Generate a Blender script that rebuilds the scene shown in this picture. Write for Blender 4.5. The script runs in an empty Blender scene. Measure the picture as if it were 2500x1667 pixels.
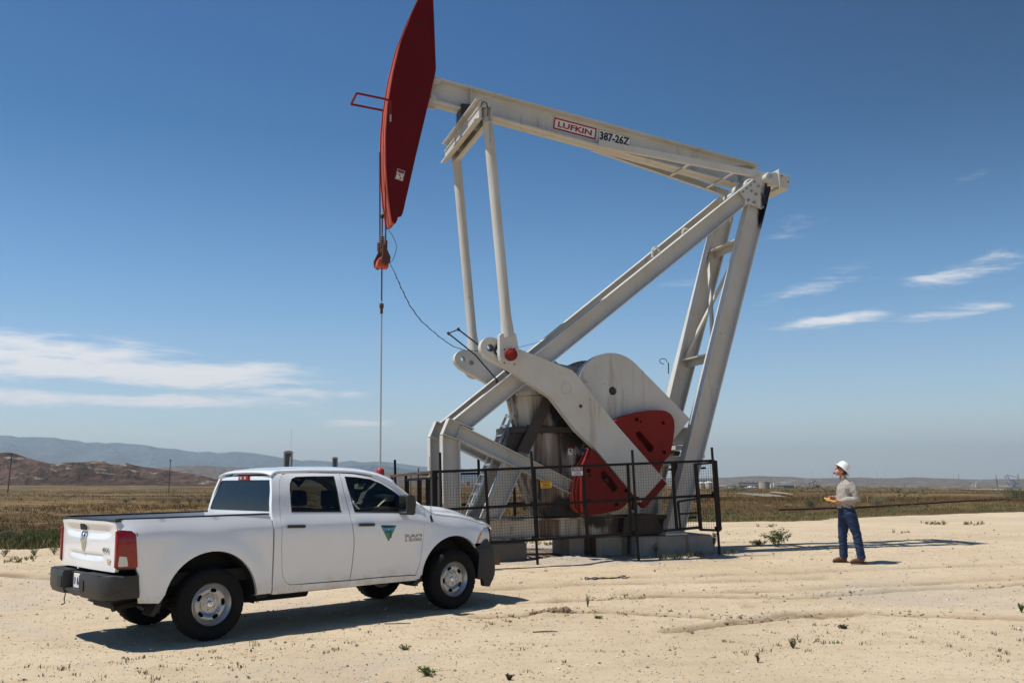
import bpy, bmesh, math, random
from mathutils import Vector, Matrix, noise
from mathutils.geometry import delaunay_2d_cdt
random.seed(7)
S = bpy.context.scene
COL = S.collection
R_ = math.radians
# ------------------------------------------------------------------ camera
F_PX, PITCH, ROLL, CAM_H, PW, PH = 2326.9, .1411, -.0114, 1.786, 2500., 1667.
fwd = Vector((0, math.cos(PITCH), math.sin(PITCH)))
up0 = Vector((0, -math.sin(PITCH), math.cos(PITCH)))
rt = Vector((1, 0, 0)) * math.cos(ROLL) + up0 * math.sin(ROLL)
upv = -Vector((1, 0, 0)) * math.sin(ROLL) + up0 * math.cos(ROLL)
CAM = Vector((0, 0, CAM_H))
cd = bpy.data.cameras.new('camera')
cam = bpy.data.objects.new('camera', cd); COL.objects.link(cam)
cam.matrix_world = Matrix(((rt.x, upv.x, -fwd.x, 0), (rt.y, upv.y, -fwd.y, 0), (rt.z, upv.z, -fwd.z, CAM_H), (0, 0, 0, 1)))
cd.sensor_width = 36; cd.lens = F_PX / PW * 36; cd.clip_start = .1; cd.clip_end = 60000
S.camera = cam
# ------------------------------------------------------------------ sun, sky, exposure
SUN_AZ, SUN_EL = 259., 62.      # where the sun stands: degrees clockwise from +Y, elevation
sl = bpy.data.lights.new('sun', 'SUN'); sl.energy = 5.0; sl.angle = R_(.53); sl.color = (1, .955, .88)
so = bpy.data.objects.new('sun', sl); COL.objects.link(so)
sd = Vector((math.sin(R_(SUN_AZ)) * math.cos(R_(SUN_EL)), math.cos(R_(SUN_AZ)) * math.cos(R_(SUN_EL)), math.sin(R_(SUN_EL))))
so.rotation_euler = sd.to_track_quat('Z', 'Y').to_euler()
W = bpy.data.worlds.new('World'); S.world = W; W.use_nodes = True
wn, wl = W.node_tree.nodes, W.node_tree.links
wn.clear()
SKY_K = .085
HAZE_D = 1.5e-4
S.view_settings.view_transform = 'Standard'; S.view_settings.look = 'None'
S.view_settings.exposure = 0.12; S.view_settings.gamma = 1; S.view_settings.use_curve_mapping = False
S.render.engine = 'CYCLES'
S.cycles.use_denoising = True
S.cycles.max_bounces = 8; S.cycles.transparent_max_bounces = 16; S.cycles.volume_bounces = 0
S.cycles.sample_clamp_indirect = 6


class NT:
    """tiny node helper"""
    def __init__(s, tree): s.t = tree; s.n = tree.nodes; s.l = tree.links
    def put(s, sock, v):
        if v is None: return
        if hasattr(v, 'is_output') or isinstance(v, bpy.types.NodeSocket): s.l.new(v, sock)
        else:
            try: sock.default_value = v
            except Exception: sock.default_value = (v[0], v[1], v[2], 1) if hasattr(v, '__len__') else v
    def m(s, op, a=None, b=None, c=None, clamp=False):
        n = s.n.new('ShaderNodeMath'); n.operation = op; n.use_clamp = clamp
        for i, v in enumerate((a, b, c)): s.put(n.inputs[i], v)
        return n.outputs[0]
    def vm(s, op, a=None, b=None, out=0):
        n = s.n.new('ShaderNodeVectorMath'); n.operation = op
        s.put(n.inputs[0], a); s.put(n.inputs[1], b)
        return n.outputs[out]
    def mix(s, f, a, b, blend='MIX'):
        n = s.n.new('ShaderNodeMix'); n.data_type = 'RGBA'; n.blend_type = blend
        s.put(n.inputs[0], f); s.put(n.inputs[6], a if not isinstance(a, tuple) else (*a[:3], 1)); s.put(n.inputs[7], b if not isinstance(b, tuple) else (*b[:3], 1))
        return n.outputs[2]
    def noise(s, vec, scale, detail=4, rough=.55, dist=0., out=0):
        n = s.n.new('ShaderNodeTexNoise'); s.put(n.inputs['Vector'], vec); n.inputs['Scale'].default_value = scale
        n.inputs['Detail'].default_value = detail; n.inputs['Roughness'].default_value = rough; n.inputs['Distortion'].default_value = dist
        return n.outputs[out]
    def ramp(s, f, stops):
        n = s.n.new('ShaderNodeValToRGB'); e = n.color_ramp.elements
        while len(e) < len(stops): e.new(.5)
        for i, (p, c) in enumerate(stops):
            e[i].position = p; e[i].color = (c, c, c, 1) if not hasattr(c, '__len__') else (*c[:3], 1)
        s.put(n.inputs[0], f); return n.outputs[0]
    def map(s, vec, scale=(1, 1, 1), loc=(0, 0, 0), rot=(0, 0, 0)):
        n = s.n.new('ShaderNodeMapping'); s.put(n.inputs[0], vec); n.inputs[1].default_value = loc
        n.inputs[2].default_value = rot; n.inputs[3].default_value = scale; return n.outputs[0]
    def smooth(s, x, a, b):
        n = s.n.new('ShaderNodeMapRange'); n.interpolation_type = 'SMOOTHSTEP'
        s.put(n.inputs[0], x); n.inputs[1].default_value = a; n.inputs[2].default_value = b
        return n.outputs[0]


def ray(x, y): return fwd + rt * ((x - PW / 2) / F_PX) - upv * ((y - PH / 2) / F_PX)


# world: physical sky plus streaky high clouds at their own bearings and heights
w = NT(W.node_tree)
tc = wn.new('ShaderNodeTexCoord')
sky = wn.new('ShaderNodeTexSky'); sky.sky_type = 'NISHITA'; sky.sun_disc = False
sky.sun_elevation = R_(SUN_EL); sky.sun_rotation = R_(SUN_AZ); sky.air_density = 1.0; sky.dust_density = .45; sky.ozone_density = 2.2; sky.altitude = 300
sep = wn.new('ShaderNodeSeparateXYZ'); w.l.new(tc.outputs['Generated'], sep.inputs[0])
az = w.m('ARCTAN2', sep.outputs[0], sep.outputs[1]); el = w.m('ARCSINE', sep.outputs[2])
comb = wn.new('ShaderNodeCombineXYZ'); w.l.new(az, comb.inputs[0]); w.l.new(el, comb.inputs[1])
wisp = w.noise(w.map(comb.outputs[0], (9, 60, 1)), 1.0, 7, .6, .8)
wisp2 = w.noise(w.map(comb.outputs[0], (30, 130, 1), (3, 1, 0)), 1.0, 6, .65, .6)
wsum = w.m('ADD', w.m('MULTIPLY', wisp, .7), w.m('MULTIPLY', wisp2, .3))
CL = [  # centre x, y in the photograph, half sizes, tilt, strength
 (110, 862, 300, 46, 0, 1.0), (330, 905, 390, 30, -1, 1.15), (420, 925, 330, 26, 1, 1.0), (100, 905, 200, 30, -8, .7), (60, 970, 240, 26, 1, .8), (400, 978, 430, 22, 0, .85), (730, 958, 190, 17, 2, .8),
 (880, 1032, 100, 11, 0, .75), (370, 1062, 120, 10, 0, .5), (650, 1010, 300, 16, 0, .35), (560, 1075, 300, 14, 0, .35), (1000, 1075, 200, 12, 0, .25),
 (1980, 545, 130, 36, -12, .42), (1650, 697, 120, 26, 0, .45), (1970, 705, 160, 30, -12, .75), (1860, 735, 90, 16, -4, .4), (2140, 673, 60, 13, -8, .4),
 (2400, 650, 210, 30, -8, .85), (2470, 672, 120, 18, -4, .4), (2040, 781, 160, 23, -4, 1.0), (2320, 765, 160, 20, -3, .85), (2250, 795, 90, 12, -3, .35), (2300, 722, 150, 18, -6, .3),
 (2370, 428, 90, 18, -14, .38), (1320, 608, 60, 16, -6, .28), (1470, 578, 50, 14, -6, .25), (660, 792, 60, 10, 0, .2)]
tot = None
for (cx, cy, hx, hy, tl, st) in CL:
    d = ray(cx, cy).normalized(); a0 = math.atan2(d.x, d.y); e0 = math.asin(d.z); k = 1 / F_PX
    da = w.m('SUBTRACT', az, a0); de = w.m('SUBTRACT', el, e0)
    c, s_ = math.cos(R_(tl)), math.sin(R_(tl))
    p = w.m('ADD', w.m('MULTIPLY', da, c / (hx * k)), w.m('MULTIPLY', de, -s_ / (hx * k)))
    q = w.m('ADD', w.m('MULTIPLY', da, s_ / (hy * k)), w.m('MULTIPLY', de, c / (hy * k)))
    st *= .74 if cx > 1200 else .98
    g = w.m('MULTIPLY', w.m('EXPONENT', w.m('MULTIPLY', w.m('ADD', w.m('POWER', w.m('ABSOLUTE', p), 2.4), w.m('POWER', w.m('ABSOLUTE', q), 2.2)), -1.0)), st)
    tot = g if tot is None else w.m('MAXIMUM', tot, g)
# unseen sky: the same thin streaks, sparse
cl = w.m('ADD', tot, w.m('MULTIPLY', w.m('SUBTRACT', wsum, .5), 2.6))
cl2 = w.m('MULTIPLY', w.smooth(cl, .26, 1.0), w.m('MULTIPLY', w.smooth(tot, .0, .6), .95))
hz = w.smooth(el, .32, -.02)
tint = w.ramp(w.smooth(el, -.02, .5), [(0., (1.34, 1.40, 1.46)), (.10, (1.10, 1.27, 1.42)), (.36, (.66, 1.08, 1.34)), (.80, (.19, .68, 1.00)), (1., (.15, .60, .96))])
top = w.mix(1.0, sky.outputs[0], tint, 'MULTIPLY')
pol = w.m('SUBTRACT', 1.0, w.m('MULTIPLY', w.m('MULTIPLY', w.smooth(az, -.15, .7), w.smooth(el, 0., .5)), .42))
top = w.mix(1.0, top, w.vm('SCALE', (1., 1., 1.), None), 'MULTIPLY') if False else top
cb_ = wn.new('ShaderNodeCombineXYZ')
for i_ in range(3): w.l.new(pol, cb_.inputs[i_])
top = w.mix(1.0, top, cb_.outputs[0], 'MULTIPLY')
skc2 = w.mix(cl2, top, (10.2, 10.1, 10.3))
bg = wn.new('ShaderNodeBackground'); w.l.new(skc2, bg.inputs[0]); bg.inputs[1].default_value = SKY_K
wo = wn.new('ShaderNodeOutputWorld'); w.l.new(bg.outputs[0], wo.inputs[0])

# ------------------------------------------------------------------ materials
MATS = {}
SPEC_LOW = {'dark_red_paint': .15, 'red_paint': .25}
def newmat(name):
    m = bpy.data.materials.new(name); m.use_nodes = True; MATS[name] = m
    t = NT(m.node_tree); b = m.node_tree.nodes['Principled BSDF']
    return m, t, b
def coord(t, kind='Object'):
    for n in t.n:
        if n.type == 'TEX_COORD': return n.outputs[kind]
    return t.n.new('ShaderNodeTexCoord').outputs[kind]
def bump(t, b, h, strength=.3, dist=.01):
    n = t.n.new('ShaderNodeBump'); n.inputs['Strength'].default_value = strength; n.inputs['Distance'].default_value = dist
    t.l.new(h, n.inputs['Height']); t.l.new(n.outputs[0], b.inputs['Normal'])
def plain(name, c, rough=.5, metal=0., var=.15, scale=12., bmp=0., coat=0., spec=.5, grime=None, gk=.5, gs=3.):
    m, t, b = newmat(name); v = coord(t)
    n = t.noise(v, scale, 5, .6)
    dark = tuple(x * (1 - var) for x in c); lite = tuple(min(1, x * (1 + var * .6)) for x in c)
    col = t.mix(n, dark, lite)
    if grime:
        g = t.noise(v, gs, 7, .7, .6)
        col = t.mix(t.m('MULTIPLY', t.smooth(g, .56, .72), gk), col, grime)
    t.l.new(col, b.inputs['Base Color'])
    r = t.m('ADD', rough - .08, t.m('MULTIPLY', n, .16)); t.l.new(r, b.inputs['Roughness'])
    b.inputs['Metallic'].default_value = metal
    if coat: b.inputs['Coat Weight'].default_value = coat; b.inputs['Coat Roughness'].default_value = .04
    b.inputs['Specular IOR Level'].default_value = spec
    if bmp: bump(t, b, t.noise(v, scale * 4, 5, .6), bmp, .01)
    return m
def painted(name, c, streak=.0, rust=.35, oil=None, rough=.42, oily=None):
    """weathered paint: dust film, rust chips, brown runs; oil = (axis point, radius...) list of soaked or painted-shade zones"""
    m, t, b = newmat(name); v = coord(t)
    big = t.noise(v, 1.3, 4, .6); fine = t.noise(v, 24, 6, .65)
    col = t.mix(t.smooth(big, .3, .75), c, (c[0] * .90, c[1] * .865, c[2] * .80))
    col = t.mix(t.m('MULTIPLY', t.smooth(fine, .5, .8), .25), col, (c[0] * .72, c[1] * .68, c[2] * .60))
    chip = t.smooth(t.noise(v, 6, 9, .80, .3), .625, .64)
    chip = t.m('MULTIPLY', chip, t.smooth(t.noise(v, 1.9, 3, .5), .47, .56))
    run = t.smooth(t.noise(t.map(v, (6, 6, .5), (1, 4, 2)), 1.0, 6, .65), .54, .66)
    col = t.mix(t.m('MULTIPLY', t.m('MULTIPLY', run, t.smooth(t.noise(v, .9, 3, .5), .45, .58)), .45 * rust), col, (c[0] * .45, c[1] * .33, c[2] * .20))
    col = t.mix(t.m('MULTIPLY', chip, rust), col, (.16, .055, .018))
    if streak:
        st = t.noise(t.map(v, (3.2, 3.2, .22)), 1.0, 5, .55)
        st2 = t.noise(t.map(v, (22, 22, .7), (5, 2, 1)), 1.0, 5, .6)
        k = t.m('MULTIPLY', t.smooth(st, .44, .62), streak, clamp=True)
        col = t.mix(k, col, (.10, .045, .014))
        col = t.mix(t.m('MULTIPLY', t.smooth(st2, .50, .62), t.m('MULTIPLY', k, .9)), col, (.02, .011, .006))
    rgh = t.m('ADD', rough, t.m('MULTIPLY', fine, .2))
    if oil:
        for (p, rad, sc) in oil:
            d = t.vm('LENGTH', t.map(t.vm('SUBTRACT', v, p), sc), out=1)
            e = t.m('ADD', d, t.m('MULTIPLY', t.m('SUBTRACT', t.noise(t.map(v, (5, 5, 1.6)), 1.0, 6, .7), .2), rad * 1.3))
            k = t.m('SUBTRACT', 1.0, t.smooth(e, rad * .95, rad * 1.35))
            col = t.mix(k, col, (.012, .008, .006)); rgh = t.m('SUBTRACT', rgh, t.m('MULTIPLY', k, .2))
    t.l.new(col, b.inputs['Base Color']); t.l.new(rgh, b.inputs['Roughness'])
    bump(t, b, fine, .06, .004)
    b.inputs['Specular IOR Level'].default_value = SPEC_LOW.get(name, .4)
    return m

CREAM = painted('cream_paint', (.56, .55, .515), 0, .8)
_sx = lambda u, z, r_, sc: ((u, -.64, z), r_, sc)
CREAM_S = painted('cream_paint_stained', (.52, .49, .43), .85, .7, oil=[_sx(-1.0, .8, .75, (.8, 1., 1.2)), _sx(-3.75, .72, .16, (1.2, 1., .6)), _sx(-1.9, .85, .3, (.6, 1., 1.5))])
CREAM_V = painted('cream_paint_oil_and_shade', (.52, .50, .45), .8, .9, oil=[((-2.62, -.5, 3.25), .42, (1.1, .6, .7)), ((-2.35, -.5, 2.65), .46, (1., .6, .8)), ((-2.0, -.5, 1.9), .60, (1., .6, .7)), ((-2.6, -.5, 1.1), .42, (.8, .6, 1.)), ((-3.12, -.5, 1.75), .11, (2., .6, .22)), ((-2.66, -.5, 1.9), .09, (2., .6, .2))])  # broad zones paint oil and shade by the crank; narrow ones are drips
RED = painted('red_paint', (.205, .013, .009), .10, .9, rough=.55)
ORANGE = painted('faded_red_paint', (.52, .085, .04), 0, .6, rough=.5)
DRED = painted('dark_red_paint', (.115, .004, .007), 0, .3, rough=.62)
BLACKIRON = plain('black_iron', (.012, .009, .008), .6, .0, .4, 20, .15, grime=(.045, .020, .012), gk=.35, gs=6, spec=.25)
RUSTY = plain('rusty_steel', (.10, .040, .024), .75, .1, .5, 30, .4)
GALV = plain('galvanised', (.50, .51, .50), .45, .6, .2, 20)
OILY = plain('oily_dirt_steel', (.035, .024, .016), .5, .0, .6, 6, .3, grime=(.07, .04, .02), gk=.7, gs=3)
WIREM = plain('dark_wire', (.05, .05, .05), .5, .6)
BOLT = plain('bolt_steel', (.30, .32, .33), .4, .7)
HOLE = plain('hole_dark', (.008, .007, .007), .8)
def stained_concrete():
    m, t, b = newmat('concrete'); v = coord(t)
    n = t.noise(v, 3, 8, .7); f = t.noise(v, 60, 4, .6)
    c = t.mix(n, (.20, .185, .16), (.36, .34, .30))
    st = t.noise(t.map(v, (6, 6, .4)), 1.0, 5, .6)
    c = t.mix(t.m('MULTIPLY', t.smooth(st, .52, .68), .6), c, (.12, .08, .05))
    t.l.new(c, b.inputs['Base Color']); b.inputs['Roughness'].default_value = .9
    bump(t, b, t.m('ADD', f, t.m('MULTIPLY', n, 1.5)), .35, .012); return m
CONC = stained_concrete()
CONC_D = plain('shade_dark_concrete', (.115, .108, .10), .9, 0, .35, 9, .5)  # concrete with the shade of the front block's near face in its colour
WHITE = plain('decal_white', (.72, .71, .66), .45, 0, .05)
DECRED = plain('decal_red', (.34, .012, .016), .45, 0, .05)
DECBLK = plain('decal_black', (.012, .012, .012), .5)
DECYEL = plain('decal_yellow', (.78, .42, .015), .45, 0, .06)
DECBLUE = plain('decal_blue', (.03, .05, .22), .5)
# truck
def carpaint():
    m, t, b = newmat('white_car_paint'); v = coord(t)
    n = t.noise(v, 2.0, 5, .6)
    sx = t.n.new('ShaderNodeSeparateXYZ'); t.l.new(v, sx.inputs[0])
    low = t.m('SUBTRACT', 1.0, t.smooth(sx.outputs[2], .42, .72))
    dust = t.m('MULTIPLY', low, t.smooth(t.noise(v, 6, 6, .7), .3, .75))
    col = t.mix(t.m('MULTIPLY', dust, .85), (.81, .83, .85), (.52, .43, .31))
    col = t.mix(t.m('MULTIPLY', t.smooth(n, .35, .8), .10), col, (.62, .57, .48))
    t.l.new(col, b.inputs['Base Color'])
    t.l.new(t.m('ADD', .22, t.m('MULTIPLY', dust, .5)), b.inputs['Roughness'])
    b.inputs['Coat Weight'].default_value = .9; b.inputs['Coat Roughness'].default_value = .03
    b.inputs['Specular IOR Level'].default_value = .45
    return m
CARW = carpaint()
BPLAST = plain('dark_grey_plastic', (.027, .026, .025), .5, 0, .25, 40, .15, grime=(.16, .13, .09), gk=.25, gs=4)
BRUB = plain('black_rubber', (.012, .012, .012), .55, 0, .3, 30)
TYRE = plain('tyre_rubber', (.010, .0095, .009), .85, 0, .3, 14, .15, grime=(.06, .045, .03), gk=.35, gs=5, spec=.25)
STEELW = plain('painted_steel_wheel', (.42, .42, .42), .32, .75, .12, 10, grime=(.22, .18, .13), gk=.2, gs=8)
CHROME = plain('chrome', (.72, .73, .75), .10, 1., .05)
BADGE = plain('badge_chrome', (.30, .31, .33), .22, 1., .5, 60)
UNDER = plain('underbody', (.020, .018, .016), .8, 0, .4, 10)
SEATM = plain('dark_seat_cloth', (.020, .021, .023), .85, 0, .2, 60)
DASHM = plain('dashboard', (.05, .055, .06), .6, 0, .2, 30)
LENSR = plain('red_lens', (.30, .003, .006), .14, 0, .7, 16, coat=.4)
LENSW = plain('clear_lens', (.62, .62, .62), .12, .2, .2, 30, coat=1)
AMBER = plain('amber_lens', (.70, .20, .02), .15, 0, .2, 30, coat=1)
def glass(name, tint, refl=1.0):
    m, t, b = newmat(name); t.n.remove(b)
    tr = t.n.new('ShaderNodeBsdfTransparent'); tr.inputs[0].default_value = (*tint, 1)
    gl = t.n.new('ShaderNodeBsdfGlossy'); gl.inputs['Roughness'].default_value = .01
    fr = t.n.new('ShaderNodeFresnel'); fr.inputs[0].default_value = 1.52
    mx = t.n.new('ShaderNodeMixShader'); t.l.new(t.m('MULTIPLY', fr.outputs[0], refl, clamp=True), mx.inputs[0])
    t.l.new(tr.outputs[0], mx.inputs[1]); t.l.new(gl.outputs[0], mx.inputs[2])
    out = [n for n in t.n if n.type == 'OUTPUT_MATERIAL'][0]; t.l.new(mx.outputs[0], out.inputs[0]); return m
GREENGL = glass('green_tint_glass', (.72, .86, .79))
DARKGL = glass('privacy_glass', (.30, .29, .27))
REARGL = glass('rear_privacy_glass', (.025, .025, .03), 1.15)
# people
SKIN = plain('skin', (.46, .20, .13), .55, 0, .15, 20)
SHIRT = plain('tan_shirt', (.33, .305, .27), .85, 0, .18, 30, .3)
JEANS = plain('blue_jeans', (.010, .028, .082), .85, 0, .35, 14, .4)
BOOT = plain('brown_leather', (.11, .042, .022), .6, 0, .3, 20)
HATM = plain('white_plastic', (.80, .80, .79), .30, 0, .04)
HAIR = plain('dark_hair', (.03, .016, .010), .7)
PAPER = plain('yellow_paper', (.62, .33, .04), .6, 0, .05)
# plants
def leafy(name, a, b_, scale=2.5):
    m, t, b = newmat(name); v = coord(t)
    n = t.noise(v, scale, 4, .6); oi = t.n.new('ShaderNodeObjectInfo')
    col = t.mix(n, a, b_); col = t.mix(t.m('MULTIPLY', oi.outputs['Random'], .35), col, tuple(x * .6 for x in b_))
    t.l.new(col, b.inputs['Base Color']); b.inputs['Roughness'].default_value = .8; b.inputs['Specular IOR Level'].default_value = .2
    return m
SAGE = leafy('sage_leaf', (.075, .095, .045), (.15, .16, .09))
GREENL = leafy('green_leaf', (.05, .085, .02), (.11, .15, .04))
GRASSG = leafy('green_grass', (.095, .105, .035), (.20, .175, .075), .8)
GRASSD = leafy('dry_grass', (.105, .060, .024), (.20, .13, .052), .5)
TWIG = plain('dry_twig', (.13, .085, .05), .9)
WOODP = plain('creosoted_wood', (.075, .045, .03), .9, 0, .3, 8)
TANM = plain('tan_paint', (.66, .52, .31), .6, 0, .12)
TANK = plain('tan_tank_paint', (.40, .33, .25), .7, 0, .12, 2)
CREAMT = plain('cream_tank_paint', (.60, .53, .43), .7, 0, .08, 2)
GREYB = plain('grey_cladding', (.26, .26, .25), .7, 0, .12, 2)
PALEB = plain('pale_cladding', (.62, .60, .56), .7, 0, .1, 2)
DARKB = plain('dark_cladding', (.07, .07, .075), .7)
BLUEP = plain('blue_paint', (.03, .075, .17), .5)
YELP = plain('yellow_ochre_paint', (.45, .19, .02), .5)
ORMK = plain('orange_marker', (.85, .25, .01), .5)

# ------------------------------------------------------------------ mesh helpers
class MB:
    def __init__(s): s.v = []; s.f = []; s.mi = []; s.cur = 0
    def add(s, vs, fs):
        o = len(s.v); s.v += [tuple(p) for p in vs]; s.f += [tuple(i + o for i in f) for f in fs]; s.mi += [s.cur] * len(fs); return s
    def hexa(s, p):   # 8 points: bottom 0-3, top 4-7
        return s.add(p, [(3, 2, 1, 0), (4, 5, 6, 7), (0, 1, 5, 4), (1, 2, 6, 5), (2, 3, 7, 6), (3, 0, 4, 7)])
    def box(s, a, b):
        x0, y0, z0 = (min(a[i], b[i]) for i in range(3)); x1, y1, z1 = (max(a[i], b[i]) for i in range(3))
        return s.hexa([(x0, y0, z0), (x1, y0, z0), (x1, y1, z0), (x0, y1, z0), (x0, y0, z1), (x1, y0, z1), (x1, y1, z1), (x0, y1, z1)])
    def bar(s, a, b, wd, dp, side=None, taper=1.):
        a, b = Vector(a), Vector(b); d = (b - a).normalized()
        sd_ = Vector(side) if side is not None else (Vector((0, 0, 1)) if abs(d.z) < .9 else Vector((1, 0, 0)))
        n = d.cross(sd_).normalized(); t = n.cross(d).normalized()   # t ~ side
        P = []
        for c, k in ((a, 1.), (b, taper)):
            P += [c + n * dp / 2 * k * i + t * wd / 2 * k * j for i, j in ((-1, -1), (1, -1), (1, 1), (-1, 1))]
        return s.hexa(P)
    def tube(s, pts, r, n=10, caps=True, r1=None):
        pts = [Vector(p) for p in pts]; m = len(pts); rs = r if hasattr(r, '__len__') else [r + ((r1 or r) - r) * i / (m - 1) for i in range(m)]
        vs = []; pn = None
        for i, p in enumerate(pts):
            d = (pts[min(i + 1, m - 1)] - pts[max(i - 1, 0)]).normalized()
            if pn is None: a = d.orthogonal().normalized()
            else:
                a = pn - d * pn.dot(d); a = a.normalized() if a.length > 1e-6 else d.orthogonal().normalized()
            pn = a; b = d.cross(a)
            vs += [p + (a * math.cos(k / n * math.tau) + b * math.sin(k / n * math.tau)) * rs[i] for k in range(n)]
        fs = [(i * n + k, i * n + (k + 1) % n, (i + 1) * n + (k + 1) % n, (i + 1) * n + k) for i in range(m - 1) for k in range(n)]
        if caps: fs += [tuple(range(n))[::-1], tuple(range((m - 1) * n, m * n))]
        return s.add(vs, fs)
    def prism(s, poly, y0, y1, fn=None):
        """poly of (a, b) swept from y0 to y1; fn maps (a, y, b) to a point (default x, y, z)"""
        fn = fn or (lambda a, y, b: (a, y, b)); n = len(poly)
        ar = sum(poly[i][0] * poly[(i + 1) % n][1] - poly[(i + 1) % n][0] * poly[i][1] for i in range(n))
        P = list(poly) if ar > 0 else list(poly)[::-1]
        vs = [fn(a, y0, b) for a, b in P] + [fn(a, y1, b) for a, b in P]
        return s.add(vs, [tuple(range(n)), tuple(range(n, 2 * n))[::-1]] + [(i + n, (i + 1) % n + n, (i + 1) % n, i) for i in range(n)])
    def lathe(s, prof, n=24, ax=(0, 0, 0), mode='z', close=False):
        vs = []
        for r, h in prof:
            for k in range(n):
                a = k / n * math.tau; c, d = math.cos(a) * r, math.sin(a) * r
                vs.append((ax[0] + c, ax[1] + d, ax[2] + h) if mode == 'z' else ((ax[0] + c, ax[1] + h, ax[2] + d) if mode == 'y' else (ax[0] + h, ax[1] + c, ax[2] + d)))
        m = len(prof)
        fs = [(i * n + k, i * n + (k + 1) % n, (i + 1) * n + (k + 1) % n, (i + 1) * n + k) for i in range(m - 1) for k in range(n)]
        if close: fs += [((m - 1) * n + k, (m - 1) * n + (k + 1) % n, (k + 1) % n, k) for k in range(n)]
        else:
            if prof[0][0] > 1e-6: fs.append(tuple(range(n))[::-1])
            if prof[-1][0] > 1e-6: fs.append(tuple(range((m - 1) * n, m * n)))
        return s.add(vs, fs)
    def join(s, o): return s.add(o.v, o.f)
    def build(s, name, mats, parent=None, smooth=0, bevel=0, kind=None, recalc=True):
        me = bpy.data.meshes.new(name); me.from_pydata(s.v, [], s.f)
        ms = mats if isinstance(mats, (list, tuple)) else [mats]
        for m in ms: me.materials.append(m)
        if len(ms) > 1: me.polygons.foreach_set('material_index', s.mi)
        if recalc:
            bm = bmesh.new(); bm.from_mesh(me); bmesh.ops.recalc_face_normals(bm, faces=bm.faces); bm.to_mesh(me); bm.free()
        o = bpy.data.objects.new(name, me); COL.objects.link(o)
        if parent: o.parent = parent
        if smooth:
            me.polygons.foreach_set('use_smooth', [True] * len(me.polygons)); me.set_sharp_from_angle(angle=R_(smooth))
        if bevel:
            b = o.modifiers.new('b', 'BEVEL'); b.width = bevel; b.segments = 2; b.limit_method = 'ANGLE'; b.angle_limit = R_(40)
        if kind: o['kind'] = kind
        return o
def tag(o, label, cat=None, group=None):
    o['label'] = label
    if cat: o['category'] = cat
    if group: o['group'] = group
    return o
def empty(name, loc, rz=0., label=None, cat=None, group=None):
    o = bpy.data.objects.new(name, None); COL.objects.link(o); o.location = loc; o.rotation_euler = (0, 0, rz); o.empty_display_size = .2
    if label: tag(o, label, cat, group)
    return o
def copyone(o, parent=None, me=None):
    c = o.copy(); COL.objects.link(c)
    if me: c.data = me
    if parent: c.parent = parent
    return c
def sm(x, a, b):
    t = min(1, max(0, (x - a) / (b - a))); return t * t * (3 - 2 * t)
def interp(T, x):
    if x <= T[0][0]: return T[0][1]
    for (a, b), (c, d) in zip(T, T[1:]):
        if x <= c: return b + (d - b) * (x - a) / (c - a)
    return T[-1][1]
def inpoly(x, y, P):
    r = False; n = len(P)
    for i in range(n):
        (x1, y1), (x2, y2) = P[i], P[(i + 1) % n]
        if (y1 > y) != (y2 > y) and x < (x2 - x1) * (y - y1) / (y2 - y1) + x1: r = not r
    return r
def resample(P, step, closed=True):
    out = []; n = len(P)
    for i in range(n if closed else n - 1):
        a, b = P[i], P[(i + 1) % n]; L = math.dist(a, b); k = max(1, math.ceil(L / step))
        out += [(a[0] + (b[0] - a[0]) * j / k, a[1] + (b[1] - a[1]) * j / k) for j in range(k)]
    if not closed: out.append(P[-1])
    return out
def roundpoly(P, r, n=4):
    out = []; N = len(P)
    for i in range(N):
        p, a, b = Vector(P[i]), Vector(P[i - 1]), Vector(P[(i + 1) % N])
        da, db = (a - p), (b - p); k = min(r, da.length * .45, db.length * .45)
        s_, e = p + da.normalized() * k, p + db.normalized() * k
        for j in range(n + 1):
            t = j / n; q = s_ * (1 - t) ** 2 + p * 2 * t * (1 - t) + e * t * t; out.append((q.x, q.y))
    return out
def panel(outer, holes, step, fmap, depth, hshift=0):
    """triangulated sheet over a 2D outline with holes, mapped by fmap, with returned edges of the given depth vector"""
    loops = [resample(outer, step)] + [resample(h, step) for h in holes]
    vs, es = [], []
    for L in loops:
        o = len(vs); vs += [Vector(p) for p in L]; es += [(o + i, o + (i + 1) % len(L)) for i in range(len(L))]
    nb = len(vs)
    xs = [p[0] for p in outer]; ys = [p[1] for p in outer]
    x = min(xs) + step * .5
    while x < max(xs):
        y = min(ys) + step * .5
        while y < max(ys):
            if inpoly(x, y, outer) and not any(inpoly(x, y, h) for h in holes):
                if min((x - v.x) ** 2 + (y - v.y) ** 2 for v in vs[:nb]) > (step * .45) ** 2: vs.append(Vector((x, y)))
            y += step
        x += step
    V, E_, Fc, *_r = delaunay_2d_cdt(vs, es, [], 0, 1e-6)
    fs = []
    for f in Fc:
        cx = sum(V[i].x for i in f) / 3; cy = sum(V[i].y for i in f) / 3
        if inpoly(cx, cy, outer) and not any(inpoly(cx, cy, h) for h in holes): fs.append(tuple(f))
    used = {}
    for f in fs:
        for i in range(3):
            a, b = f[i], f[(i + 1) % 3]; used[(a, b)] = 1
    bd = [e for e in used if (e[1], e[0]) not in used]
    P = [Vector(fmap(v.x, v.y)) for v in V]; dv = Vector(depth)
    ring = sorted({i for e in bd for i in e}); idx = {v: len(P) + k for k, v in enumerate(ring)}
    m = MB(); m.add(P + [P[i] + dv for i in ring], fs + [(b, a, idx[a], idx[b]) for a, b in bd])
    return m
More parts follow.
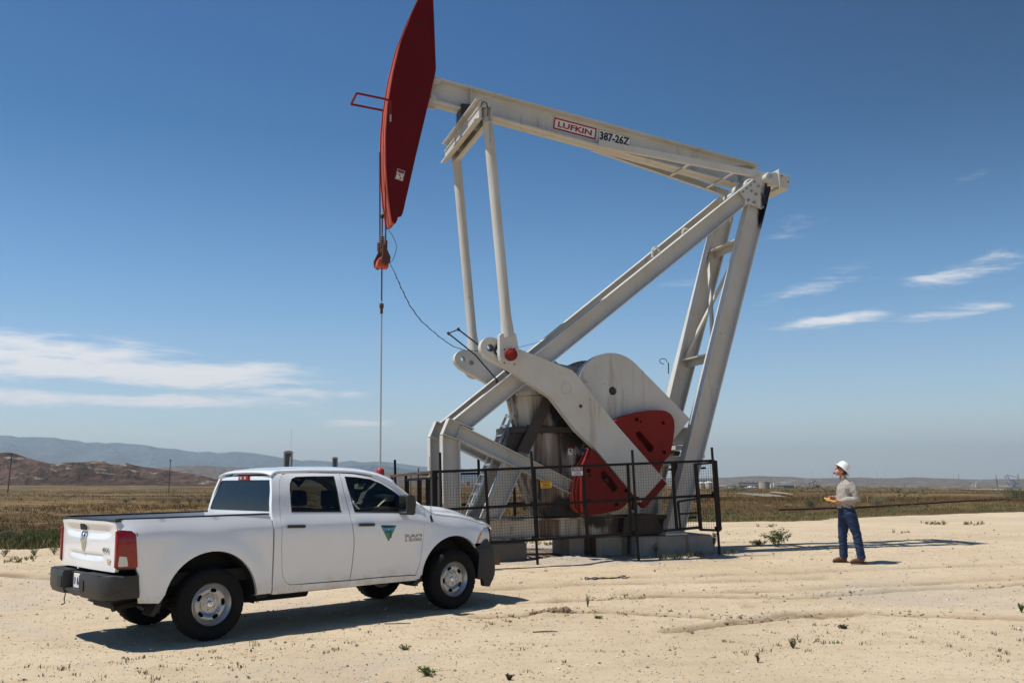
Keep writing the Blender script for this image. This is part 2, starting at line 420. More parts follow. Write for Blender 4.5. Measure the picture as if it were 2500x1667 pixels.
def text_mesh(txt, size, name, mat, parent=None, ext=.002, bold=0.):
    c = bpy.data.curves.new('t', 'FONT'); c.body = txt; c.size = size; c.extrude = ext; c.align_x = 'CENTER'; c.align_y = 'CENTER'; c.offset = bold; c.resolution_u = 2
    o = bpy.data.objects.new('t', c); COL.objects.link(o); bpy.context.view_layer.update()
    me = bpy.data.meshes.new_from_object(o.evaluated_get(bpy.context.evaluated_depsgraph_get()))
    bpy.data.objects.remove(o); me.materials.clear(); me.materials.append(mat)
    ob = bpy.data.objects.new(name, me); COL.objects.link(ob)
    if parent: ob.parent = parent
    return ob
def fit_text(ob, org, xa, ya, wd, ht):
    """stretch text into a wd x ht box centred on org with axes xa, ya"""
    xs = [v.co.x for v in ob.data.vertices]; ys = [v.co.y for v in ob.data.vertices]
    cx, cy = (max(xs) + min(xs)) / 2, (max(ys) + min(ys)) / 2; sx, sy = wd / (max(xs) - min(xs)), ht / (max(ys) - min(ys))
    xa, ya = Vector(xa).normalized(), Vector(ya).normalized(); za = xa.cross(ya); org = Vector(org)
    for v in ob.data.vertices: v.co = org + xa * (v.co.x - cx) * sx + ya * (v.co.y - cy) * sy + za * v.co.z
    return ob

# ------------------------------------------------------------------ terrain
def nz(x, y, z=0.): return noise.noise(Vector((x, y, z)))
RUTS = []     # (polyline in world xy, depth, half width, lip)
CLODS = []    # (x, y, radius, height)
def base_z(x, y):
    r = math.hypot(x, y)
    z = .17 * sm(y, 14.6, 21.) if y > 0 else 0.
    a = max(-.75, min(.75, math.atan2(x, max(y, .01)))) if y > 0 else 0.
    s = .0075 + .016 * a
    if r > 45: z -= s * (min(r, 1600) - 45) * sm(r, 45, 90)
    if r > 1600: z -= max(.004, s) * .85 * (r - 1600)
    if r > 60:
        k = sm(r, 60, 200); z += k * (.5 * nz(x / 45, y / 45) + .9 * nz(x / 170, y / 170, 3))
    return z
def hit(px, py, lo=5., hi=4000.):
    """where the line of sight through a point of the photograph meets the ground"""
    d = ray(px, py); t = lo
    def f(t):
        p = CAM + d * t; return p.z - base_z(p.x, p.y)
    while t < hi and f(t) > 0: t *= 1.01
    a, b = t / 1.01, t
    for _ in range(30):
        m = (a + b) / 2
        if f(m) > 0: a = m
        else: b = m
    return CAM + d * b
def polyhits(P): return [hit(*p) for p in P]
for P, dep, hw, lip in [
    ([(1180, 1508), (1300, 1500), (1420, 1494), (1560, 1497), (1700, 1505), (1800, 1517), (1950, 1502), (2120, 1500), (2300, 1507), (2500, 1516)], .032, .13, .022),
    ([(1250, 1478), (1400, 1469), (1560, 1462), (1700, 1460), (1850, 1463), (2000, 1458), (2120, 1450), (2260, 1441), (2380, 1436), (2500, 1432)], .035, .12, .022),
    ([(1640, 1545), (1740, 1532), (1830, 1524), (1960, 1512), (2080, 1506)], .03, .10, .025),
    ([(1540, 1452), (1700, 1447), (1900, 1441), (2100, 1430), (2300, 1420), (2500, 1410)], .009, .2, .006),
    ([(1500, 1408), (1700, 1404), (1900, 1400), (2200, 1385), (2500, 1375)], .007, .22, .005),
    ([(1180, 1440), (1400, 1425), (1700, 1420), (2000, 1412)], .008, .2, .006),
    ([(0, 1400), (100, 1410), (300, 1420)], .02, .2, .015)]:
    q = polyhits(P); RUTS.append(([(p.x, p.y) for p in q], dep, hw, lip))
for px, py, r, h in [(1370, 1497, .10, .085), (1345, 1499, .10, .07), (1320, 1502, .11, .05), (1392, 1497, .07, .05), (1800, 1484, .12, .05), (1815, 1481, .09, .04), (1740, 1480, .2, .02), (1450, 1492, .12, .03), (1500, 1372, .35, .05), (1400, 1366, .4, .06), (1345, 1370, .35, .05), (1460, 1352, .3, .07), (1500, 1345, .3, .08)]:
    p = hit(px, py); CLODS.append((p.x, p.y, r, h))
def segd(x, y, P):
    best = 1e9
    for (ax, ay), (bx, by) in zip(P, P[1:]):
        dx, dy = bx - ax, by - ay; t = max(0, min(1, ((x - ax) * dx + (y - ay) * dy) / (dx * dx + dy * dy)))
        d = math.hypot(x - ax - dx * t, y - ay - dy * t)
        if d < best: best = d
    return best
RB = [(min(p[0] for p in P) - .6, max(p[0] for p in P) + .6, min(p[1] for p in P) - .6, max(p[1] for p in P) + .6) for P, *_ in RUTS]
def gz(x, y):
    z = base_z(x, y); dark = 0.
    r = math.hypot(x, y)
    if r < 60:
        k = 1 - sm(r, 40, 60)
        z += k * (.014 * nz(x * .5, y * .5) + .008 * nz(x * 2.1, y * 2.1, 5) + .005 * nz(x * 7, y * 7, 9))
    if 6 < r < 40 and y > 0:
        for (P, dep, hw, lip), bb in zip(RUTS, RB):
            if bb[0] < x < bb[1] and bb[2] < y < bb[3]:
                d = segd(x, y, P)
                if d < .6:
                    e = math.exp(-(d / hw) ** 2); wob = (.7 + 1.2 * max(0, nz(x * 1.3, y * 1.3, 7) + .3)) * 1.4
                    z += (-dep * e + lip * math.exp(-((d - hw * 1.7) / (hw * .6)) ** 2)) * wob; dark = max(dark, e * wob * min(1, dep / .03))
                    if dep > .02: z += .03 * math.exp(-(d / hw / 1.6) ** 2) * nz(x * 11, y * 11, 2)
        for cx, cy, cr, ch in CLODS:
            d = math.hypot(x - cx, y - cy)
            if d < cr * 2.5: z += ch * math.exp(-(d / cr) ** 2) * (1 + .5 * nz(x * 14, y * 14, 1))
    return z, dark
# edge of the sand pad against bearing
_edge = [(-.62, 27.), (-.5, 27.), (-.46, 26.4), (-.40, 27.), (-.3, 28.5), (-.1, 31), (.05, 32), (.2, 33.5), (.28, 34.5), (.33, 37), (.40, 40), (.47, 44), (.6, 47)]
def edge_r(a, x, y): return interp(_edge, a) * (1 + .05 * nz(x * .12, y * .12, 4)) + .7 * nz(x * .9, y * .9, 8)
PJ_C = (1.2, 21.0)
def ground():
    th = []; a = -180.
    while a < 180 - 1e-6:
        th.append(a); d = abs(a)
        a += .22 if d < 36 else (1.0 if d < 60 else 6.)
    rr = []; r = .4
    while r < 12500:
        rr.append(r); r += (.5 if r < 5 else .055 if r < 21 else .12 if r < 30 else r * .008 if r < 200 else r * .02 if r < 2500 else r * .08)
    vs = [(0, 0, gz(0, 0)[0])]; gr = [0.]; dk = [0.]; gv = [0.]
    for r in rr:
        for t in th:
            A = R_(t); x, y = math.sin(A) * r, math.cos(A) * r
            fine = abs(t) < 37
            z, d = gz(x, y) if fine or r < 60 else (base_z(x, y), 0)
            e = edge_r(A, x, y) if abs(t) < 70 else 36.
            g = sm(r, e - .8, e + 1.2)
            vs.append((x, y, z)); gr.append(g)
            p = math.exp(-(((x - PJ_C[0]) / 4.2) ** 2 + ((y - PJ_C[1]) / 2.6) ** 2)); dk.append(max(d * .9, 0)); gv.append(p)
    n = len(th); m = len(rr)
    fs = [(0, 1 + (k + 1) % n, 1 + k) for k in range(n)]
    for i in range(m - 1):
        o = 1 + i * n; q = o + n
        fs += [(o + k, o + (k + 1) % n, q + (k + 1) % n, q + k) for k in range(n)]
    me = bpy.data.meshes.new('ground'); me.from_pydata(vs, [], fs)
    for nm, arr in (('grass', gr), ('rut', dk), ('pad', gv)):
        at = me.attributes.new(nm, 'FLOAT', 'POINT'); at.data.foreach_set('value', arr)
    me.polygons.foreach_set('use_smooth', [True] * len(me.polygons))
    m_, t, b = newmat('ground'); v = coord(t)
    def attr(nm):
        a = t.n.new('ShaderNodeAttribute'); a.attribute_name = nm; return a.outputs['Fac']
    big = t.noise(v, .35, 5, .6); mid = t.noise(v, 2.6, 6, .65, .3); fine = t.noise(v, 24, 6, .75); grit = t.noise(v, 62, 4, .8)
    sand = t.mix(t.smooth(big, .3, .7), (.50, .392, .26), (.585, .475, .33))
    sand = t.mix(t.m('MULTIPLY', t.smooth(mid, .50, .72), .55), sand, (.44, .325, .205))
    sand = t.mix(t.smooth(t.noise(t.map(v, (.5, 2.6, 1), rot=(0, 0, .12)), 1.0, 6, .68), .50, .70), sand, t.mix(.40, sand, (.40, .295, .185)))
    sand = t.mix(t.m('MULTIPLY', t.smooth(fine, .50, .66), .5), sand, (.40, .30, .20))
    sand = t.mix(t.m('MULTIPLY', t.smooth(grit, .57, .66), .7), sand, (.25, .19, .13))
    sand = t.mix(t.m('MULTIPLY', t.smooth(t.noise(v, 95, 2, .7), .66, .72), .6), sand, (.72, .68, .60))
    vor = t.n.new('ShaderNodeTexVoronoi'); vor.inputs['Scale'].default_value = 22; t.l.new(v, vor.inputs['Vector'])
    sand = t.mix(t.m('MULTIPLY', t.m('MULTIPLY', t.m('SUBTRACT', 1.0, t.smooth(vor.outputs['Distance'], .10, .17)), t.smooth(vor.outputs['Color'], .80, .86)), .75), sand, (.16, .13, .10))
    sand = t.mix(t.m('MULTIPLY', attr('rut'), 1.3, clamp=True), sand, (.29, .205, .125))  # rut colour darkened to stand in for the small shadows along them
    pt = t.noise(v, .22, 6, .65, .8)
    sand = t.mix(t.m('MULTIPLY', t.smooth(pt, .52, .66), .55), sand, (.42, .36, .29))
    sand = t.mix(t.m('MULTIPLY', t.smooth(t.noise(v, .7, 7, .72, 1.0), .56, .68), .5), sand, (.43, .31, .18))
    pad = attr('pad')
    grav = t.mix(t.smooth(t.noise(v, 48, 4, .7), .4, .65), (.30, .26, .22), (.46, .42, .37))
    sand = t.mix(t.m('MULTIPLY', t.smooth(t.m('ADD', pad, t.m('MULTIPLY', t.m('SUBTRACT', mid, .5), .7)), .30, .52), .8), sand, grav)
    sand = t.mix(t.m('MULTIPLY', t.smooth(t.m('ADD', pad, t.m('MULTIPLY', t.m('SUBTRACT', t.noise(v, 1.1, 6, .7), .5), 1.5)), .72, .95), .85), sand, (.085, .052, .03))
    # steppe beyond
    s1 = t.noise(v, .045, 6, .62, .5); s2 = t.noise(v, .5, 6, .7); s3 = t.noise(v, .012, 5, .6)
    st = t.mix(t.smooth(s1, .38, .62), (.088, .050, .020), (.235, .150, .062))
    st = t.mix(t.smooth(s2, .42, .66), st, (.075, .056, .023))
    st = t.mix(t.m('MULTIPLY', t.smooth(s3, .50, .64), .45), st, (.07, .062, .03))
    st = t.mix(t.m('MULTIPLY', t.smooth(t.noise(v, .09, 7, .7, 1.), .62, .70), .45), st, (.34, .25, .165))
    vb = t.n.new('ShaderNodeTexVoronoi'); vb.inputs['Scale'].default_value = .22; t.l.new(v, vb.inputs['Vector'])
    st = t.mix(t.m('MULTIPLY', t.m('SUBTRACT', 1.0, t.smooth(vb.outputs['Distance'], .18, .34)), t.smooth(t.noise(v, .02, 4, .6), .5, .6)), st, (.05, .06, .035))
    gm = t.smooth(t.m('ADD', attr('grass'), t.m('MULTIPLY', t.m('SUBTRACT', t.noise(v, 1.4, 5, .7), .5), .9)), .35, .65)
    t.l.new(t.mix(gm, sand, st), b.inputs['Base Color']); b.inputs['Roughness'].default_value = .95; b.inputs['Specular IOR Level'].default_value = .15
    h = t.m('ADD', t.m('MULTIPLY', fine, .8), t.m('ADD', t.m('MULTIPLY', grit, .5), t.m('MULTIPLY', mid, 1.6)))
    bump(t, b, h, .7, .025)
    me.materials.append(m_)
    o = bpy.data.objects.new('ground', me); COL.objects.link(o); o['kind'] = 'structure'
ground()

def hill_mat(name, a, b_, pale, pk=.7, sc=1.):
    m, t, b = newmat(name); v = coord(t)
    n = t.noise(v, .02 * sc, 7, .65); n2 = t.noise(v, .11 * sc, 6, .7); n3 = t.noise(t.map(v, (1, 1, 3.5)), .02 * sc, 7, .72, 1.2)
    c = t.mix(t.smooth(t.m('ADD', t.m('MULTIPLY', n, .5), t.m('MULTIPLY', n2, .5)), .40, .60), a, b_); c = t.mix(t.m('MULTIPLY', t.smooth(n3, .56, .62), pk), c, pale)
    vb = t.n.new('ShaderNodeTexVoronoi'); vb.inputs['Scale'].default_value = .12 * sc; t.l.new(v, vb.inputs['Vector'])
    c = t.mix(t.m('MULTIPLY', t.m('SUBTRACT', 1.0, t.smooth(vb.outputs['Distance'], .2, .42)), t.smooth(n2, .42, .55)), c, (.030, .033, .02))
    t.l.new(c, b.inputs['Base Color']); b.inputs['Roughness'].default_value = 1.; b.inputs['Specular IOR Level'].default_value = .05
    bump(t, b, t.m('ADD', n2, n), .9, 9 / sc); return m
def ridge(name, sil, dist, depth, mat, step=4., nd=26, rough=.12, front=.5, back=1.0, base_drop=25.):
    """a range of hills whose crest stands at dist and follows the given skyline; gullied slopes fall in front and behind"""
    x0, x1 = sil[0][0], sil[-1][0]; cols = []; x = x0
    vs, fs = [], []
    while x <= x1 + 1e-6:
        y = interp(sil, x); d = ray(x, y); k = dist / math.hypot(d.x, d.y); c = CAM + d * k
        dirx = Vector((d.x, d.y, 0)).normalized(); cols.append((c, dirx)); x += step
    for j in range(nd + 1):
        tt = j / nd * 2 - 1          # -1 front foot, 0 crest, 1 back foot
        for c, dr in cols:
            off = tt * depth * (front if tt < 0 else back)
            p = Vector((c.x, c.y, 0)) + dr * off
            foot = base_z(p.x, p.y) - (0.5 if tt > -.98 else 3) - (base_drop * .0)
            prof = (1 - abs(tt)) if tt < 0 else 1 - tt
            prof = prof ** (1.15 if tt < 0 else .9)
            h = c.z - foot
            sc = depth * .16
            g = (noise.fractal(Vector((p.x / sc, p.y / sc, 1)), 1., 2., 5) + .6 * abs(nz(p.x / sc * 2.1, p.y / sc * 2.1, 6)))
            wig = g * rough * h * (4 * abs(tt) * (1 - abs(tt)) + .06)
            vs.append((p.x, p.y, foot + max(-1, h * prof + min(wig, h * (1 - prof) * .9))))
    n = len(cols)
    fs = [(j * n + i, j * n + i + 1, (j + 1) * n + i + 1, (j + 1) * n + i) for j in range(nd) for i in range(n - 1)]
    m = MB(); m.add(vs, fs); o = m.build(name, mat, smooth=60, kind='structure'); return o
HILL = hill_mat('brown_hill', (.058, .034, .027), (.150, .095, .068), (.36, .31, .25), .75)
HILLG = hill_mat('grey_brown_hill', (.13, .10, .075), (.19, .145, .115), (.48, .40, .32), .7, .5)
MTN = hill_mat('mountain', (.042, .085, .125), (.07, .125, .17), (.2, .19, .15), .2, .08)  # blue of the distant haze is mixed into the mountain colour
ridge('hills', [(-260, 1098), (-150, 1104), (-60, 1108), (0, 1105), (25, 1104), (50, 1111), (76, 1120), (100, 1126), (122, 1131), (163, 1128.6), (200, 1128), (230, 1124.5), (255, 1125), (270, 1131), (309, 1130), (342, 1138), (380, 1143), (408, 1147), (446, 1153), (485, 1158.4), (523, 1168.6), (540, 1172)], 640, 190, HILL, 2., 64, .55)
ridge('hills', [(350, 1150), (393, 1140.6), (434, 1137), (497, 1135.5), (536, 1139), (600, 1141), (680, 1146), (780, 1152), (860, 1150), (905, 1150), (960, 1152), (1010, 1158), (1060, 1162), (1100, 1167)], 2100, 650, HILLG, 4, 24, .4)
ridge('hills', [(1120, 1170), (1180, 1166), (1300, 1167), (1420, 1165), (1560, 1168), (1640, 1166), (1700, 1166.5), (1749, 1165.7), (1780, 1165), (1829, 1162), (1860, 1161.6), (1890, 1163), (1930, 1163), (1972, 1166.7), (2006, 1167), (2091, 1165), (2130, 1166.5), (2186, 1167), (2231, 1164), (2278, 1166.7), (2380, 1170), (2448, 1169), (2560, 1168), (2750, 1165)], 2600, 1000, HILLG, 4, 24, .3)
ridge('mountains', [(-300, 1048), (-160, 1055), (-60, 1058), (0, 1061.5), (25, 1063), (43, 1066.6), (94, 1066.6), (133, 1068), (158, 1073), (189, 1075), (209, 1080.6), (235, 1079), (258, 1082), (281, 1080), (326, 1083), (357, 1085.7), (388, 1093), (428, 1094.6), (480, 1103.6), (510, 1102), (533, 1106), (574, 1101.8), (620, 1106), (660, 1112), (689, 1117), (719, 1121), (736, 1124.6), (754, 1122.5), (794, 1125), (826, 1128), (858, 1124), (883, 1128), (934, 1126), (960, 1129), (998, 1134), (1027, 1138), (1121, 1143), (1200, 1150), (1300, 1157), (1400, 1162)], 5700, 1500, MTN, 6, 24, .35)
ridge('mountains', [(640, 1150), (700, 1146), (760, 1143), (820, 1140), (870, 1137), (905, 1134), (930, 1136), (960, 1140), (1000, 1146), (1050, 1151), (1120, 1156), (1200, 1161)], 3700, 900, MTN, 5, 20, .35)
# haze: one box of even, thin air round the whole scene
hb = MB(); hb.box((-13500, -13500, -260), (13500, 13500, 372))
hm = bpy.data.materials.new('haze'); hm.use_nodes = True; hm.node_tree.nodes.clear()
pv = hm.node_tree.nodes.new('ShaderNodeVolumePrincipled'); pv.inputs['Color'].default_value = (.84, .94, 1.0, 1); pv.inputs['Density'].default_value = HAZE_D; pv.inputs['Anisotropy'].default_value = .2
ho = hm.node_tree.nodes.new('ShaderNodeOutputMaterial'); hm.node_tree.links.new(pv.outputs[0], ho.inputs['Volume'])
hb.build('haze', hm, kind='stuff')

# ------------------------------------------------------------------ the pumpjack
AL = R_(71.5635)
PU = Vector((math.sin(AL), math.cos(AL), 0)); PV = Vector((-math.cos(AL), math.sin(AL), 0)); PO = Vector((3.5, 20.6, 0)) + PV * .541
def A3(x, y, v):
    """point of the plane v of the pumpjack seen at x, y of the photograph, in the pumpjack's own frame (u along, v across, z up)"""
    d = ray(x, y); p = CAM + d * ((PO + PV * v - CAM).dot(PV) / d.dot(PV)) - PO
    return Vector((p.dot(PU), v, p.z))
def A2(x, y, v): p = A3(x, y, v); return (p.x, p.z)
def AP(P, v): return [A2(x, y, v) for x, y in P]
PROT = math.atan2(PU.y, PU.x)
pj = empty('pumpjack', PO, PROT, 'tall cream oil pumpjack with dark red horsehead and red counterweights', 'pumpjack')
def girder(tl, tr, bl, br, vc, wd, ft=.022, wt=.018, vc2=None):
    """I girder: web between top edge tl-tr and bottom edge bl-br (u, z points) at v=vc (to vc2), flanges of width wd"""
    vc2 = vc if vc2 is None else vc2; m = MB()
    tl, tr, bl, br = (Vector((p[0], 0, p[1])) for p in (tl, tr, bl, br))
    def slab(a, b, va, vb, wa, up):
        n = Vector((-(b - a).z, 0, (b - a).x)).normalized() * up
        P = []
        for c, vv in ((a, va), (b, vb)):
            P += [Vector((c.x, vv - wa / 2, c.z)), Vector((c.x, vv + wa / 2, c.z)), Vector((c.x, vv + wa / 2, c.z)) + n, Vector((c.x, vv - wa / 2, c.z)) + n]
        m.hexa(P)
    slab(tl, tr, vc, vc2, wd, -ft); slab(bl, br, vc, vc2, wd, ft)
    q = [tl, tr, br, bl]
    m.hexa([Vector((p.x, (vc if k in (0, 3) else vc2) + s_ * wt / 2, p.z)) for s_ in (-1, 1) for k, p in enumerate(q)])
    return m
def both(fn, name, mat, parent=None, **kw):
    """build a near part and its twin on the far side"""
    parent = parent or pj; o = []
    for s_ in (1, -1):
        m = fn(); m.v = [(x, y * s_, z) for x, y, z in m.v]
        o.append(m.build(name, mat, parent, **kw))
    return o
SK_T, SK_B = .955, .55
vF, vR = -.53, -.73
def yv(v): return v - .125
post = lambda: girder(A2(1083, 1062, yv(vF)), (A2(1083, 1062, yv(vF))[0] + .02, SK_T), A2(1121, 1075, yv(vF)), (A2(1121, 1075, yv(vF))[0] + .02, SK_T), vF, .25)
both(post, 'front_post', CREAM)
def knee():
    m = MB(); P = AP([(1083, 1060), (1098, 1022), (1110, 1025), (1129, 1037), (1115, 1071)], yv(vF))
    m.prism(P, vF - .009, vF + .009)
    def sl(a, b, t=.022, wd=.25):
        a, b = A2(*a, yv(vF)), A2(*b, yv(vF)); a, b = Vector((a[0], vF, a[1])), Vector((b[0], vF, b[1])); m.bar(a, b, wd, t, side=(0, 1, 0))
    sl((1082, 1060), (1098, 1021)); sl((1097, 1021), (1158, 1047)); sl((1083, 1059), (1117, 1072)); sl((1129, 1038), (1115, 1071), .014, .22)
    return m
both(knee, 'knee_bracket', CREAM)
strut = lambda: girder(A2(1129, 1038, yv(vF)), A2(1566, 1255, yv(vF)), A2(1115, 1071, yv(vF)), A2(1500, 1257, yv(vF)), vF, .25)
both(strut, 'lower_strut', CREAM)
leg2 = lambda: girder(A2(1235, 1130, yv(vF)), A2(1181, 1266, yv(vF)), A2(1272, 1147, yv(vF)), A2(1219, 1266, yv(vF)), vF, .25)
both(leg2, 'front_brace', CREAM)
diag = lambda: girder(A2(1109, 1023.5, yv(vF)), A2(1840, 437, yv(vR)), A2(1153, 1044, yv(vF)), A2(1823, 500, yv(vR)), vF, .25, vc2=vR)
both(diag, 'main_diagonal', CREAM)
_rl = A2(1831, 498, yv(vR)); _rb = (A2(1628, 1301, yv(vR))[0], .56); _rr = A2(1874, 487, yv(vR)); _rq = (A2(1668, 1300, yv(vR))[0], .56)
LEGP = painted('cream_paint_leg', (.56, .55, .515), 0, .7, oil=[((A3(1874, 470, -.87).x + .02, -.87, A3(1874, 470, -.87).z), .34, (1.9, 1., .62)), ((A3(1868, 560, -.87).x + .03, -.87, A3(1868, 560, -.87).z),   .36, (1.9, 1., .24))])
legr = lambda: girder(_rl, _rb, _rr, _rq, vR, .25)
both(legr, 'rear_leg', [LEGP])
# gusset with the bearing pin
GP = [(1840, 436.5), (1858, 428), (1866, 422), (1878, 424), (1885, 437), (1881, 466), (1875, 488), (1859, 511), (1825, 495), (1807, 468)]
def gus():
    m = MB(); m.prism(AP(GP, -.88), -.88, -.857); return m
both(gus, 'gusset_plate', LEGP)
BP = [(1840.5, 444.5), (1831, 452.5), (1822, 460), (1812.5, 468), (1833.5, 467), (1845.5, 475), (1851, 455), (1827, 489), (1840.5, 495), (1861.5, 506)]
for s_ in (1, -1):
    for b in BP:
        p = A3(*b, -.88); m = MB(); m.lathe([(.034, 0), (.034, -.012), (.024, -.016), (.024, -.04)], 8, (p.x, -.88, p.z), 'y')
        m.v = [(x, y * s_, z) for x, y, z in m.v]; m.build('bolt', BOLT, pj, 30)
pin = A3(1872, 436, -.92)
m = MB(); m.lathe([(.09, -1.02), (.102, -1.0), (.102, -.885), (.085, -.885), (.085, .885), (.102, .885), (.102, 1.0), (.09, 1.02)], 24, (pin.x, 0, pin.z), 'y')
m.build('pivot_shaft', CREAM, pj, 40)
m = MB(); m.lathe([(.0, -1.05), (.04, -1.05), (.068, -1.04), (.068, -1.02)], 16, (pin.x, 0, pin.z), 'y'); m.build('shaft_end_cap', GALV, pj, 40)
def ear():
    m = MB()
    u, z = pin.x, pin.z
    m.box((u + .02, -.93, z - .17), (u + .36, -.79, z + .15)); m.box((u + .30, -.96, z - .22), (u + .34, -.60, z + .24)); return m
both(ear, 'bearing_housing', CREAM, bevel=.01)
for s_ in (-1, 1):
    for dz in (-.17, .16):
        m = MB(); m.lathe([(.03, 0), (.03, .05)], 6, (pin.x + .25, s_ * .86, pin.z + dz), 'x'); m.build('bolt', BOLT, pj)
cb = AP([(1900.5, 422.5), (1928, 429.4), (1925.8, 462.7), (1896, 455)], -.9)
m = MB(); m.prism(cb, -.9, .9); m.build('tail_box_beam', CREAM, pj, bevel=.012)
for (x, y) in ((1909, 430), (1924.5, 444.5), (1900, 438)):
    p = A3(x, y, -.9); m = MB(); m.lathe([(.018, 0), (.018, -.006)], 10, (p.x, -.9, p.z), 'y'); m.build('drain_hole', HOLE, pj)
# cross ties between the rear legs
def legat(z, off=0.):     # u of the near flange edge at height z
    return _rl[0] + (_rb[0] - _rl[0]) * (_rl[1] - z) / (_rl[1] - _rb[1]) + off
z1, z2, z3 = 7.07, 4.42, 2.25
for z in (z1, z2):
    m = MB(); u = legat(z) + .02
    m.box((u, vR + .009, z - .012), (u + .20, -vR - .009, z + .012)); m.box((u + .19, vR + .02, z - .16), (u + .205, -vR - .02, z)); m.build('cross_tie', CREAM, pj)
for a, b in (((-.70, z1 - .05), (.70, z2 + .1)), ((.70, z1 - .05), (-.70, z2 + .1))):
    o = .05 if a[0] < 0 else -.03
    m = MB(); m.bar((legat(a[1]) + .08 + o, a[0], a[1]), (legat(b[1]) + .08 + o, b[0], b[1]), .085, .012, side=(0, 1, .2)); m.bar((legat(a[1]) + .115 + o, a[0], a[1]), (legat(b[1]) + .115 + o, b[0], b[1]), .012, .07, side=(0, 1, .2)); m.build('cross_brace', CREAM, pj)
def lug(x, y):
    def f():
        m = MB(); p = A3(x, y, -.62); ring = []
        for k in range(15):
            a = math.pi * k / 14; ring.append((p.x - .085 * math.cos(a), -.62, p.z - .03 + .10 * math.sin(a)))
        m.tube([(p.x - .085, -.62, p.z - .16)] + ring + [(p.x + .085, -.62, p.z - .04)], .024, 6); return m
    return f
lug(1675, 566)().build('lifting_lug', CREAM, pj, 50); lug(1601, 612)().build('lifting_lug', CREAM, pj, 50)
# walking beam
bw = -.175
TL, TR = A2(1062, 187.5, bw), A2(1854, 400, bw); BL, BR = A2(1047, 243, bw), A2(1806, 450, bw)
def onl(a, b, t): return (a[0] + (b[0] - a[0]) * t, a[1] + (b[1] - a[1]) * t)
beam = girder(TL, TR, BL, BR, 0, .35, .035, .025)
wb = AP([(1846, 404), (1850, 421), (1872, 424), (1894, 430), (1890, 470), (1850, 462), (1806, 452), (1790, 405)], -.0)
beam.prism(wb, -.0125, .0126)
# bearing hub between beam and shaft
beam.lathe([(.17, -.30), (.19, -.28), (.19, .28), (.17, .30)], 24, (pin.x, 0, pin.z), 'y')
bo = beam.build('walking_beam', painted('cream_paint_beam', (.56, .55, .515), 0, .9), pj)
for x, y, x2, y2 in ((1150, 214, 1149, 262),):
    a, b = A3(x, y, -.15), A3(x2, y2, -.15)
    for s_ in (-1, 1):
        m = MB(); m.bar((a.x, s_ * .09, a.z - .03), (b.x, s_ * .09, b.z + .02), .15, .016, side=(0, 1, 0)); m.build('stiffener', CREAM, bo)
for P in ([(1060, 188), (1077, 195), (1077, 201), (1056, 207)], [(1054, 226), (1067, 240), (1071, 251), (1068, 255), (1050, 250)]):
    for s_ in (1, -1):
        m = MB(); m.prism(AP(P, -.16), -.16 * s_, -.13 * s_); m.build('splice_plate', CREAM, bo)
def flare():
    m = MB()
    a, b = A3(1461.7, 349, -.19), A3(1868, 428, -.80)
    m.bar(a, b, .15, .012, side=(0, 0, 1)); m.bar(a + Vector((0, .04, .07)), b + Vector((0, .04, .07)), .09, .012, side=(0, 1, 0)); m.bar(a + Vector((0, .04, -.07)), b + Vector((0, .04, -.07)), .09, .012, side=(0, 1, 0)); return m
both(flare, 'side_channel', CREAM)
for t in (.55, .82):
    for s_ in (1, -1):
        a, b = A3(1461.7, 349, -.19), A3(1868, 428, -.80); p = a.lerp(b, t)
        m = MB(); m.bar((p.x, s_ * p.y, p.z - .05), (p.x - .05, s_ * .16, p.z - .10), .07, .012, side=(1, 0, 0)); m.build('spreader', CREAM, pj)
# decals on the web
def ondecal(P4, v, m, col, name, parent, th=.004):
    mm = MB(); mm.prism(AP(P4, v), v, v - th); return mm.build(name, col, parent)
dv = -.0128
lg = [(1353.9, 286.8), (1457, 314.2), (1453.4, 341.8), (1349.8, 314.2)]
r_ = ondecal(lg, dv, None, DECRED, 'maker_plate', bo)
def inset(P, k):
    c = (sum(p[0] for p in P) / 4, sum(p[1] for p in P) / 4)
    return P, c
def shrink(P, ex, ey):
    tl, tr, br, bl = (Vector(p) for p in P); ux = (tr - tl).normalized() * ex; uy = (bl - tl).normalized() * ey
    return [tuple(tl + ux + uy), tuple(tr - ux + uy), tuple(br - ux - uy), tuple(bl + ux - uy)]
ondecal(shrink(lg, 3.4, 3.6), dv - .004, None, WHITE, 'plate_face', r_)
def text_on(txt, P4, v, mat, parent, name='lettering', sc=(.8, .55), bold=.0, ext=.0015):
    tl, tr, br, bl = (A3(*p, v) for p in P4); c = (tl + tr + br + bl) / 4; xa = (tr - tl + br - bl); ya = (tl - bl + tr - br)
    t_ = text_mesh(txt, .2, name, mat, parent, ext, bold); return fit_text(t_, c, xa, ya, xa.length / 2 * sc[0], ya.length / 2 * sc[1])
text_on('LUFKIN', lg, dv - .0105, DECRED, r_, sc=(.80, .50), bold=.006)
ng = [(1463, 316.5), (1540, 336.4), (1538.3, 359), (1460.3, 342.5)]
k_ = ondecal(ng, dv, None, DECBLK, 'number_plate', bo)
ondecal(shrink(ng, .7, .7), dv - .004, None, WHITE, 'plate_face', k_)
text_on('387-26Z', ng, dv - .0105, DECBLK, k_, sc=(.93, .86), bold=.007)
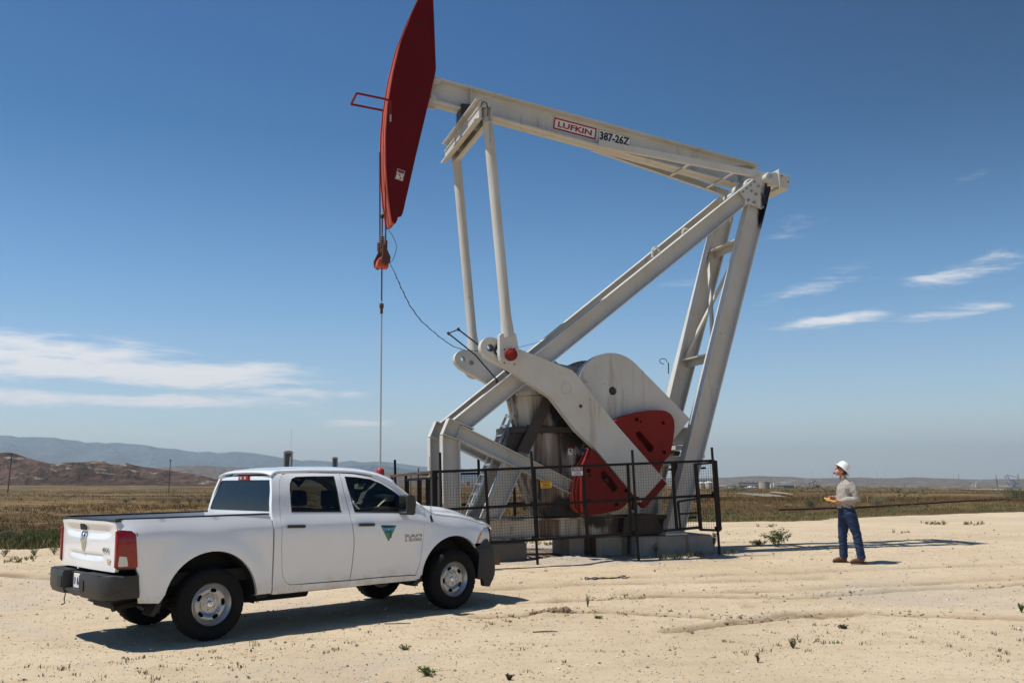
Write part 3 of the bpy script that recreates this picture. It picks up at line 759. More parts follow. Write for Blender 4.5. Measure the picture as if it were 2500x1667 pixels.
# horsehead
HN = [(1021, 0), (1007, 30), (993, 66), (985, 86), (977.8, 107), (965, 158), (960, 181), (956, 204), (947, 260), (942.5, 316), (942, 357), (942.5, 400), (944, 431), (948, 482), (953, 518), (957, 543)]
HB_ = [(967, 539), (970, 531), (980, 528), (984, 519), (1015.6, 380), (1045, 257.6), (1062, 183.7), (1064.5, 168), (1058, 0), (1055, -55), (1047, -62)]
HT = [(1044, -40)]
HW = .30
front = [A2(x, y, -HW) for x, y in HT + HN]
rear = [A2(x, y, -HW) for x, y in HB_]
hd = MB(); hd.prism(front + rear, -HW, -HW + .025); hd.prism(front + rear, HW, HW - .025)
# face plate between the cheeks, set back, with a raised track each side
def band(vv0, vv1, out, th):
    for (a, b) in zip(front, front[1:]):
        n = Vector((-(b[1] - a[1]), 0, (b[0] - a[0]))).normalized()
        if n.x > 0: n = -n
        A, B = Vector((a[0], 0, a[1])), Vector((b[0], 0, b[1]))
        P = []
        for vv in (vv0, vv1):
            P += [A + n * out + Vector((0, vv, 0)), B + n * out + Vector((0, vv, 0)), B + n * (out - th) + Vector((0, vv, 0)), A + n * (out - th) + Vector((0, vv, 0))]
        hd.hexa(P)
band(-HW + .025, HW - .025, -.06, .02)
for a, b in zip(rear[4:], rear[5:]):
    hd.hexa([(a[0], -.27, a[1]), (b[0], -.27, b[1]), (b[0] - .02, -.27, b[1]), (a[0] - .02, -.27, a[1]), (a[0], .27, a[1]), (b[0], .27, b[1]), (b[0] - .02, .27, b[1]), (a[0] - .02, .27, a[1])])
ho_ = hd.build('horsehead', DRED, pj, smooth=25)
hd = MB(); band(-.20, -.03, .0, .06); band(.03, .215, .0, .06); band(-HW, -HW + .045, .02, .03); band(HW - .05, HW, .02, .03)
hd.build('cable_track', ORANGE, ho_, smooth=25)
for x, y, r in ((1024, 58, .032), (1021, 217, .022), (1027, 229, .018), (967, 513.5, .035)):
    p = A3(x, y, -.3); m = MB(); m.lathe([(r, -.003), (r, -.006)], 14, (p.x, -.3, p.z), 'y'); m.build('bolt_hole', HOLE, ho_)
sg = [(970.6, 412), (988.6, 418.6), (983, 442.6), (964.6, 436.5)]
q = ondecal(sg, -.301, None, WHITE, 'warning_decal', ho_)
ondecal([(971, 413.2), (987.6, 419.4), (986.2, 425.0), (969.8, 419)], -.305, None, DECBLK, 'decal_header', q)
text_on('DANGER', [(971, 413.2), (987.6, 419.4), (986.2, 425.0), (969.8, 419)], -.311, DECRED, q, sc=(.86, .62), bold=.006)
c = A3(975.5, 430.6, -.306); m = MB(); m.tube([(c.x + .075 * math.cos(a / 20 * math.tau), c.y, c.z + .075 * math.sin(a / 20 * math.tau)) for a in range(21)], .006, 4, False); m.tube([(c.x - .05, c.y, c.z + .05), (c.x + .05, c.y, c.z - .05)], .005, 4); m.build('prohibition_ring', DECRED, q)
m = MB(); m.prism([(c.x - .02, c.z + .055), (c.x + .03, c.z + .03), (c.x + .005, c.z)], c.y, c.y - .003); m.prism([(c.x - .01, c.z - .06), (c.x + .03, c.z - .045), (c.x + .015, c.z - .005)], c.y, c.y - .003); m.build('falling_figure', DECBLK, q)
# latch bar standing out from the head
m = MB(); hp = [A3(*p, v) for p, v in (((953.5, 247), -.33), ((938, 242), -.33), ((870.6, 228), -.33), ((857, 255), -.15), ((934, 270), .28))]
for a, b in zip(hp, hp[1:]): m.bar(a, b, .035, .035)
m.bar(hp[0], hp[0] + Vector((0, 0, -.28)), .05, .05); m.build('cable_guard_frame', RED, ho_)
m = MB(); m.bar(hp[0] + Vector((0, -.01, -.3)), hp[0] + Vector((0, -.01, -.45)), .03, .03); m.build('latch_pin', GALV, ho_)
# bridle and rod
def cable(x, v, y0, y1, r=.017):
    m = MB(); a = A3(x, y0, v); b = A3(x, y1, v); n = 60
    for s_ in (0, 1, 2):
        m.tube([(a.x + (b.x - a.x) * k / n + .008 * math.cos(k * .9 + s_ * 2.09), v + .008 * math.sin(k * .9 + s_ * 2.09), a.z + (b.z - a.z) * k / n) for k in range(n + 1)], r * .62, 5)
    return m
cable(927.4, .12, 372, 590).build('wire_rope', RUSTY, pj); cable(941.3, -.15, 395, 595).build('wire_rope', RUSTY, pj)
for (x, v, y) in ((925, .05, 600), (941.5, -.15, 594)):
    a = A3(x, y - 8, v); b = A3(x, y + 14, v); m = MB(); m.tube([a, a.lerp(b, .15), b], [.03, .04, .036], 10); m.build('rope_socket', RUSTY, pj, 40)
rodx = 933.3
ra = A3(rodx, 524, -.03); RX = ra.x
def rodp(y): return (RX, -.03, A3(rodx, y, -.03).z)
m = MB(); m.tube([rodp(524), rodp(737)], .016, 10); m.build('polished_rod', RUSTY, pj, 40)
m = MB(); m.tube([rodp(735), (RX, -.03, 1.9)], .0175, 12); m.build('polished_rod', GALV, pj, 40)
for y0, y1, r in ((524, 533, .034), (577, 600, .038), (600, 607, .05), (607, 620, .042), (741, 752, .045), (752, 766, .03)):
    m = MB(); z0, z1_ = rodp(y1)[2], rodp(y0)[2]
    m.lathe([(r * .85, z0), (r, z0 + .01), (r, z1_ - .01), (r * .85, z1_)], 12, (RX, -.03, 0), 'z'); m.build('rod_clamp', OILY if y0 < 570 else RUSTY, pj, 40)
m = MB(); 
for k in range(5): 
    z = rodp(578 + k * 4.5)[2]; m.tube([(RX - .06, -.075, z), (RX + .06, -.075, z)], .010, 6)
m.build('clamp_bolts', BOLT, pj)
def carrier():
    m = MB(); zt, zb = rodp(605)[2], rodp(656)[2]
    m.prism([(RX - .13, zb + .02), (RX + .12, zb), (RX + .13, zb + .12), (RX + .05, zb + .22), (RX - .05, zb + .22), (RX - .10, zb + .16)], -.13, .08)
    return m
carrier().build('carrier_bar', ORANGE, pj, bevel=.02)
for s_, vv in ((1, -.17), (-1, .10)):
    m = MB(); zb = rodp(650)[2]; q = [(RX - .02, zb + .42), (RX + .03, zb + .43), (RX + .15, zb + .17), (RX + .14, zb + .05), (RX + .06, zb - .01), (RX - .05, zb + .06), (RX - .02, zb + .2)]
    if s_ < 0: q = [(2 * RX - a, b - .05) for a, b in q]
    m.prism(q, vv - .03, vv + .03); m.build('carrier_hook', RUSTY, pj, bevel=.012)
# control wires
m = MB(); W0 = [(944, 556, -.1), (957, 573, -.1), (965, 590, -.1), (969, 602, -.1), (965, 620, -.1), (958, 637, -.1), (952, 640, -.1)]
m.tube([A3(*p) for p in W0], .006, 5); m.build('control_wire', WIREM, pj)
m = MB(); W1 = [(951, 641, -.1), (957, 653, 0), (964, 667, .05), (980, 704, .1), (1000, 745, .2), (1025, 780, .25), (1050, 803, .3), (1075, 824, .35), (1105, 845, .4), (1135, 855, .45), (1175, 857, .5)]
pts = [A3(*p) for p in W1]; m.tube(pts, .007, 5)
hel = []
L_ = 0
for a, b in zip(pts[2:], pts[3:]):
    k = int((b - a).length / .05)
    for i in range(k): p = a.lerp(b, i / k); hel.append(p + Vector((math.cos(L_ * 1.6) * .016, math.sin(L_ * 1.6) * .016, 0))); L_ += 1
m.tube(hel, .006, 4, False); m.build('control_wire', WIREM, pj)
m = MB(); m.tube([A3(1175, 857, .5), A3(1220, 857, .5), A3(1262, 849, .5), A3(1320, 834, .5)], .005, 5); m.build('control_wire', WIREM, pj)
# rod frame bracket on the diagonals
m = MB(); P = [A3(1244, 914, -.45), A3(1172, 845, -.5), A3(1119, 804, -.45), A3(1095, 814, .45), A3(1160, 866, .5), A3(1212, 926, .45)]
m.tube(P, .016, 8); m.tube([P[2] + Vector((-.01, 0, .03)), P[2] + Vector((.02, 0, -.03))], .028, 8); m.tube([P[3] + Vector((-.02, 0, .03)), P[3] + Vector((.02, 0, -.03))], .028, 8); m.build('stop_bracket', WIREM, pj)
for p in (P[0], P[5]): m = MB(); m.tube([p, p + Vector((.02, 0, -.1))], .03, 8); m.build('bracket_clamp', RUSTY, pj)
# equalizer
eqn = 1.38
def EQ(P, v0, v1, name, mat=CREAM, ref=-1.38, **kw):
    m = MB(); m.prism(AP(P, ref), v0, v1); return m.build(name, mat, pj, **kw)
EQ([(1161, 239.5), (1172, 238), (1205, 240.5), (1204, 243), (1173, 241.5), (1162, 243)], -eqn, eqn, 'equalizer_top_flange')
EQ([(1173, 241), (1176, 241), (1176, 290), (1173, 290)], -eqn, eqn, 'equalizer_web')
EQ([(1200, 242), (1202.5, 242), (1199.5, 296), (1197, 296)], -eqn, eqn, 'equalizer_web')
EQ([(1186, 298), (1206, 291), (1206, 294), (1188, 301.5)], -eqn, eqn, 'equalizer_bottom_flange')
EQ([(1158, 291), (1178, 286), (1178, 290), (1158, 295)], -eqn, eqn, 'equalizer_bottom_flange')
EQ([(1174, 241.5), (1201, 243), (1201, 262), (1174, 262)], -eqn, -eqn + .02, 'end_plate'); EQ([(1174, 241.5), (1201, 243), (1201, 262), (1174, 262)], eqn - .02, eqn, 'end_plate')
for v0, v1 in ((-eqn, -.62), (.50, eqn)):
    EQ([(1169.5, 262), (1173, 261), (1173, 288), (1169.5, 289)], v0, v1, 'doubler_plate'); EQ([(1167, 260.5), (1174, 260.5), (1174, 263), (1167, 263)], v0, v1, 'doubler_lip', OILY if 0 else CREAM)
for v0 in (-.75, .55):
    EQ([(1176, 262), (1198, 264), (1197, 294), (1176, 290)], v0, v0 + .02, 'diaphragm')
m = MB(); c_ = A3(1187, 262, -1.38)
m.box((c_.x - .2, -.22, c_.z + .18), (c_.x + .16, .22, c_.z + .52)); m.build('equalizer_bearing', OILY, pj, bevel=.03)
for v_ in (-eqn - .01, eqn + .01):
    p = A3(1174, 260, v_); m = MB(); m.tube([(p.x, v_, p.z), (p.x + .05, v_ - .02, p.z + .10), (p.x + .11, v_ - .02, p.z + .08), (p.x + .15, v_, p.z - .03), (p.x + .15, v_ + .03, p.z - .18)], .011, 6); m.build('grease_hose', WIREM, pj)
# pitmans
wr = A3(1246, 866, -1.3)
vP = -1.22
ptop, pbot = A3(1188, 268, vP), A3(1240, 824, vP)
def pitman():
    m = MB(); a, b = ptop, pbot; d = b - a
    m.tube([a + Vector((0, 0, .1)), a, a + d * .90, a + d * .955, b], [.105, .105, .105, .125, .135], 18); return m
PITM = painted('cream_paint_pitman', (.56, .55, .515), .12, .8)
pts_ = both(pitman, 'pitman_arm', PITM, smooth=40)
pl = [(1219.5, 818), (1223.5, 813), (1256.5, 812), (1260.5, 816), (1268, 856.5), (1269.5, 869)] + [(1245 + 24.7 * math.cos(a), 869 + 24.7 * math.sin(a)) for a in [R_(k) for k in range(15, 176, 16)]] + [(1219.5, 869)]
def clev():
    m = MB(); m.prism(AP(pl, -1.30), -1.30, -1.15); return m
both(clev, 'pitman_clevis', CREAM, bevel=.012)
def cap():
    m = MB(); m.lathe([(.0, -1.45), (.05, -1.445), (.075, -1.43), (.08, -1.40), (.115, -1.39), (.125, -1.37), (.125, -1.30)], 24, (wr.x, 0, wr.z), 'y'); return m
both(cap, 'wrist_pin_cap', RED, smooth=35)
for (x, y) in ((1231.5, 853), (1256.5, 851.5), (1231, 886), (1256, 889)):
    p = A3(x, y, -1.30); m = MB(); m.lathe([(.016, -1.299), (.016, -1.306)], 8, (p.x, 0, p.z), 'y'); m.build('bolt_hole', HOLE, pj)
# crank and counterbalance arm
def crank_poly():
    tip = [(1196.5 + 23 * math.cos(R_(a)), 846 + 23 * math.sin(R_(a))) for a in range(140, 290, 15)]
    return tip + [(1206, 824), (1218, 831), (1269, 852.5), (1397, 903.5), (1411, 919), (1499.5, 1029.8), (1618, 1165), (1627.5, 1180.5), (1574.5, 1239), (1458, 1099), (1406.7, 1050), (1346, 971), (1249, 905), (1190, 873)]
CP = AP(crank_poly(), -1.09)
def circ(x, y, r, n=16): return [(x + r * math.cos(k / n * math.tau), y + r * math.sin(k / n * math.tau)) for k in range(n)]
hA, hB = A2(1195.4, 846.5, -1.09), A2(1218, 857, -1.09); hC = A2(1418, 991, -1.09)
def crank():
    return panel(CP, [circ(*hA, .055), circ(*hB, .055), circ(*hC, .04)], .35, lambda a, b: (a, -1.09, b), (0, .20, 0)).join(panel(CP, [circ(*hA, .055), circ(*hB, .055), circ(*hC, .04)], .35, lambda a, b: (a, -.89, b), (0, -.001, 0)))
CRK = painted('cream_paint_crank', (.60, .58, .53), 0, .8, oil=[((hB[0] + .02, -1.09, hB[1] + .02), .17, (1., .2, 1.)), ((hA[0] + .02, -1.09, hA[1] - .02), .09, (1., .2, 1.))])
co = both(crank, 'crank_arm', CRK)
for s_, o_ in ((1, co[0]), (-1, co[1])):
    m = MB()
    P = AP([(1563.4, 1226.6), (1574.5, 1239.5), (1628, 1180.5), (1616.5, 1167.5)], -1.09)
    m.prism(P, -1.095 * s_, -.885 * s_); m.build('red_end_band', RED, o_)
    m = MB(); p = A3(1382.4, 948, -1.09)
    m.tube([(p.x + .11 * math.cos(k / 28 * math.tau), -1.091 * s_, p.z + .11 * math.sin(k / 28 * math.tau)) for k in range(29)], .0018, 4, False); m.build('scribed_ring', WIREM, o_)
    lip = [(1178, 846), (1181, 834), (1190, 826), (1200, 823.5), (1212, 826)]
# shaft crank slab
shc = A3(1496, 954, -.80); R0 = .80
e1 = A2(1684, 1023, -.80)
def slab():
    vS = -.80; c = (shc.x, shc.z); dirv = Vector((e1[0] - A2(1547, 884, vS)[0], e1[1] - A2(1547, 884, vS)[1])).normalized(); nrm = Vector((-dirv.y, dirv.x))
    if nrm.y < 0: nrm = -nrm
    a0 = math.atan2(nrm.y, nrm.x); P = [(c[0] + R0 * math.cos(a0 + math.pi * k / 24), c[1] + R0 * math.sin(a0 + math.pi * k / 24)) for k in range(25)]
    Lg = (Vector(e1) - Vector(c)).dot(dirv)
    P += [(c[0] + dirv.x * Lg - nrm.x * R0, c[1] + dirv.y * Lg - nrm.y * R0), (c[0] + dirv.x * Lg + nrm.x * R0, c[1] + dirv.y * Lg + nrm.y * R0)]
    return panel(P, [circ(shc.x, shc.z, .088, 20)], .4, lambda a, b: (a, vS, b), (0, .24, 0))
both(slab, 'crank_disc_arm', CREAM)
def shend():
    m = MB(); m.lathe([(.0, -.78), (.06, -.78), (.072, -.77), (.072, -.50)], 18, (shc.x, 0, shc.z), 'y'); return m
both(shend, 'crankshaft_end', OILY, smooth=40)
UW = [(1501, 1028), (1512, 1020.5), (1524, 1014), (1548, 1008.5), (1566, 1004), (1584, 1001.5), (1602, 1000.8), (1617, 1001.5), (1627, 1003.5), (1638, 1010.5), (1644.5, 1021), (1646.5, 1032), (1647, 1044), (1645, 1064), (1642.5, 1082), (1637, 1106.5), (1631, 1115.5), (1620, 1127), (1614.5, 1142), (1609.5, 1156)]
slotU = [(1552, 1057.5), (1556.5, 1053), (1564, 1053), (1595.5, 1089), (1596.5, 1094.5), (1590, 1103.5), (1584.5, 1103.5), (1553, 1064)]
def weight(P, slot, holes, rib=0):
    def f():
        vW = -1.04; Q = AP(P, vW); hs = [AP(slot, vW)] + [circ(*A2(x, y, vW), r, 12) for x, y, r in holes]
        m = panel(Q, hs, .35, lambda a, b: (a, vW, b), (0, .30, 0)); m.add([(a, vW + .30, b) for a, b in Q], [tuple(range(len(Q)))])
        return m
    return f
uw = both(weight(UW, slotU, [(1555, 1023.5, .042), (1565, 1029, .022), (1619.5, 1032, .042), (1622, 1103.5, .042)]), 'counterweight', RED, bevel=0)
LW = [(1443.5, 1095), (1453, 1104), (1547, 1209), (1537.5, 1223), (1514, 1244), (1472, 1253.5), (1434.8, 1257), (1424, 1250), (1421.5, 1230), (1421, 1200), (1421.5, 1170), (1423.5, 1140), (1427, 1131), (1434, 1120)]
slotL = [(1464, 1156), (1470, 1149.5), (1477, 1148.5), (1508, 1185), (1508.5, 1190), (1503.5, 1198), (1496, 1200.5), (1464.5, 1162)]
lw = both(weight(LW, slotL, [(1437, 1149, .046), (1441, 1160.5, .024), (1438.5, 1223, .042), (1505.5, 1230.5, .040), (1529, 1197, .042)]), 'counterweight', RED)
for s_, a_, b_ in ((1, uw[0], lw[0]), (-1, uw[1], lw[1])):
    for o_, pts3 in ((a_, [(1565.5, 1087, .045), (1592, 1126, .055)]), (b_, [(1496, 1164, .045)])):
        for x, y, r in pts3:
            p = A3(x, y, -1.04); m = MB(); m.lathe([(r, -1.05 * s_), (r, -1.03 * s_)], 16, (p.x, 0, p.z), 'y'); m.build('lug_boss', RED, o_)
    for o_, sl in ((a_, slotU), (b_, slotL)):
        Q = AP(sl, -1.04); m = MB(); m.prism([(p[0] * 1.0, p[1]) for p in Q], -.86 * s_, -.78 * s_); m.build('slot_back', DRED, o_)
        x, y = ((1565, 1081) if sl is slotU else (1484, 1171)); p = A3(x, y, -1.0); m = MB(); m.lathe([(.05, -.95 * s_), (.05, -.85 * s_)], 6, (p.x, 0, p.z), 'y'); m.build('clamp_bolt', OILY, o_)
    # thick rounded back lobes of the lower weight
    m = MB(); Q = AP([(1443, 1096), (1436, 1104), (1424, 1119), (1412, 1136), (1402, 1168), (1396, 1202), (1398, 1236), (1410, 1250), (1436, 1257.5), (1470, 1254), (1470, 1130)], -.72)
    m.prism(Q, -.74 * s_, -.52 * s_); m.build('weight_lobe', ORANGE, b_, bevel=.03)
    m = MB(); Q2 = AP([(1445, 1100), (1430, 1112), (1419, 1133), (1410, 1168), (1405, 1202), (1407, 1237), (1418, 1250), (1440, 1257.5), (1470, 1254), (1470, 1130)], -.88)
    m.prism(Q2, -.90 * s_, -.745 * s_); m.build('weight_lobe', RED, b_, bevel=.02)
# gearbox
GB = -.5
m = MB()
def gprism(P, v0, v1, ref=GB): m.prism(AP(P, ref), v0, v1)
BODY = [(1262, 1106), (1288, 1056), (1500, 1056), (1512, 1075), (1520, 1262), (1330, 1262), (1316, 1190), (1275, 1165)]
Q = AP(BODY, GB); Q = Q
def facet(P, v, ch, name, mat):
    """casing with chamfered vertical corners"""
    mm = MB(); us = [p[0] for p in P]; c = sum(us) / len(us); k = 1 - ch / (max(us) - c)
    n = len(P); rows = [(-v, k), (-v + ch, 1.), (v - ch, 1.), (v, k)]
    vs = []
    for vv, kk in rows: vs += [(c + (u - c) * kk, vv, z) for u, z in P]
    fs = [tuple(range(n)), tuple(range(3 * n, 4 * n))[::-1]] + [(r * n + i, r * n + (i + 1) % n, (r + 1) * n + (i + 1) % n, (r + 1) * n + i) for r in range(3) for i in range(n)]
    mm.add(vs, fs); return mm.build(name, mat, pj, bevel=.015)
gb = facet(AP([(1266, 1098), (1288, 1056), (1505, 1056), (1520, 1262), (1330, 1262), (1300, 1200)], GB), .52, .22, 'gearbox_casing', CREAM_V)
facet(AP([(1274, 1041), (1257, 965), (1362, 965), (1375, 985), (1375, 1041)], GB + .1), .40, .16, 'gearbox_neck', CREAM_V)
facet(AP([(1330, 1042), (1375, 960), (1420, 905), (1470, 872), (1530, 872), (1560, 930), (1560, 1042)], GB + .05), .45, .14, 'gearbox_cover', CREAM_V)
facet(AP([(1246, 1041), (1540, 1041), (1540, 1056), (1246, 1056)], GB - .03), .55, .1, 'split_flange', OILY)
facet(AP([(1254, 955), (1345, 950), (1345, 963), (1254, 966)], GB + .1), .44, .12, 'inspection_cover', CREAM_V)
for k in range(7):
    for yy in (1040, 1058):
        p = A3(1256 + k * 34, yy, -.55); mm = MB(); mm.lathe([(.024, -.03), (.024, .03)], 6, (p.x, -.51, p.z), 'z'); mm.build('bolt', OILY, pj)
for k in range(4):
    p = A3(1262 + k * 24, 962, -.42); mm = MB(); mm.lathe([(.018, -.03), (.018, .03)], 6, (p.x, -.40, p.z), 'z'); mm.build('bolt', GALV, pj)
mm = MB(); P = AP([(1345, 963), (1330, 962), (1262, 1100), (1290, 1108), (1340, 1000)], -.56); mm.prism(P, -.585, -.56); mm.build('splash_guard', OILY, pj)
mm = MB(); P = AP([(1246, 1046), (1262, 1040), (1296, 1040), (1262, 1104), (1232, 1092)], -.45); mm.prism(P, -.45, .45); mm.build('catwalk_box', OILY, pj, bevel=.01)
# small decals on the casing
for P4, hdr in ((([1387, 1091], [1398, 1091], [1398, 1110], [1387, 1110]), DECRED), (([1420, 1093], [1437, 1093], [1437, 1112], [1420, 1112]), None)):
    P4 = [tuple(p) for p in P4]; q = ondecal(P4, -.523, None, WHITE, 'casing_decal', gb)
    if hdr:
        ondecal([(1387, 1091), (1398, 1091), (1398, 1095), (1387, 1095)], -.528, None, DECRED, 'decal_header', q)
        ondecal([(1389, 1097), (1396, 1096), (1394, 1100), (1396, 1108), (1392, 1102)], -.528, None, DECBLK, 'falling_figure', q)
    else:
        for k in range(5): ondecal([(1420, 1096 + k * 3.2), (1437, 1096 + k * 3.2), (1437, 1097.6 + k * 3.2), (1420, 1097.6 + k * 3.2)], -.528, None, DECRED, 'stripe', q)
        ondecal([(1420, 1093.2), (1429, 1093.2), (1429, 1103), (1420, 1103)], -.533, None, DECBLUE, 'star_field', q)
# brake drum lever etc behind
mm = MB(); p = A3(1385, 890, -.1); mm.tube([A3(1352, 885, -.2), A3(1362, 893, -.2), A3(1405, 902, -.2), A3(1420, 912, -.2)], .05, 8); mm.build('vent_pipe', GALV, pj)
# skid
def skid():
    mm = MB(); u0, u1 = -5.45, -.25
    mm.merge = None
    for z in (SK_T - .03, SK_B): mm.box((u0, -.64, z), (u1, -.37, z + .03))
    mm.box((u0, -.515, SK_B + .03), (u1, -.495, SK_T - .03))
    return mm
both(skid, 'skid_beam', CREAM_S)
for u in (-5.44, -4.2, -2.9, -1.9, -.9, -.3):
    mm = MB(); mm.box((u, -.49, SK_B + .04), (u + .18, .49, SK_T - .035)); mm.build('skid_cross_member', CREAM_S, pj)
mm = MB(); P = AP([(1525, 1262), (1560, 1253), (1600, 1256), (1626, 1300), (1545, 1308), (1520, 1300)], -.66); mm.prism(P, -.665, -.3); mm.build('oily_end_plate', OILY, pj, bevel=.01)
mm = MB(); mm.box((_rb[0] - .05, -.90, .555), (_rq[0] + .08, -.55, .59)); mm.build('base_plate', CREAM, pj)
mm = MB(); mm.box((_rb[0] - .05, .55, .555), (_rq[0] + .08, .90, .59)); mm.build('base_plate', CREAM, pj)
mm = MB(); P = AP([(1530, 1256), (1620, 1256), (1640, 1262), (1620, 1266), (1530, 1262)], -.66); mm.prism(P, -.70, .70); mm.build('drip_tray', OILY, pj)
# ladder
def rail(v, pts):
    mm = MB()
    for a, b in zip(pts, pts[1:]): mm.bar(A3(*a, v), A3(*b, v), .03, .07, side=(0, 1, 0))
    return mm
lt, lb_ = A3(1253, 1008, -.15), A3(1150, 1249, -.15)
for v in (-.15, .28):
    mm = MB(); mm.bar((lt.x, v, lt.z), (lb_.x, v, lb_.z), .025, .055, side=(0, 1, 0)); mm.build('ladder_rail', GALV, pj)
for k in range(10):
    p = lt.lerp(lb_, (k + .25) / 10); mm = MB(); mm.box((p.x - .02, -.15, p.z - .02), (p.x + .04, .28, p.z + .015)); mm.build('ladder_rung', GALV, pj)
mm = MB(); mm.bar(A3(1232, 1062, -.15), A3(1260, 1075, -.2), .1, .02, side=(0, 0, 1)); mm.build('ladder_bracket', GALV, pj)
# motor and its stand at the back
mm = MB(); a, b = A3(1645, 1042, .1), A3(1670, 1085, .1); mm.box((a.x - .1, .0, b.z), (b.x + .05, .62, a.z)); mm.build('motor_housing', plain('motor_grey', (.23, .23, .215), .6), pj, bevel=.03)
mm = MB(); a, b = A3(1636, 1088, 0), A3(1676, 1098, 0); mm.box((a.x, -.25, b.z), (b.x, .6, a.z)); mm.build('motor_rail', CREAM, pj)
mm = MB(); a, b = A3(1640, 1100, 0), A3(1672, 1112, 0); mm.lathe([(.10, b.z), (.13, b.z + .05), (.13, a.z - .02), (.1, a.z)], 14, (a.x + .12, .1, 0), 'z'); mm.build('motor_mount', OILY, pj, 40)
mm = MB(); a, b = A3(1600, 1114, 0), A3(1690, 1130, 0); mm.box((a.x - .4, -.4, b.z - .05), (b.x, .4, a.z)); mm.build('motor_frame', CREAM, pj)
for u_ in (-.9, .05):
    for s_ in (-1, 1):
        mm = MB(); mm.bar((u_, s_ * .36, A3(1640, 1130, 0).z), (u_ - .05, s_ * .36, SK_T), .09, .09, side=(0, 1, 0)); mm.build('motor_leg', CREAM if s_ > 0 else OILY, pj)
mm = MB(); p = A3(1716, 1113, -.6); mm.box((p.x - .08, -.62, p.z - .04), (p.x + .03, -.5, p.z + .05)); mm.build('leg_bracket', RUSTY, pj)
mm = MB(); P = [A3(1632, 912, .3), A3(1632, 885, .3)]; mm.tube(P, .012, 6)
c = A3(1625, 885, .3); mm.tube([(c.x + .04 - .10 + .09 * math.cos(R_(a)), .3, c.z + .03 + .06 * math.sin(R_(a))) for a in range(-20, 300, 20)], .009, 5); mm.build('antenna_loop', WIREM, pj)
# wellhead below the rod
wh = empty('wellhead', PO + PU * RX + PV * -.03, PROT, 'rusty wellhead with red stuffing box, half hidden by the truck cab', 'wellhead')
mm = MB(); mm.lathe([(.075, 1.83), (.082, 1.85), (.082, 1.95), (.06, 1.98), (.03, 1.99)], 16); mm.build('stuffing_box', DECRED, wh, 40)
mm = MB(); mm.lathe([(.11, .1), (.11, .55), (.20, .56), (.20, .66), (.09, .67), (.09, 1.1), (.17, 1.11), (.17, 1.2), (.075, 1.21), (.075, 1.62), (.11, 1.64), (.11, 1.74), (.068, 1.75), (.068, 1.83)], 18); mm.build('casing_head', OILY, wh, 40)
for z_, L2 in ((.9, .5), (1.4, .34)):
    mm = MB(); mm.tube([(-.02, 0, z_), (L2, 0, z_)], .04, 10); mm.lathe([(.07, L2 - .1), (.07, L2 + .02)], 12, (0, 0, z_), 'x'); mm.tube([(L2 - .04, 0, z_), (L2 - .04, -.14, z_)], .015, 6); mm.lathe([(.09, -.16), (.09, -.14)], 12, (L2 - .04, 0, z_), 'y'); mm.build('valve', OILY, wh, 40)
mm = MB(); mm.lathe([(.07, -.05), (.07, 0.)], 18, (.16, -.18, 1.45), 'y'); mm.build('pressure_gauge', WHITE, wh, 40)
# concrete blocks
def gl(u, v): p = PO + PU * u + PV * v; return base_z(p.x, p.y)
def block(name, label, poly, v0, v1, z0=0., z1=.55, mat=CONC, batter=.0):
    cx = sum(p[0] for p in poly) / len(poly); loc = PO + PU * cx + PV * v0
    e = MB(); n = len(poly)
    rings = []
    for z_, k in ((z0, batter), (z1 - .02, 0), (z1, -.02)):
        rings.append([(u - cx + (k if u > cx else -k), v + (-k if v < .3 * (v1 - v0) else 0), z_) for u, v in [(p[0], p[1] - v0) for p in poly]])
    vs = [q for r in rings for q in r]
    fs = [tuple(range(n))[::-1], tuple(range(2 * n, 3 * n))] + [(r * n + i, r * n + (i + 1) % n, (r + 1) * n + (i + 1) % n, (r + 1) * n + i) for r in range(2) for i in range(n)]
    e.add(vs, fs); o = e.build(name, mat, None, smooth=30); o.location = loc; o.rotation_euler = (0, 0, PROT)
    return tag(o, label, 'concrete block')
block('concrete_block', 'pale sloping concrete block under the rear leg of the pumpjack', [(-1.14, -.92), (.56, -.92), (.56, .92), (-1.14, .92)], -.92, .92, .05, .545, CONC, .05)
block('concrete_block', 'concrete block coloured dark for shade under the front end of the skid beside the truck bumper', [(-5.7, -.75), (-3.5, -.75), (-3.5, .75), (-5.7, .75)], -.75, .75, .0, .50, CONC_D)
block('concrete_block', 'pale concrete pier at the middle of the skid, left of the oil stains', [(-2.45, -.40), (-2.12, -.40), (-2.12, .6), (-2.45, .6)], -.4, .6, .05, .545, CONC)
OILC = painted('oil_soaked_concrete', (.26, .25, .22), 1.1, .3)
block('concrete_block', 'oil stained concrete pier below the gearbox between two pale ones', [(-1.95, -.62), (-1.25, -.62), (-1.25, .62), (-1.95, .62)], -.62, .62, .05, .545, OILC)
mm = MB(); mm.box((-.085, -.01, 0), (.085, .01, .155)); o = mm.build('rusty_plate', RUSTY); p = hit(1210, 1378); o.location = (p.x, p.y, p.z - .01); o.rotation_euler = (R_(-8), 0, R_(8)); tag(o, 'small rusty steel plate standing on the gravel by the truck bumper', 'steel plate')

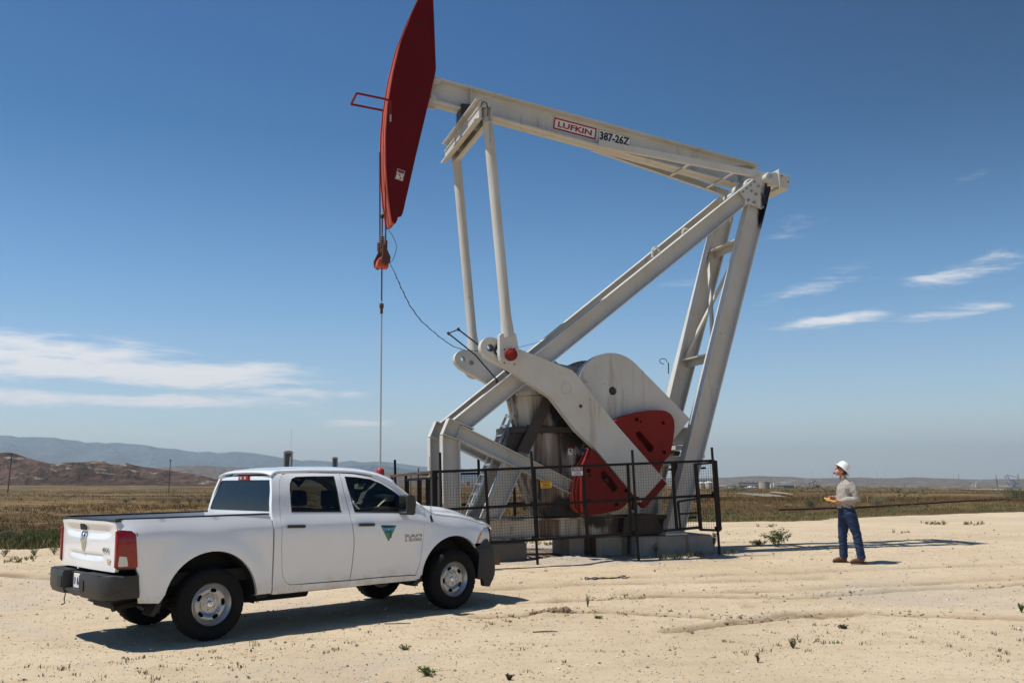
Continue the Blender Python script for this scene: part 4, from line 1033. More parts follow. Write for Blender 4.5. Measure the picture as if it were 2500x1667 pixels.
# ------------------------------------------------------------------ wire guard round the pumpjack
FV = -1.65
fen = empty('wire_guard_fence', PO + PV * FV, PROT, 'black steel frame guard fence with square wire mesh in front of the pumpjack', 'fence')
def FP(x, y, v=FV, off=0.):
    p = A3(x, y, v); return Vector((p.x, v - FV + off, p.z))
def fbar(name, a, b, w_=.045, d_=.045, mat=BLACKIRON, v=FV, par=None, off=0.):
    mm = MB(); mm.bar(FP(*a, v, off), FP(*b, v, off), w_, d_); return mm.build(name, mat, par or fen)
def at_line(P, x): return (x, interp(P, x))
TOPL = [(1056, 1151.5), (1185, 1146.5), (1250, 1143.8), (1423, 1137), (1744, 1124)]
MIDL = [(1090, 1243), (1111, 1241.8), (1250, 1234.5), (1531, 1219.5), (1700, 1212), (1748, 1207.5)]
BOTL = [(1080, 1331), (1183, 1326), (1250, 1321.5), (1310, 1317), (1432, 1308), (1545, 1302), (1650, 1293.5), (1709, 1287)]
for Ln, nm in ((TOPL, 'top_rail'), (MIDL, 'middle_rail'), (BOTL, 'bottom_rail')):
    for a, b in ((Ln[0], at_line(Ln, 1306)), (at_line(Ln, 1306), at_line(Ln, 1540)), (at_line(Ln, 1540), Ln[-1])): fbar(nm, a, b, .05, .04)
muls = [((1058, 1151), (1060, 1331)), ((1064, 1151), (1066, 1331)), ((1185, 1148), (1194.5, 1326)), ((1304, 1142), (1312, 1317)), ((1423, 1137.5), (1433.5, 1308)), ((1532.5, 1133), (1541, 1302)), ((1641, 1129), (1652, 1293.5))]
for a, b in muls: fbar('stile', a, b, .05, .04)
fbar('gate_stile', (1696, 1131), (1709, 1293), .065, .05, off=-.03); fbar('gate_stile', (1744.5, 1124), (1756, 1294), .06, .05, off=-.03)
fbar('gate_rail', (1695, 1133), (1738, 1129.5), .04, .04, off=-.03); fbar('gate_rail', (1703, 1213.5), (1744, 1212), .035, .04, off=-.03); fbar('gate_rail', (1708, 1292), (1756, 1294), .05, .04, off=-.03)
fbar('patch_rail', (1653, 1223.5), (1703, 1216.5), .035, .03, off=-.04); fbar('patch_rail', (1654, 1254), (1704, 1251), .035, .03, off=-.04); fbar('patch_rail', (1658, 1290), (1708, 1285), .035, .03, off=-.04); fbar('patch_rail', (1653, 1223.5), (1659, 1291), .035, .03, off=-.04)
for a, b in (((1072, 1104), (1078, 1376)), ((1294, 1101), (1310, 1377)), ((1540, 1098), (1556, 1367)), ((1734, 1092), (1753, 1353))):
    mm = MB(); mm.tube([FP(*a, FV, -.06), FP(*b, FV, -.06)], .026, 10); mm.build('pipe_post', BLACKIRON, fen, 40)
for a in ((1302, 1228), (1549, 1215), (1743, 1203), (1751, 1288), (1305, 1312), (1552, 1300)):
    mm = MB(); p = FP(*a, FV, -.05); mm.box((p.x - .05, -.10, p.z - .03), (p.x + .05, .02, p.z + .03)); mm.build('post_clamp', BLACKIRON, fen)
def wires(x0, x1, T, B_, name='wire_mesh', v=FV, off=.0, sp=.052, par=None, skew=.055):
    mm = MB(); a, b = FP(*at_line(T, x0), v, off), FP(*at_line(T, x1), v, off); c, d = FP(*at_line(B_, x0 + (0 if x0 < 1100 else 9)), v, off), FP(*at_line(B_, x1 + 9), v, off)
    n = max(2, int((b - a).length / sp)); m_ = max(2, int((a - c).length / sp)); y_ = Vector((0, 1, 0))
    for i in range(n + 1): mm.bar(a.lerp(b, i / n), c.lerp(d, i / n), 0.0045, .0035, side=y_)
    for j in range(m_ + 1): mm.bar(a.lerp(c, j / m_) + Vector((0, .005, 0)), b.lerp(d, j / m_) + Vector((0, .005, 0)), 0.0045, .0035, side=y_)
    return mm.build(name, BLACKIRON, par or fen, kind='stuff', recalc=False)
for x0, x1 in ((1066, 1185), (1185, 1304), (1304, 1423), (1423, 1532), (1532, 1641), (1641, 1697)): wires(x0, x1, TOPL, BOTL)
wires(1697, 1744, [(1690, 1132), (1750, 1128)], [(1700, 1292), (1756, 1293)], off=-.03)
# left end of the guard, running back from the corner
def TP(x, y, D):      # point at ground distance D
    d = ray(x, y); return CAM + d * (D / math.hypot(d.x, d.y))
def toF(p): q = p - (PO + PV * FV); return Vector((q.dot(PU), q.dot(PV), q.z))
cL, cR = (954, 1162), (1056, 1151.5)
dL, dR = 20.6, 18.55
def LP(x, y): t = (x - cL[0]) / (cR[0] - cL[0]); return toF(TP(x, y, dL + (dR - dL) * t))
def lbar(name, a, b, w_=.05, d_=.04, mat=BLACKIRON): mm = MB(); mm.bar(LP(*a), LP(*b), w_, d_); return mm.build(name, mat, fen)
RFRAME = plain('rusty_frame', (.09, .05, .03), .7, 0, .4, 20, .2)
lbar('top_rail', cL, cR, .05, .05, RFRAME); lbar('stile', (957, 1164), (958, 1300)); lbar('stile', (991, 1160), (991, 1300)); lbar('bottom_rail', (957, 1318), (1058, 1330), .05, .05)
for x in (993.5, 1024, 1045): mm = MB(); mm.bar(LP(x, 1170 - (x - 993) * .05), LP(x, 1325), .09, .03); mm.build('door_stile', BLACKIRON, fen)
lbar('door_rail', (990, 1171), (1068, 1166), .05, .03); lbar('door_rail', (992, 1157), (1046, 1158.5), .03, .03); lbar('stile', (1003, 1153), (1003, 1210), .014, .014, RUSTY); lbar('pipe_post', (1021.5, 1142), (1022, 1325), .02, .02, RUSTY); lbar('pipe_post', (964, 1122), (968, 1320), .045, .045)
mm = MB(); a, b, c, d = LP(957, 1164), LP(1056, 1155), LP(958, 1310), LP(1057, 1325)
for i in range(44): mm.bar(a.lerp(b, i / 43), c.lerp(d, i / 43), 0.0045, .0035, side=(0, 1, 0))
for j in range(30): mm.bar(a.lerp(c, j / 29), b.lerp(d, j / 29), 0.0045, .0035, side=(0, 1, 0))
mm.build('wire_mesh', BLACKIRON, fen, kind='stuff', recalc=False)
# far side of the guard
BV = 1.75
def bbar(name, a, b, w_=.05, d_=.04): mm = MB(); mm.bar(FP(*a, BV), FP(*b, BV), w_, d_); return mm.build(name, BLACKIRON, fen)
bbar('top_rail', (1046, 1158), (1290, 1152)); bbar('top_rail', (1600, 1147), (1722, 1142)); bbar('middle_rail', (1046, 1234), (1330, 1227)); bbar('bottom_rail', (1046, 1288), (1700, 1262))
for a, b in (((1168, 1120), (1173, 1298)), ((1255, 1182), (1258, 1290)), ((1203, 1150), (1206, 1296)), ((1355, 1256), (1359, 1351)), ((1576, 1200), (1578, 1290)), ((1700, 1141), (1640, 1290)), ((1603, 1170), (1590, 1252))): bbar('stile', a, b, .05, .05)
mm = MB(); a, b, c, d = FP(1046, 1158, BV), FP(1290, 1152, BV), FP(1046, 1288, BV), FP(1290, 1280, BV)
for i in range(72): mm.bar(a.lerp(b, i / 71), c.lerp(d, i / 71), .006, .004, side=(0, 1, 0))
for j in range(24): mm.bar(a.lerp(c, j / 23), b.lerp(d, j / 23), .006, .004, side=(0, 1, 0))
mm.build('wire_mesh', BLACKIRON, fen, kind='stuff', recalc=False)
# warning signs hanging on the guard
def sign(P4, lines, label, base, hdr=None):
    tl, tr, br, bl = (A3(*p, FV - .04) for p in P4); c = (tl + tr + br + bl) / 4
    root = empty('warning_sign', PO + PU * c.x + PV * c.y + Vector((0, 0, c.z)), PROT, label, 'sign')
    q = [p - c for p in (tl, tr, br, bl)]
    mm = MB(); mm.hexa([p + Vector((0, o, 0)) for o in (.002, 0) for p in q]); mm.build('sign_board', base, root)
    xa = (q[1] - q[0] + q[2] - q[3]) / 2; ya = (q[0] - q[3] + q[1] - q[2]) / 2
    for (txt, cy, w_, h_, mat) in lines:
        t_ = text_mesh(txt, .1, 'lettering', mat, root, .0008, .002); fit_text(t_, ya * cy + Vector((0, -.006, 0)), xa, ya, xa.length * w_, ya.length * h_)
    return root, xa, ya
sg_, xa, ya = sign([(1395.5, 1139.5), (1422, 1138.5), (1423, 1159.5), (1396.5, 1161)], [('DANGER', .27, .62, .17, WHITE), ('DO NOT ENTER', -.10, .62, .09, DECBLUE), ('AUTHORIZED', -.26, .55, .09, DECBLUE), ('PERSONNEL ONLY', -.40, .78, .09, DECBLUE)], 'white and red DANGER sign wired to the top rail of the black guard fence', WHITE)
mm = MB(); mm.hexa([ya * k + xa * j + Vector((0, o, 0)) for o in (-.001, -.002) for j, k in ((-.47, .02), (.47, .02), (.47, .48), (-.47, .48))]); mm.build('sign_header', DECBLK, sg_)
for nm_, mt, k1, k2, o in (('header_ring', WHITE, .455, .20, -.0022), ('header_oval', DECRED, .43, .175, -.0038)):
    mm = MB(); n = 24; mm.add([xa * (k1 * math.cos(a / n * math.tau)) + ya * (.26 + k2 * math.sin(a / n * math.tau)) + Vector((0, o, 0)) for a in range(n)], [tuple(range(n))]); mm.build(nm_, mt, sg_, recalc=False)
sg_, xa, ya = sign([(1319, 1171.5), (1346, 1169.5), (1347, 1190), (1320.5, 1191.5)], [('CAUTION', .30, .80, .20, DECYEL), ('MACHINE STARTS', .02, .72, .12, DECBLK), ('AUTOMATICALLY', -.17, .66, .12, DECBLK), ('MUST BE SHUT DOWN', -.36, .82, .12, DECBLK)], 'yellow CAUTION sign fixed to the mesh below the fence top rail', DECYEL)
mm = MB(); mm.hexa([ya * k + xa * j + Vector((0, o, 0)) for o in (-.001, -.0025) for j, k in ((-.46, .17), (.46, .17), (.46, .45), (-.46, .45))]); mm.build('sign_header', DECBLK, sg_)

# ------------------------------------------------------------------ the truck
T0 = Vector((-4.08, 11.78, 0)); TY = .7487; WB = 3.535; TK = .95
TX = Vector((math.cos(TY), math.sin(TY), 0)); TYV = Vector((-math.sin(TY), math.cos(TY), 0))
trk = empty('pickup_truck', T0, TY, 'white four door pickup truck with a green and blue triangle on its door', 'truck'); trk.scale = (1, TK, 1)
def T3(px, py, y):   # point of the vertical plane y of the truck
    d = ray(px, py); p = CAM + d * ((T0 + TYV * y * TK - CAM).dot(TYV) / d.dot(TYV)) - T0
    return Vector((p.dot(TX), y, p.z))
def TXp(px, py, x):  # point of the cross plane x of the truck
    d = ray(px, py); p = CAM + d * ((T0 + TX * x - CAM).dot(TX) / d.dot(TX)) - T0
    return Vector((x, p.dot(TYV) / TK, p.z))
SP = [(.35, .93), (.42, .955), (.50, .972), (.62, .985), (.80, .995), (.98, 1.002), (1.12, 1.002), (1.20, .999), (1.235, .990), (1.28, .964), (1.33, .934), (1.375, .912), (1.42, .900), (1.5, .872), (1.6, .845), (1.7, .800), (1.8, .748), (1.86, .70), (1.90, .64)]
def Ys(x, z):
    if x > 2.8: z = z + interp([(2.8, 0), (3.2, .05), (3.7, .12), (4.2, .22), (4.5, .30)], x) * sm(z, .62, 1.1)
    y = interp(SP, z) * .34 + interp(SP, z - .012) * .33 + interp(SP, z + .012) * .33
    if x > 3.6: y -= .16 * ((x - 3.6) / .9) ** 2
    if x < -.7: y -= .05 * ((-.7 - x) / .45) ** 2
    for c in (0., WB):
        d = math.hypot(x - c, (z - .43)); y += .030 * sm(d, .80, .60) * sm(d, .40, .56) * (1 if z > .3 else 0)
    y += .012 * sm(z, .60, .50) * sm(z, .40, .48)
    return y
def TS(px, py):      # (x, z) on the near flank
    y = -.97
    for _ in range(8): p = T3(px, py, y); y = -Ys(p.x, p.z)
    return (p.x, p.z)
def TSP(P): return [TS(*p) for p in P]
def flank(outer, holes, name, mat=CARW, off=0., step=.07, depth=.05, parent=None, sides=(-1, 1), smooth=28):
    o = []
    for s_ in sides:
        m = panel(outer, holes, step, lambda a, b: (a, s_ * (Ys(a, b) + off), b), (0, -s_ * depth, 0))
        o.append(m.build(name, mat, parent or trk, smooth))
    return o
def arch(c, r, a0, a1, n=22, zc=.43, sq=1.0):
    return [(c + r * math.cos(R_(a0 + (a1 - a0) * k / n)), zc + r * sq * math.sin(R_(a0 + (a1 - a0) * k / n))) for k in range(n + 1)]
RA = .560
# bed side
bedtop = 1.375
bs = [(-1.125, bedtop), (.735, bedtop - .005), (.752, 1.33), (.758, .455), (.52, .455)] + arch(0, RA, 2, 167)[0:] + [(-.61, .47), (-.83, .485), (-.86, .80), (-.90, .86), (-.945, 1.23), (-.965, 1.255), (-1.13, 1.27)]
flank(bs, [], 'bed_side')
for s_ in (-1, 1):
    m = MB(); m.prism([(-1.12, 0), (.74, 0), (.74, .018), (-1.12, .018)], 0, 1, lambda a, y, b: (a, s_ * (Ys(min(a, 0), 1.365) - .10 + .115 * y - .01), b + bedtop - .004)); m.build('bed_rail_cap', BRUB, trk, bevel=.006)
    m = MB(); m.box((-1.05, s_ * .80, 1.05), (.72, s_ * .86, bedtop - .002)); m.build('bed_inner_wall', CARW, trk)
m = MB(); m.box((-1.08, -.82, 1.04), (.72, .82, 1.05)); m.build('bed_floor', UNDER, trk)
m = MB(); m.box((.68, -.82, 1.05), (.72, .82, bedtop)); m.build('bed_front_wall', CARW, trk)
# tailgate
def tgy(px, py): p = TXp(px, py, -1.15); return (p.y, p.z)
gt = [(-.885, .82), (.885, .82), (.885, 1.355), (-.885, 1.355)]
def tgx(y, z):
    k = 0
    cr = (1 - (y / .95) ** 2)
    x = -1.135 - .030 * cr
    x -= .020 * sm(z, 1.27, 1.33)                      # upper lip
    d = 1.235 - .045 * max(0, cr)                      # crescent under the lip
    x += .022 * sm(z, 1.29, 1.27) * sm(z, d - .03, d + .01) * sm(abs(y), .82, .6)
    d2 = .985 - .035 * max(0, cr)
    x += .016 * sm(z, .995, .985) * sm(z, d2 - .03, d2 + .005) * sm(abs(y), .72, .45)
    return x
m = panel(roundpoly(gt, .03), [], .028, lambda a, b: (tgx(a, b), a, b), (.05, 0, 0)); tg = m.build('tailgate', CARW, trk, 35)
m = MB(); m.box((-1.175, -.90, 1.352), (-1.09, .90, 1.375)); m.build('tailgate_cap', BRUB, trk, bevel=.008)
c = TXp(203, 1283, -1.08)
m = MB(); m.prism([(c.y - .115, c.z + .045), (c.y + .115, c.z + .045), (c.y + .085, c.z - .045), (c.y - .085, c.z - .045)], -1.178, -1.15, lambda a, y, b: (y, a, b)); hd_ = m.build('tailgate_handle', BPLAST, tg, bevel=.01)
m = MB(); m.prism([(c.y - .07, c.z + .025), (c.y + .07, c.z + .025), (c.y + .05, c.z - .03), (c.y - .05, c.z - .03)], -1.182, -1.176, lambda a, y, b: (y, a, b)); m.build('handle_recess', HOLE, hd_)
# chrome head badge: shield with horns
c = TXp(202.5, 1321, -1.09); bw_, bh_ = .075, .115
sh = [(-1, .85), (-.55, 1), (0, .93), (.55, 1), (1, .85), (.95, .2), (.6, -.4), (.25, -.85), (0, -1), (-.25, -.85), (-.6, -.4), (-.95, .2)]
m = MB(); m.prism([(c.y + a * bw_, c.z + b * bh_) for a, b in sh], -1.185, -1.16, lambda a, y, b: (y, a, b)); bd = m.build('tailgate_emblem', CHROME, tg, bevel=.008)
for s_ in (-1, 1):
    m = MB(); m.tube([(-1.19, c.y + s_ * bw_ * x_, c.z + bh_ * z_) for x_, z_ in ((.1, .75), (.45, .72), (.72, .4), (.66, .0), (.40, -.18), (.25, .02), (.36, .22))], [.014, .013, .012, .011, .009, .008, .006], 8); m.build('horn', CHROME, bd, 50)
m = MB(); m.tube([(-1.188, c.y, c.z + bh_ * .7), (-1.20, c.y, c.z + .02), (-1.19, c.y, c.z - bh_ * .72)], [.016, .022, .008], 8); m.build('muzzle', CHROME, bd, 50)
def badge(txt, c, xa, ya, w_, h_, mat, par, nm='badge', bold=.01):
    t_ = text_mesh(txt, .1, nm, mat, par, .003, bold); return fit_text(t_, c, xa, ya, w_, h_)
c = TXp(256, 1342, -1.08); badge('4X4', (-1.166, c.y, c.z), (0, -1, 0), (0, 0, 1), .20, .048, BADGE, tg, bold=.0)
c = TXp(262, 1369.5, -1.08); m = MB(); m.box((-1.160, c.y - .045, c.z - .022), (-1.155, c.y + .045, c.z + .022)); q = m.build('fuel_badge', CHROME, tg)
m = MB(); m.box((-1.162, c.y - .043, c.z - .02), (-1.160, c.y + .043, c.z)); m.build('badge_band', DECYEL, q)
# tail lamps
for s_ in (-1, 1):
    tl_ = [(-.862, .862), (-.905, 1.225), (-.955, 1.248), (-1.12, 1.262), (-1.13, .868)]
    tl_ = roundpoly(tl_, .03)
    m = panel(tl_, [], .05, lambda a, b: (a - .02, s_ * (Ys(a, b) + .006), b), (0, -s_ * .06, 0)); l_ = m.build('tail_lamp', LENSR, trk, 40)
    m = MB(); m.prism([(.885, .868), (.93, .868), (.945, 1.0), (.94, 1.2), (.93, 1.262), (.885, 1.262)], -1.165, -1.10, lambda a, y, b: (y, s_ * a, b)); m.build('lamp_rear_face', LENSR, l_, 30, bevel=.012)
    q_ = roundpoly([(-.99, .885), (-1.015, .985), (-1.11, .995), (-1.118, .885)], .02)
    m = panel(q_, [], .05, lambda a, b: (a - .02, s_ * (Ys(a, b) + .0095), b), (0, -s_ * .01, 0)); m.build('reverse_lens', LENSW, l_, 40)
    m = panel(roundpoly([(-.842, .845), (-.89, 1.235), (-.945, 1.263), (-1.135, 1.272), (-1.135, .85)], .03), [], .06, lambda a, b: (a - .006, s_ * (Ys(a, b) - .002), b), (0, -s_ * .04, 0)); m.build('lamp_bezel', BRUB, l_, 40)
# rear bumper: a step bumper with recessed plate
def bsec(x_out, zt, zb, zt2=None): return [(x_out + .20, zt), (x_out + .02, zt), (x_out, zt - .03), (x_out + .005, zb + .06), (x_out + .04, zb), (x_out + .20, zb + .02)]
def loft(secs, name, mat, parent=None, smooth=35, bevel=0, caps=True):
    n = len(secs[0]); vs = [p for s in secs for p in s]
    fs = [(i * n + k, i * n + (k + 1) % n, (i + 1) * n + (k + 1) % n, (i + 1) * n + k) for i in range(len(secs) - 1) for k in range(n)]
    if caps: fs += [tuple(range(n))[::-1], tuple(range((len(secs) - 1) * n, len(secs) * n))]
    m = MB(); m.add(vs, fs); return m.build(name, mat, parent or trk, smooth, bevel)
zt, zb = .79, .535
for s_ in (-1, 1):
    ys = [.26, .28, .55, .80, .92, .985]; xs = [-1.31, -1.365, -1.36, -1.335, -1.29, -1.20]
    secs = [[(x, s_ * y, z) for x, z in bsec(xo, zt, zb)] for xo, y in zip(xs, ys)]
    secs.append([(-1.08, s_ * 1.012, zt - .005), (-1.08, s_ * 1.014, zt - .02), (-1.08, s_ * 1.014, zt - .04), (-1.08, s_ * 1.01, zb + .06), (-1.08, s_ * 1.0, zb + .01), (-1.08, s_ * .99, zb + .02)])
    secs.append([(-.865, s_ * 1.006, zt - .005), (-.865, s_ * 1.008, zt - .02), (-.865, s_ * 1.008, zt - .04), (-.845, s_ * 1.004, zb + .06), (-.845, s_ * .998, zb + .01), (-.86, s_ * .985, zb + .02)])
    loft(secs, 'rear_bumper_end', BPLAST, smooth=40)
    for k in range(9):
        m = MB(); m.box((-1.33, s_ * (.30 + k * .06), zt), (-1.17, s_ * (.335 + k * .06), zt + .006)); m.build('step_tread', BPLAST, trk)
    m = MB(); m.prism(roundpoly([(.305, .60), (.44, .60), (.44, .73), (.305, .73)], .03), -1.372, -1.36, lambda a, y, b: (y, s_ * a, b)); q = m.build('bumper_socket', BRUB, trk)
m = MB(); m.prism(bsec(-1.33, .60, zb), -.27, .27, lambda a, y, b: (a, y, b)); m.box((-1.24, -.27, .60), (-1.16, .27, zt - .01)); m.build('rear_bumper_centre', BPLAST, trk, bevel=.01)
m = MB(); m.box((-1.255, -.155, .605), (-1.243, .155, .765)); lp = m.build('licence_plate', WHITE, trk, bevel=.004)
badge('I 1A', (-1.262, .0, .685), (0, -1, 0), (0, 0, 1), .22, .075, DECBLUE, lp, 'lettering', .002)
# cab flank panels
zsill = .435
REARD = TSP([(682.5, 1180), (684, 1168), (690, 1158.5), (700, 1155.5), (760, 1154.2), (827.5, 1155), (832, 1172), (838, 1197), (846, 1228), (851.5, 1248), (857, 1270), (861, 1290), (863.2, 1312), (863.4, 1334), (861, 1360), (857.5, 1390), (853.5, 1415), (810, 1418), (760, 1422), (708, 1426.3), (698, 1420), (691.5, 1407), (689, 1388), (688, 1330), (686.3, 1269), (683, 1210)])
RWIN = TSP([(707, 1196), (707.5, 1180), (712, 1168), (722, 1163.3), (760, 1162), (815.8, 1161.7), (822, 1186), (828, 1215), (833.4, 1247.6), (770, 1248), (711.6, 1248), (709, 1225)])
FD_T = [(829.5, 1155), (860, 1156), (895, 1160.5), (920, 1166.5), (945, 1177.5), (970, 1194), (995, 1214), (1012, 1231), (1024, 1244)]
FRONTD = TSP(FD_T + [(1029, 1251), (1033, 1262), (1035.2, 1283), (1033, 1310), (1029, 1345), (1023, 1380), (1015, 1402), (960, 1405), (900, 1410), (855.2, 1415), (859.5, 1390), (863, 1360), (865.4, 1334), (865.2, 1312), (863, 1290), (859, 1270), (853.5, 1248), (848, 1228), (840, 1197), (834, 1172)])
FWIN = TSP([(840.8, 1162.5), (868, 1164), (903, 1169), (930, 1179.5), (957, 1196), (975, 1209), (992, 1224), (1004, 1236), (1014, 1249.5), (984, 1249), (940, 1248.6), (865, 1248.2), (858, 1223), (848, 1190)])
rd = flank(REARD, [RWIN], 'rear_door', depth=.045); fd = flank(FRONTD, [FWIN], 'front_door', depth=.045)
for o_ in rd: pass
for s_, o1, o2 in ((-1, rd[0], fd[0]), (1, rd[1], fd[1])):
    m = panel(RWIN, [], .12, lambda a, b: (a, s_ * (Ys(a, b) - .014), b), (0, -s_ * .003, 0)); m.build('window_pane', DARKGL, o1, 60)
    q_ = TSP([(840.8, 1162.5), (868, 1164), (903, 1169), (930, 1179.5), (957, 1196), (975, 1209), (984, 1217), (987, 1249), (940, 1248.6), (865, 1248.2), (858, 1223), (848, 1190)])
    m = panel(q_, [], .12, lambda a, b: (a, s_ * (Ys(a, b) - .014), b), (0, -s_ * .003, 0)); m.build('window_pane', GREENGL, o2, 60)
    q_ = TSP([(984, 1216), (1004, 1236), (1014, 1249.5), (986, 1249.5)])
    m = panel(q_, [], .12, lambda a, b: (a, s_ * (Ys(a, b) - .010), b), (0, -s_ * .02, 0)); m.build('mirror_sail', BPLAST, o2)
    for W_, o_ in ((RWIN, o1), (FWIN, o2)):      # black seal round the opening
        cx = sum(p[0] for p in W_) / len(W_); cz = sum(p[1] for p in W_) / len(W_)
        inn = [(cx + (a - cx) * .965, cz + (b - cz) * .945) for a, b in W_]
        m = panel(W_, [inn], .08, lambda a, b: (a, s_ * (Ys(a, b) - .006), b), (0, -s_ * .012, 0)); m.build('window_seal', BRUB, o_)
    for P, o_ in ((TSP([(711, 1246.5), (833.5, 1246.8), (834.2, 1249.6), (711.4, 1250)]), o1), (TSP([(865, 1247.2), (1014, 1248.6), (1015.5, 1251.6), (865.6, 1250)]), o2)):
        m = panel(P, [], .1, lambda a, b: (a, s_ * (Ys(a, b) + .004), b), (0, -s_ * .012, 0)); m.build('belt_moulding', BRUB, o_)
    for (x0, x1, y0), o_ in (((699, 744.5, 1284.5), o1), ((874, 913.5, 1280.5), o2)):
        a, b = TS(x0 + 1, y0), TS(x1 - 1, y0 - .5); ya_, yb_ = Ys(*a), Ys(*b)
        m = MB(); m.bar((a[0], s_ * (ya_ + .022), a[1]), (b[0], s_ * (yb_ + .022), b[1]), .038, .03, side=(0, 0, 1)); m.bar((a[0] + .02, s_ * (ya_ + .0), a[1]), (a[0] + .05, s_ * (ya_ + .0), a[1]), .034, .05, side=(0, 0, 1)); m.bar((b[0] - .05, s_ * (yb_ + .0), b[1]), (b[0] - .02, s_ * (yb_ + .0), b[1]), .034, .05, side=(0, 0, 1)); m.build('door_handle', BPLAST, o_, bevel=.009)
# rear pillar of the cab and the sill
cabr = .775
pil = TSP([(681, 1180), (682.5, 1167), (689, 1157), (700, 1154)]) 
topz = [(.80, 1.842), (.95, 1.872), (1.2, 1.885), (1.9, 1.878), (2.2, 1.862)]
cpl = [(cabr, zsill), (cabr, 1.30), (cabr + .004, 1.42), (cabr + .035, 1.62), (cabr + .07, 1.80), (cabr + .12, 1.845)]
up_ = [p for p in REARD]
gap = .006
left_edge = [(p[0] - gap, p[1]) for p in TSP([(689.5, 1158), (684, 1168), (682.5, 1180), (683, 1210), (686.3, 1269), (688, 1330), (689, 1388), (691.5, 1407), (698, 1420), (708, 1427.5)])]
bot = [(p[0], p[1] - gap) for p in TSP([(760, 1423), (810, 1419), (853.5, 1416), (900, 1411), (960, 1406), (1013, 1403)])]
sill = cpl + [(1.0, 1.872)] + [left_edge[0]] + left_edge[1:] + bot + [(2.93, .50), (2.95, .46), (2.89, .435)]
cf = flank(sill, [], 'cab_pillar_and_sill', depth=.05)
# roof
def roof_z(x, y):
    c = interp([(.80, 1.835), (.84, 1.868), (.92, 1.898), (1.1, 1.918), (1.45, 1.935), (1.9, 1.935), (2.25, 1.915), (2.5, 1.875), (2.68, 1.82), (2.8, 1.765)], x)
    return c - .062 * (abs(y) / .74) ** 3.2
DT = sorted(TSP([(700, 1154), (760, 1152.7), (829, 1153.5), (860, 1154.5), (895, 1159), (920, 1165), (945, 1176), (970, 1192.5), (995, 1212.5), (1012, 1229.5), (1024, 1243)]))
def rail_z(x): return interp(DT, x) + .004
# roof skin spans between the door top lines, section by section
secs = []
nx = 34
for i in range(nx + 1):
    x = .845 + (2.68 - .845) * i / nx; row = []
    zr = min(rail_z(max(x, DT[0][0])), 1.88) if x > .95 else interp([(.845, 1.818), (.88, 1.845), (.95, rail_z(.95))], x)
    yr = Ys(x, zr)
    for k in range(25):
        t = k / 24 * 2 - 1; y = t * yr; e = abs(t)
        zc = roof_z(x, 0); z = zr + (zc - zr) * (1 - e ** 3.4) ** (.62)
        row.append((x, y, z))
    secs.append(row)
vs = [p for r in secs for p in r]; n = 25
m = MB(); m.add(vs, [(i * n + k, i * n + k + 1, (i + 1) * n + k + 1, (i + 1) * n + k) for i in range(nx) for k in range(n - 1)])
ro = m.build('cab_roof', CARW, trk, 40); so_ = ro.modifiers.new('s', 'SOLIDIFY'); so_.thickness = .02; so_.offset = 1
# A pillars and windscreen
wtop, wbase = 2.70, 3.22
for s_ in (-1, 1):
    pts3 = []
    P = TSP([(960, 1186), (970, 1192.5), (995, 1212.5), (1012, 1229.5), (1024, 1243), (1034, 1256)])
    m = MB(); Q = [Vector((a, s_ * (Ys(a, b) - .030), b + .012)) for a, b in P]
    m.tube([Vector((2.36, s_ * (Ys(2.36, rail_z(2.36)) - .03), rail_z(2.36) + .01))] + Q, .036, 10); m.build('windscreen_pillar', CARW, trk, 50)
wt_z = lambda y: roof_z(2.68, y * .93) - .01
m = MB(); nw = 16; vs = []
for j in range(9):
    t = j / 8
    for k in range(nw + 1):
        yy = (k / nw * 2 - 1); y = yy * (.66 + .14 * t); x = 2.62 + (3.12 - 2.62) * t + .10 * (1 - yy * yy); z = 1.835 + (1.385 - 1.835) * t - .03 * yy * yy
        vs.append((x, y, z))
m.add(vs, [(j * 17 + k, j * 17 + k + 1, (j + 1) * 17 + k + 1, (j + 1) * 17 + k) for j in range(8) for k in range(16)]); m.build('windscreen', GREENGL, trk, 60)
# back of the cab
RW = [TXp(*p, .80) for p in [(535.5, 1165.5), (652, 1165.5), (649, 1247.5), (512, 1248)]]
rw = roundpoly([(p.y, p.z) for p in RW], .035)
bk = [(-.905, 1.34), (-.90, 1.42), (-.82, 1.62), (-.735, 1.80), (-.66, 1.835), (.66, 1.835), (.735, 1.80), (.82, 1.62), (.90, 1.42), (.905, 1.34)]
yc = (rw[0][0] + rw[12][0]) / 2
wmax = .78
rw = roundpoly([(-.70, 1.785), (.70, 1.785), (.85, 1.405), (-.85, 1.405)], .04)
bx = lambda z: cabr + .004 + .085 * sm(z, 1.40, 1.86)
m = panel(bk, [rw], .08, lambda a, b: (bx(b) + .05 * (abs(a) / .9) ** 6 * 0, a, b), (.04, 0, 0)); bo_ = m.build('cab_back_panel', CARW, trk, 30)
m = panel(rw, [], .15, lambda a, b: (bx(b) + .006, a, b), (.003, 0, 0)); m.build('rear_window', REARGL, bo_, 60)
m = MB(); m.box((cabr + .02, -.90, .44), (cabr + .05, .90, 1.36)); m.build('cab_back_lower', CARW, trk)
ty = TXp(593, 1158.5, .86); bl_ = roundpoly([(-.15, -.028), (.15, -.028), (.13, .030), (-.13, .030)], .015)
m = MB(); m.prism([(a, b + 1.812) for a, b in bl_], cabr + .058, cabr + .15, lambda a, y, b: (y, a, b)); b3 = m.build('high_brake_lamp', LENSR, trk, bevel=.006)
for s_ in (-1, 1): m = MB(); m.box((cabr + .053, s_ * .035, 1.795), (cabr + .060, s_ * .085, 1.828)); m.build('cargo_lens', LENSW, b3)
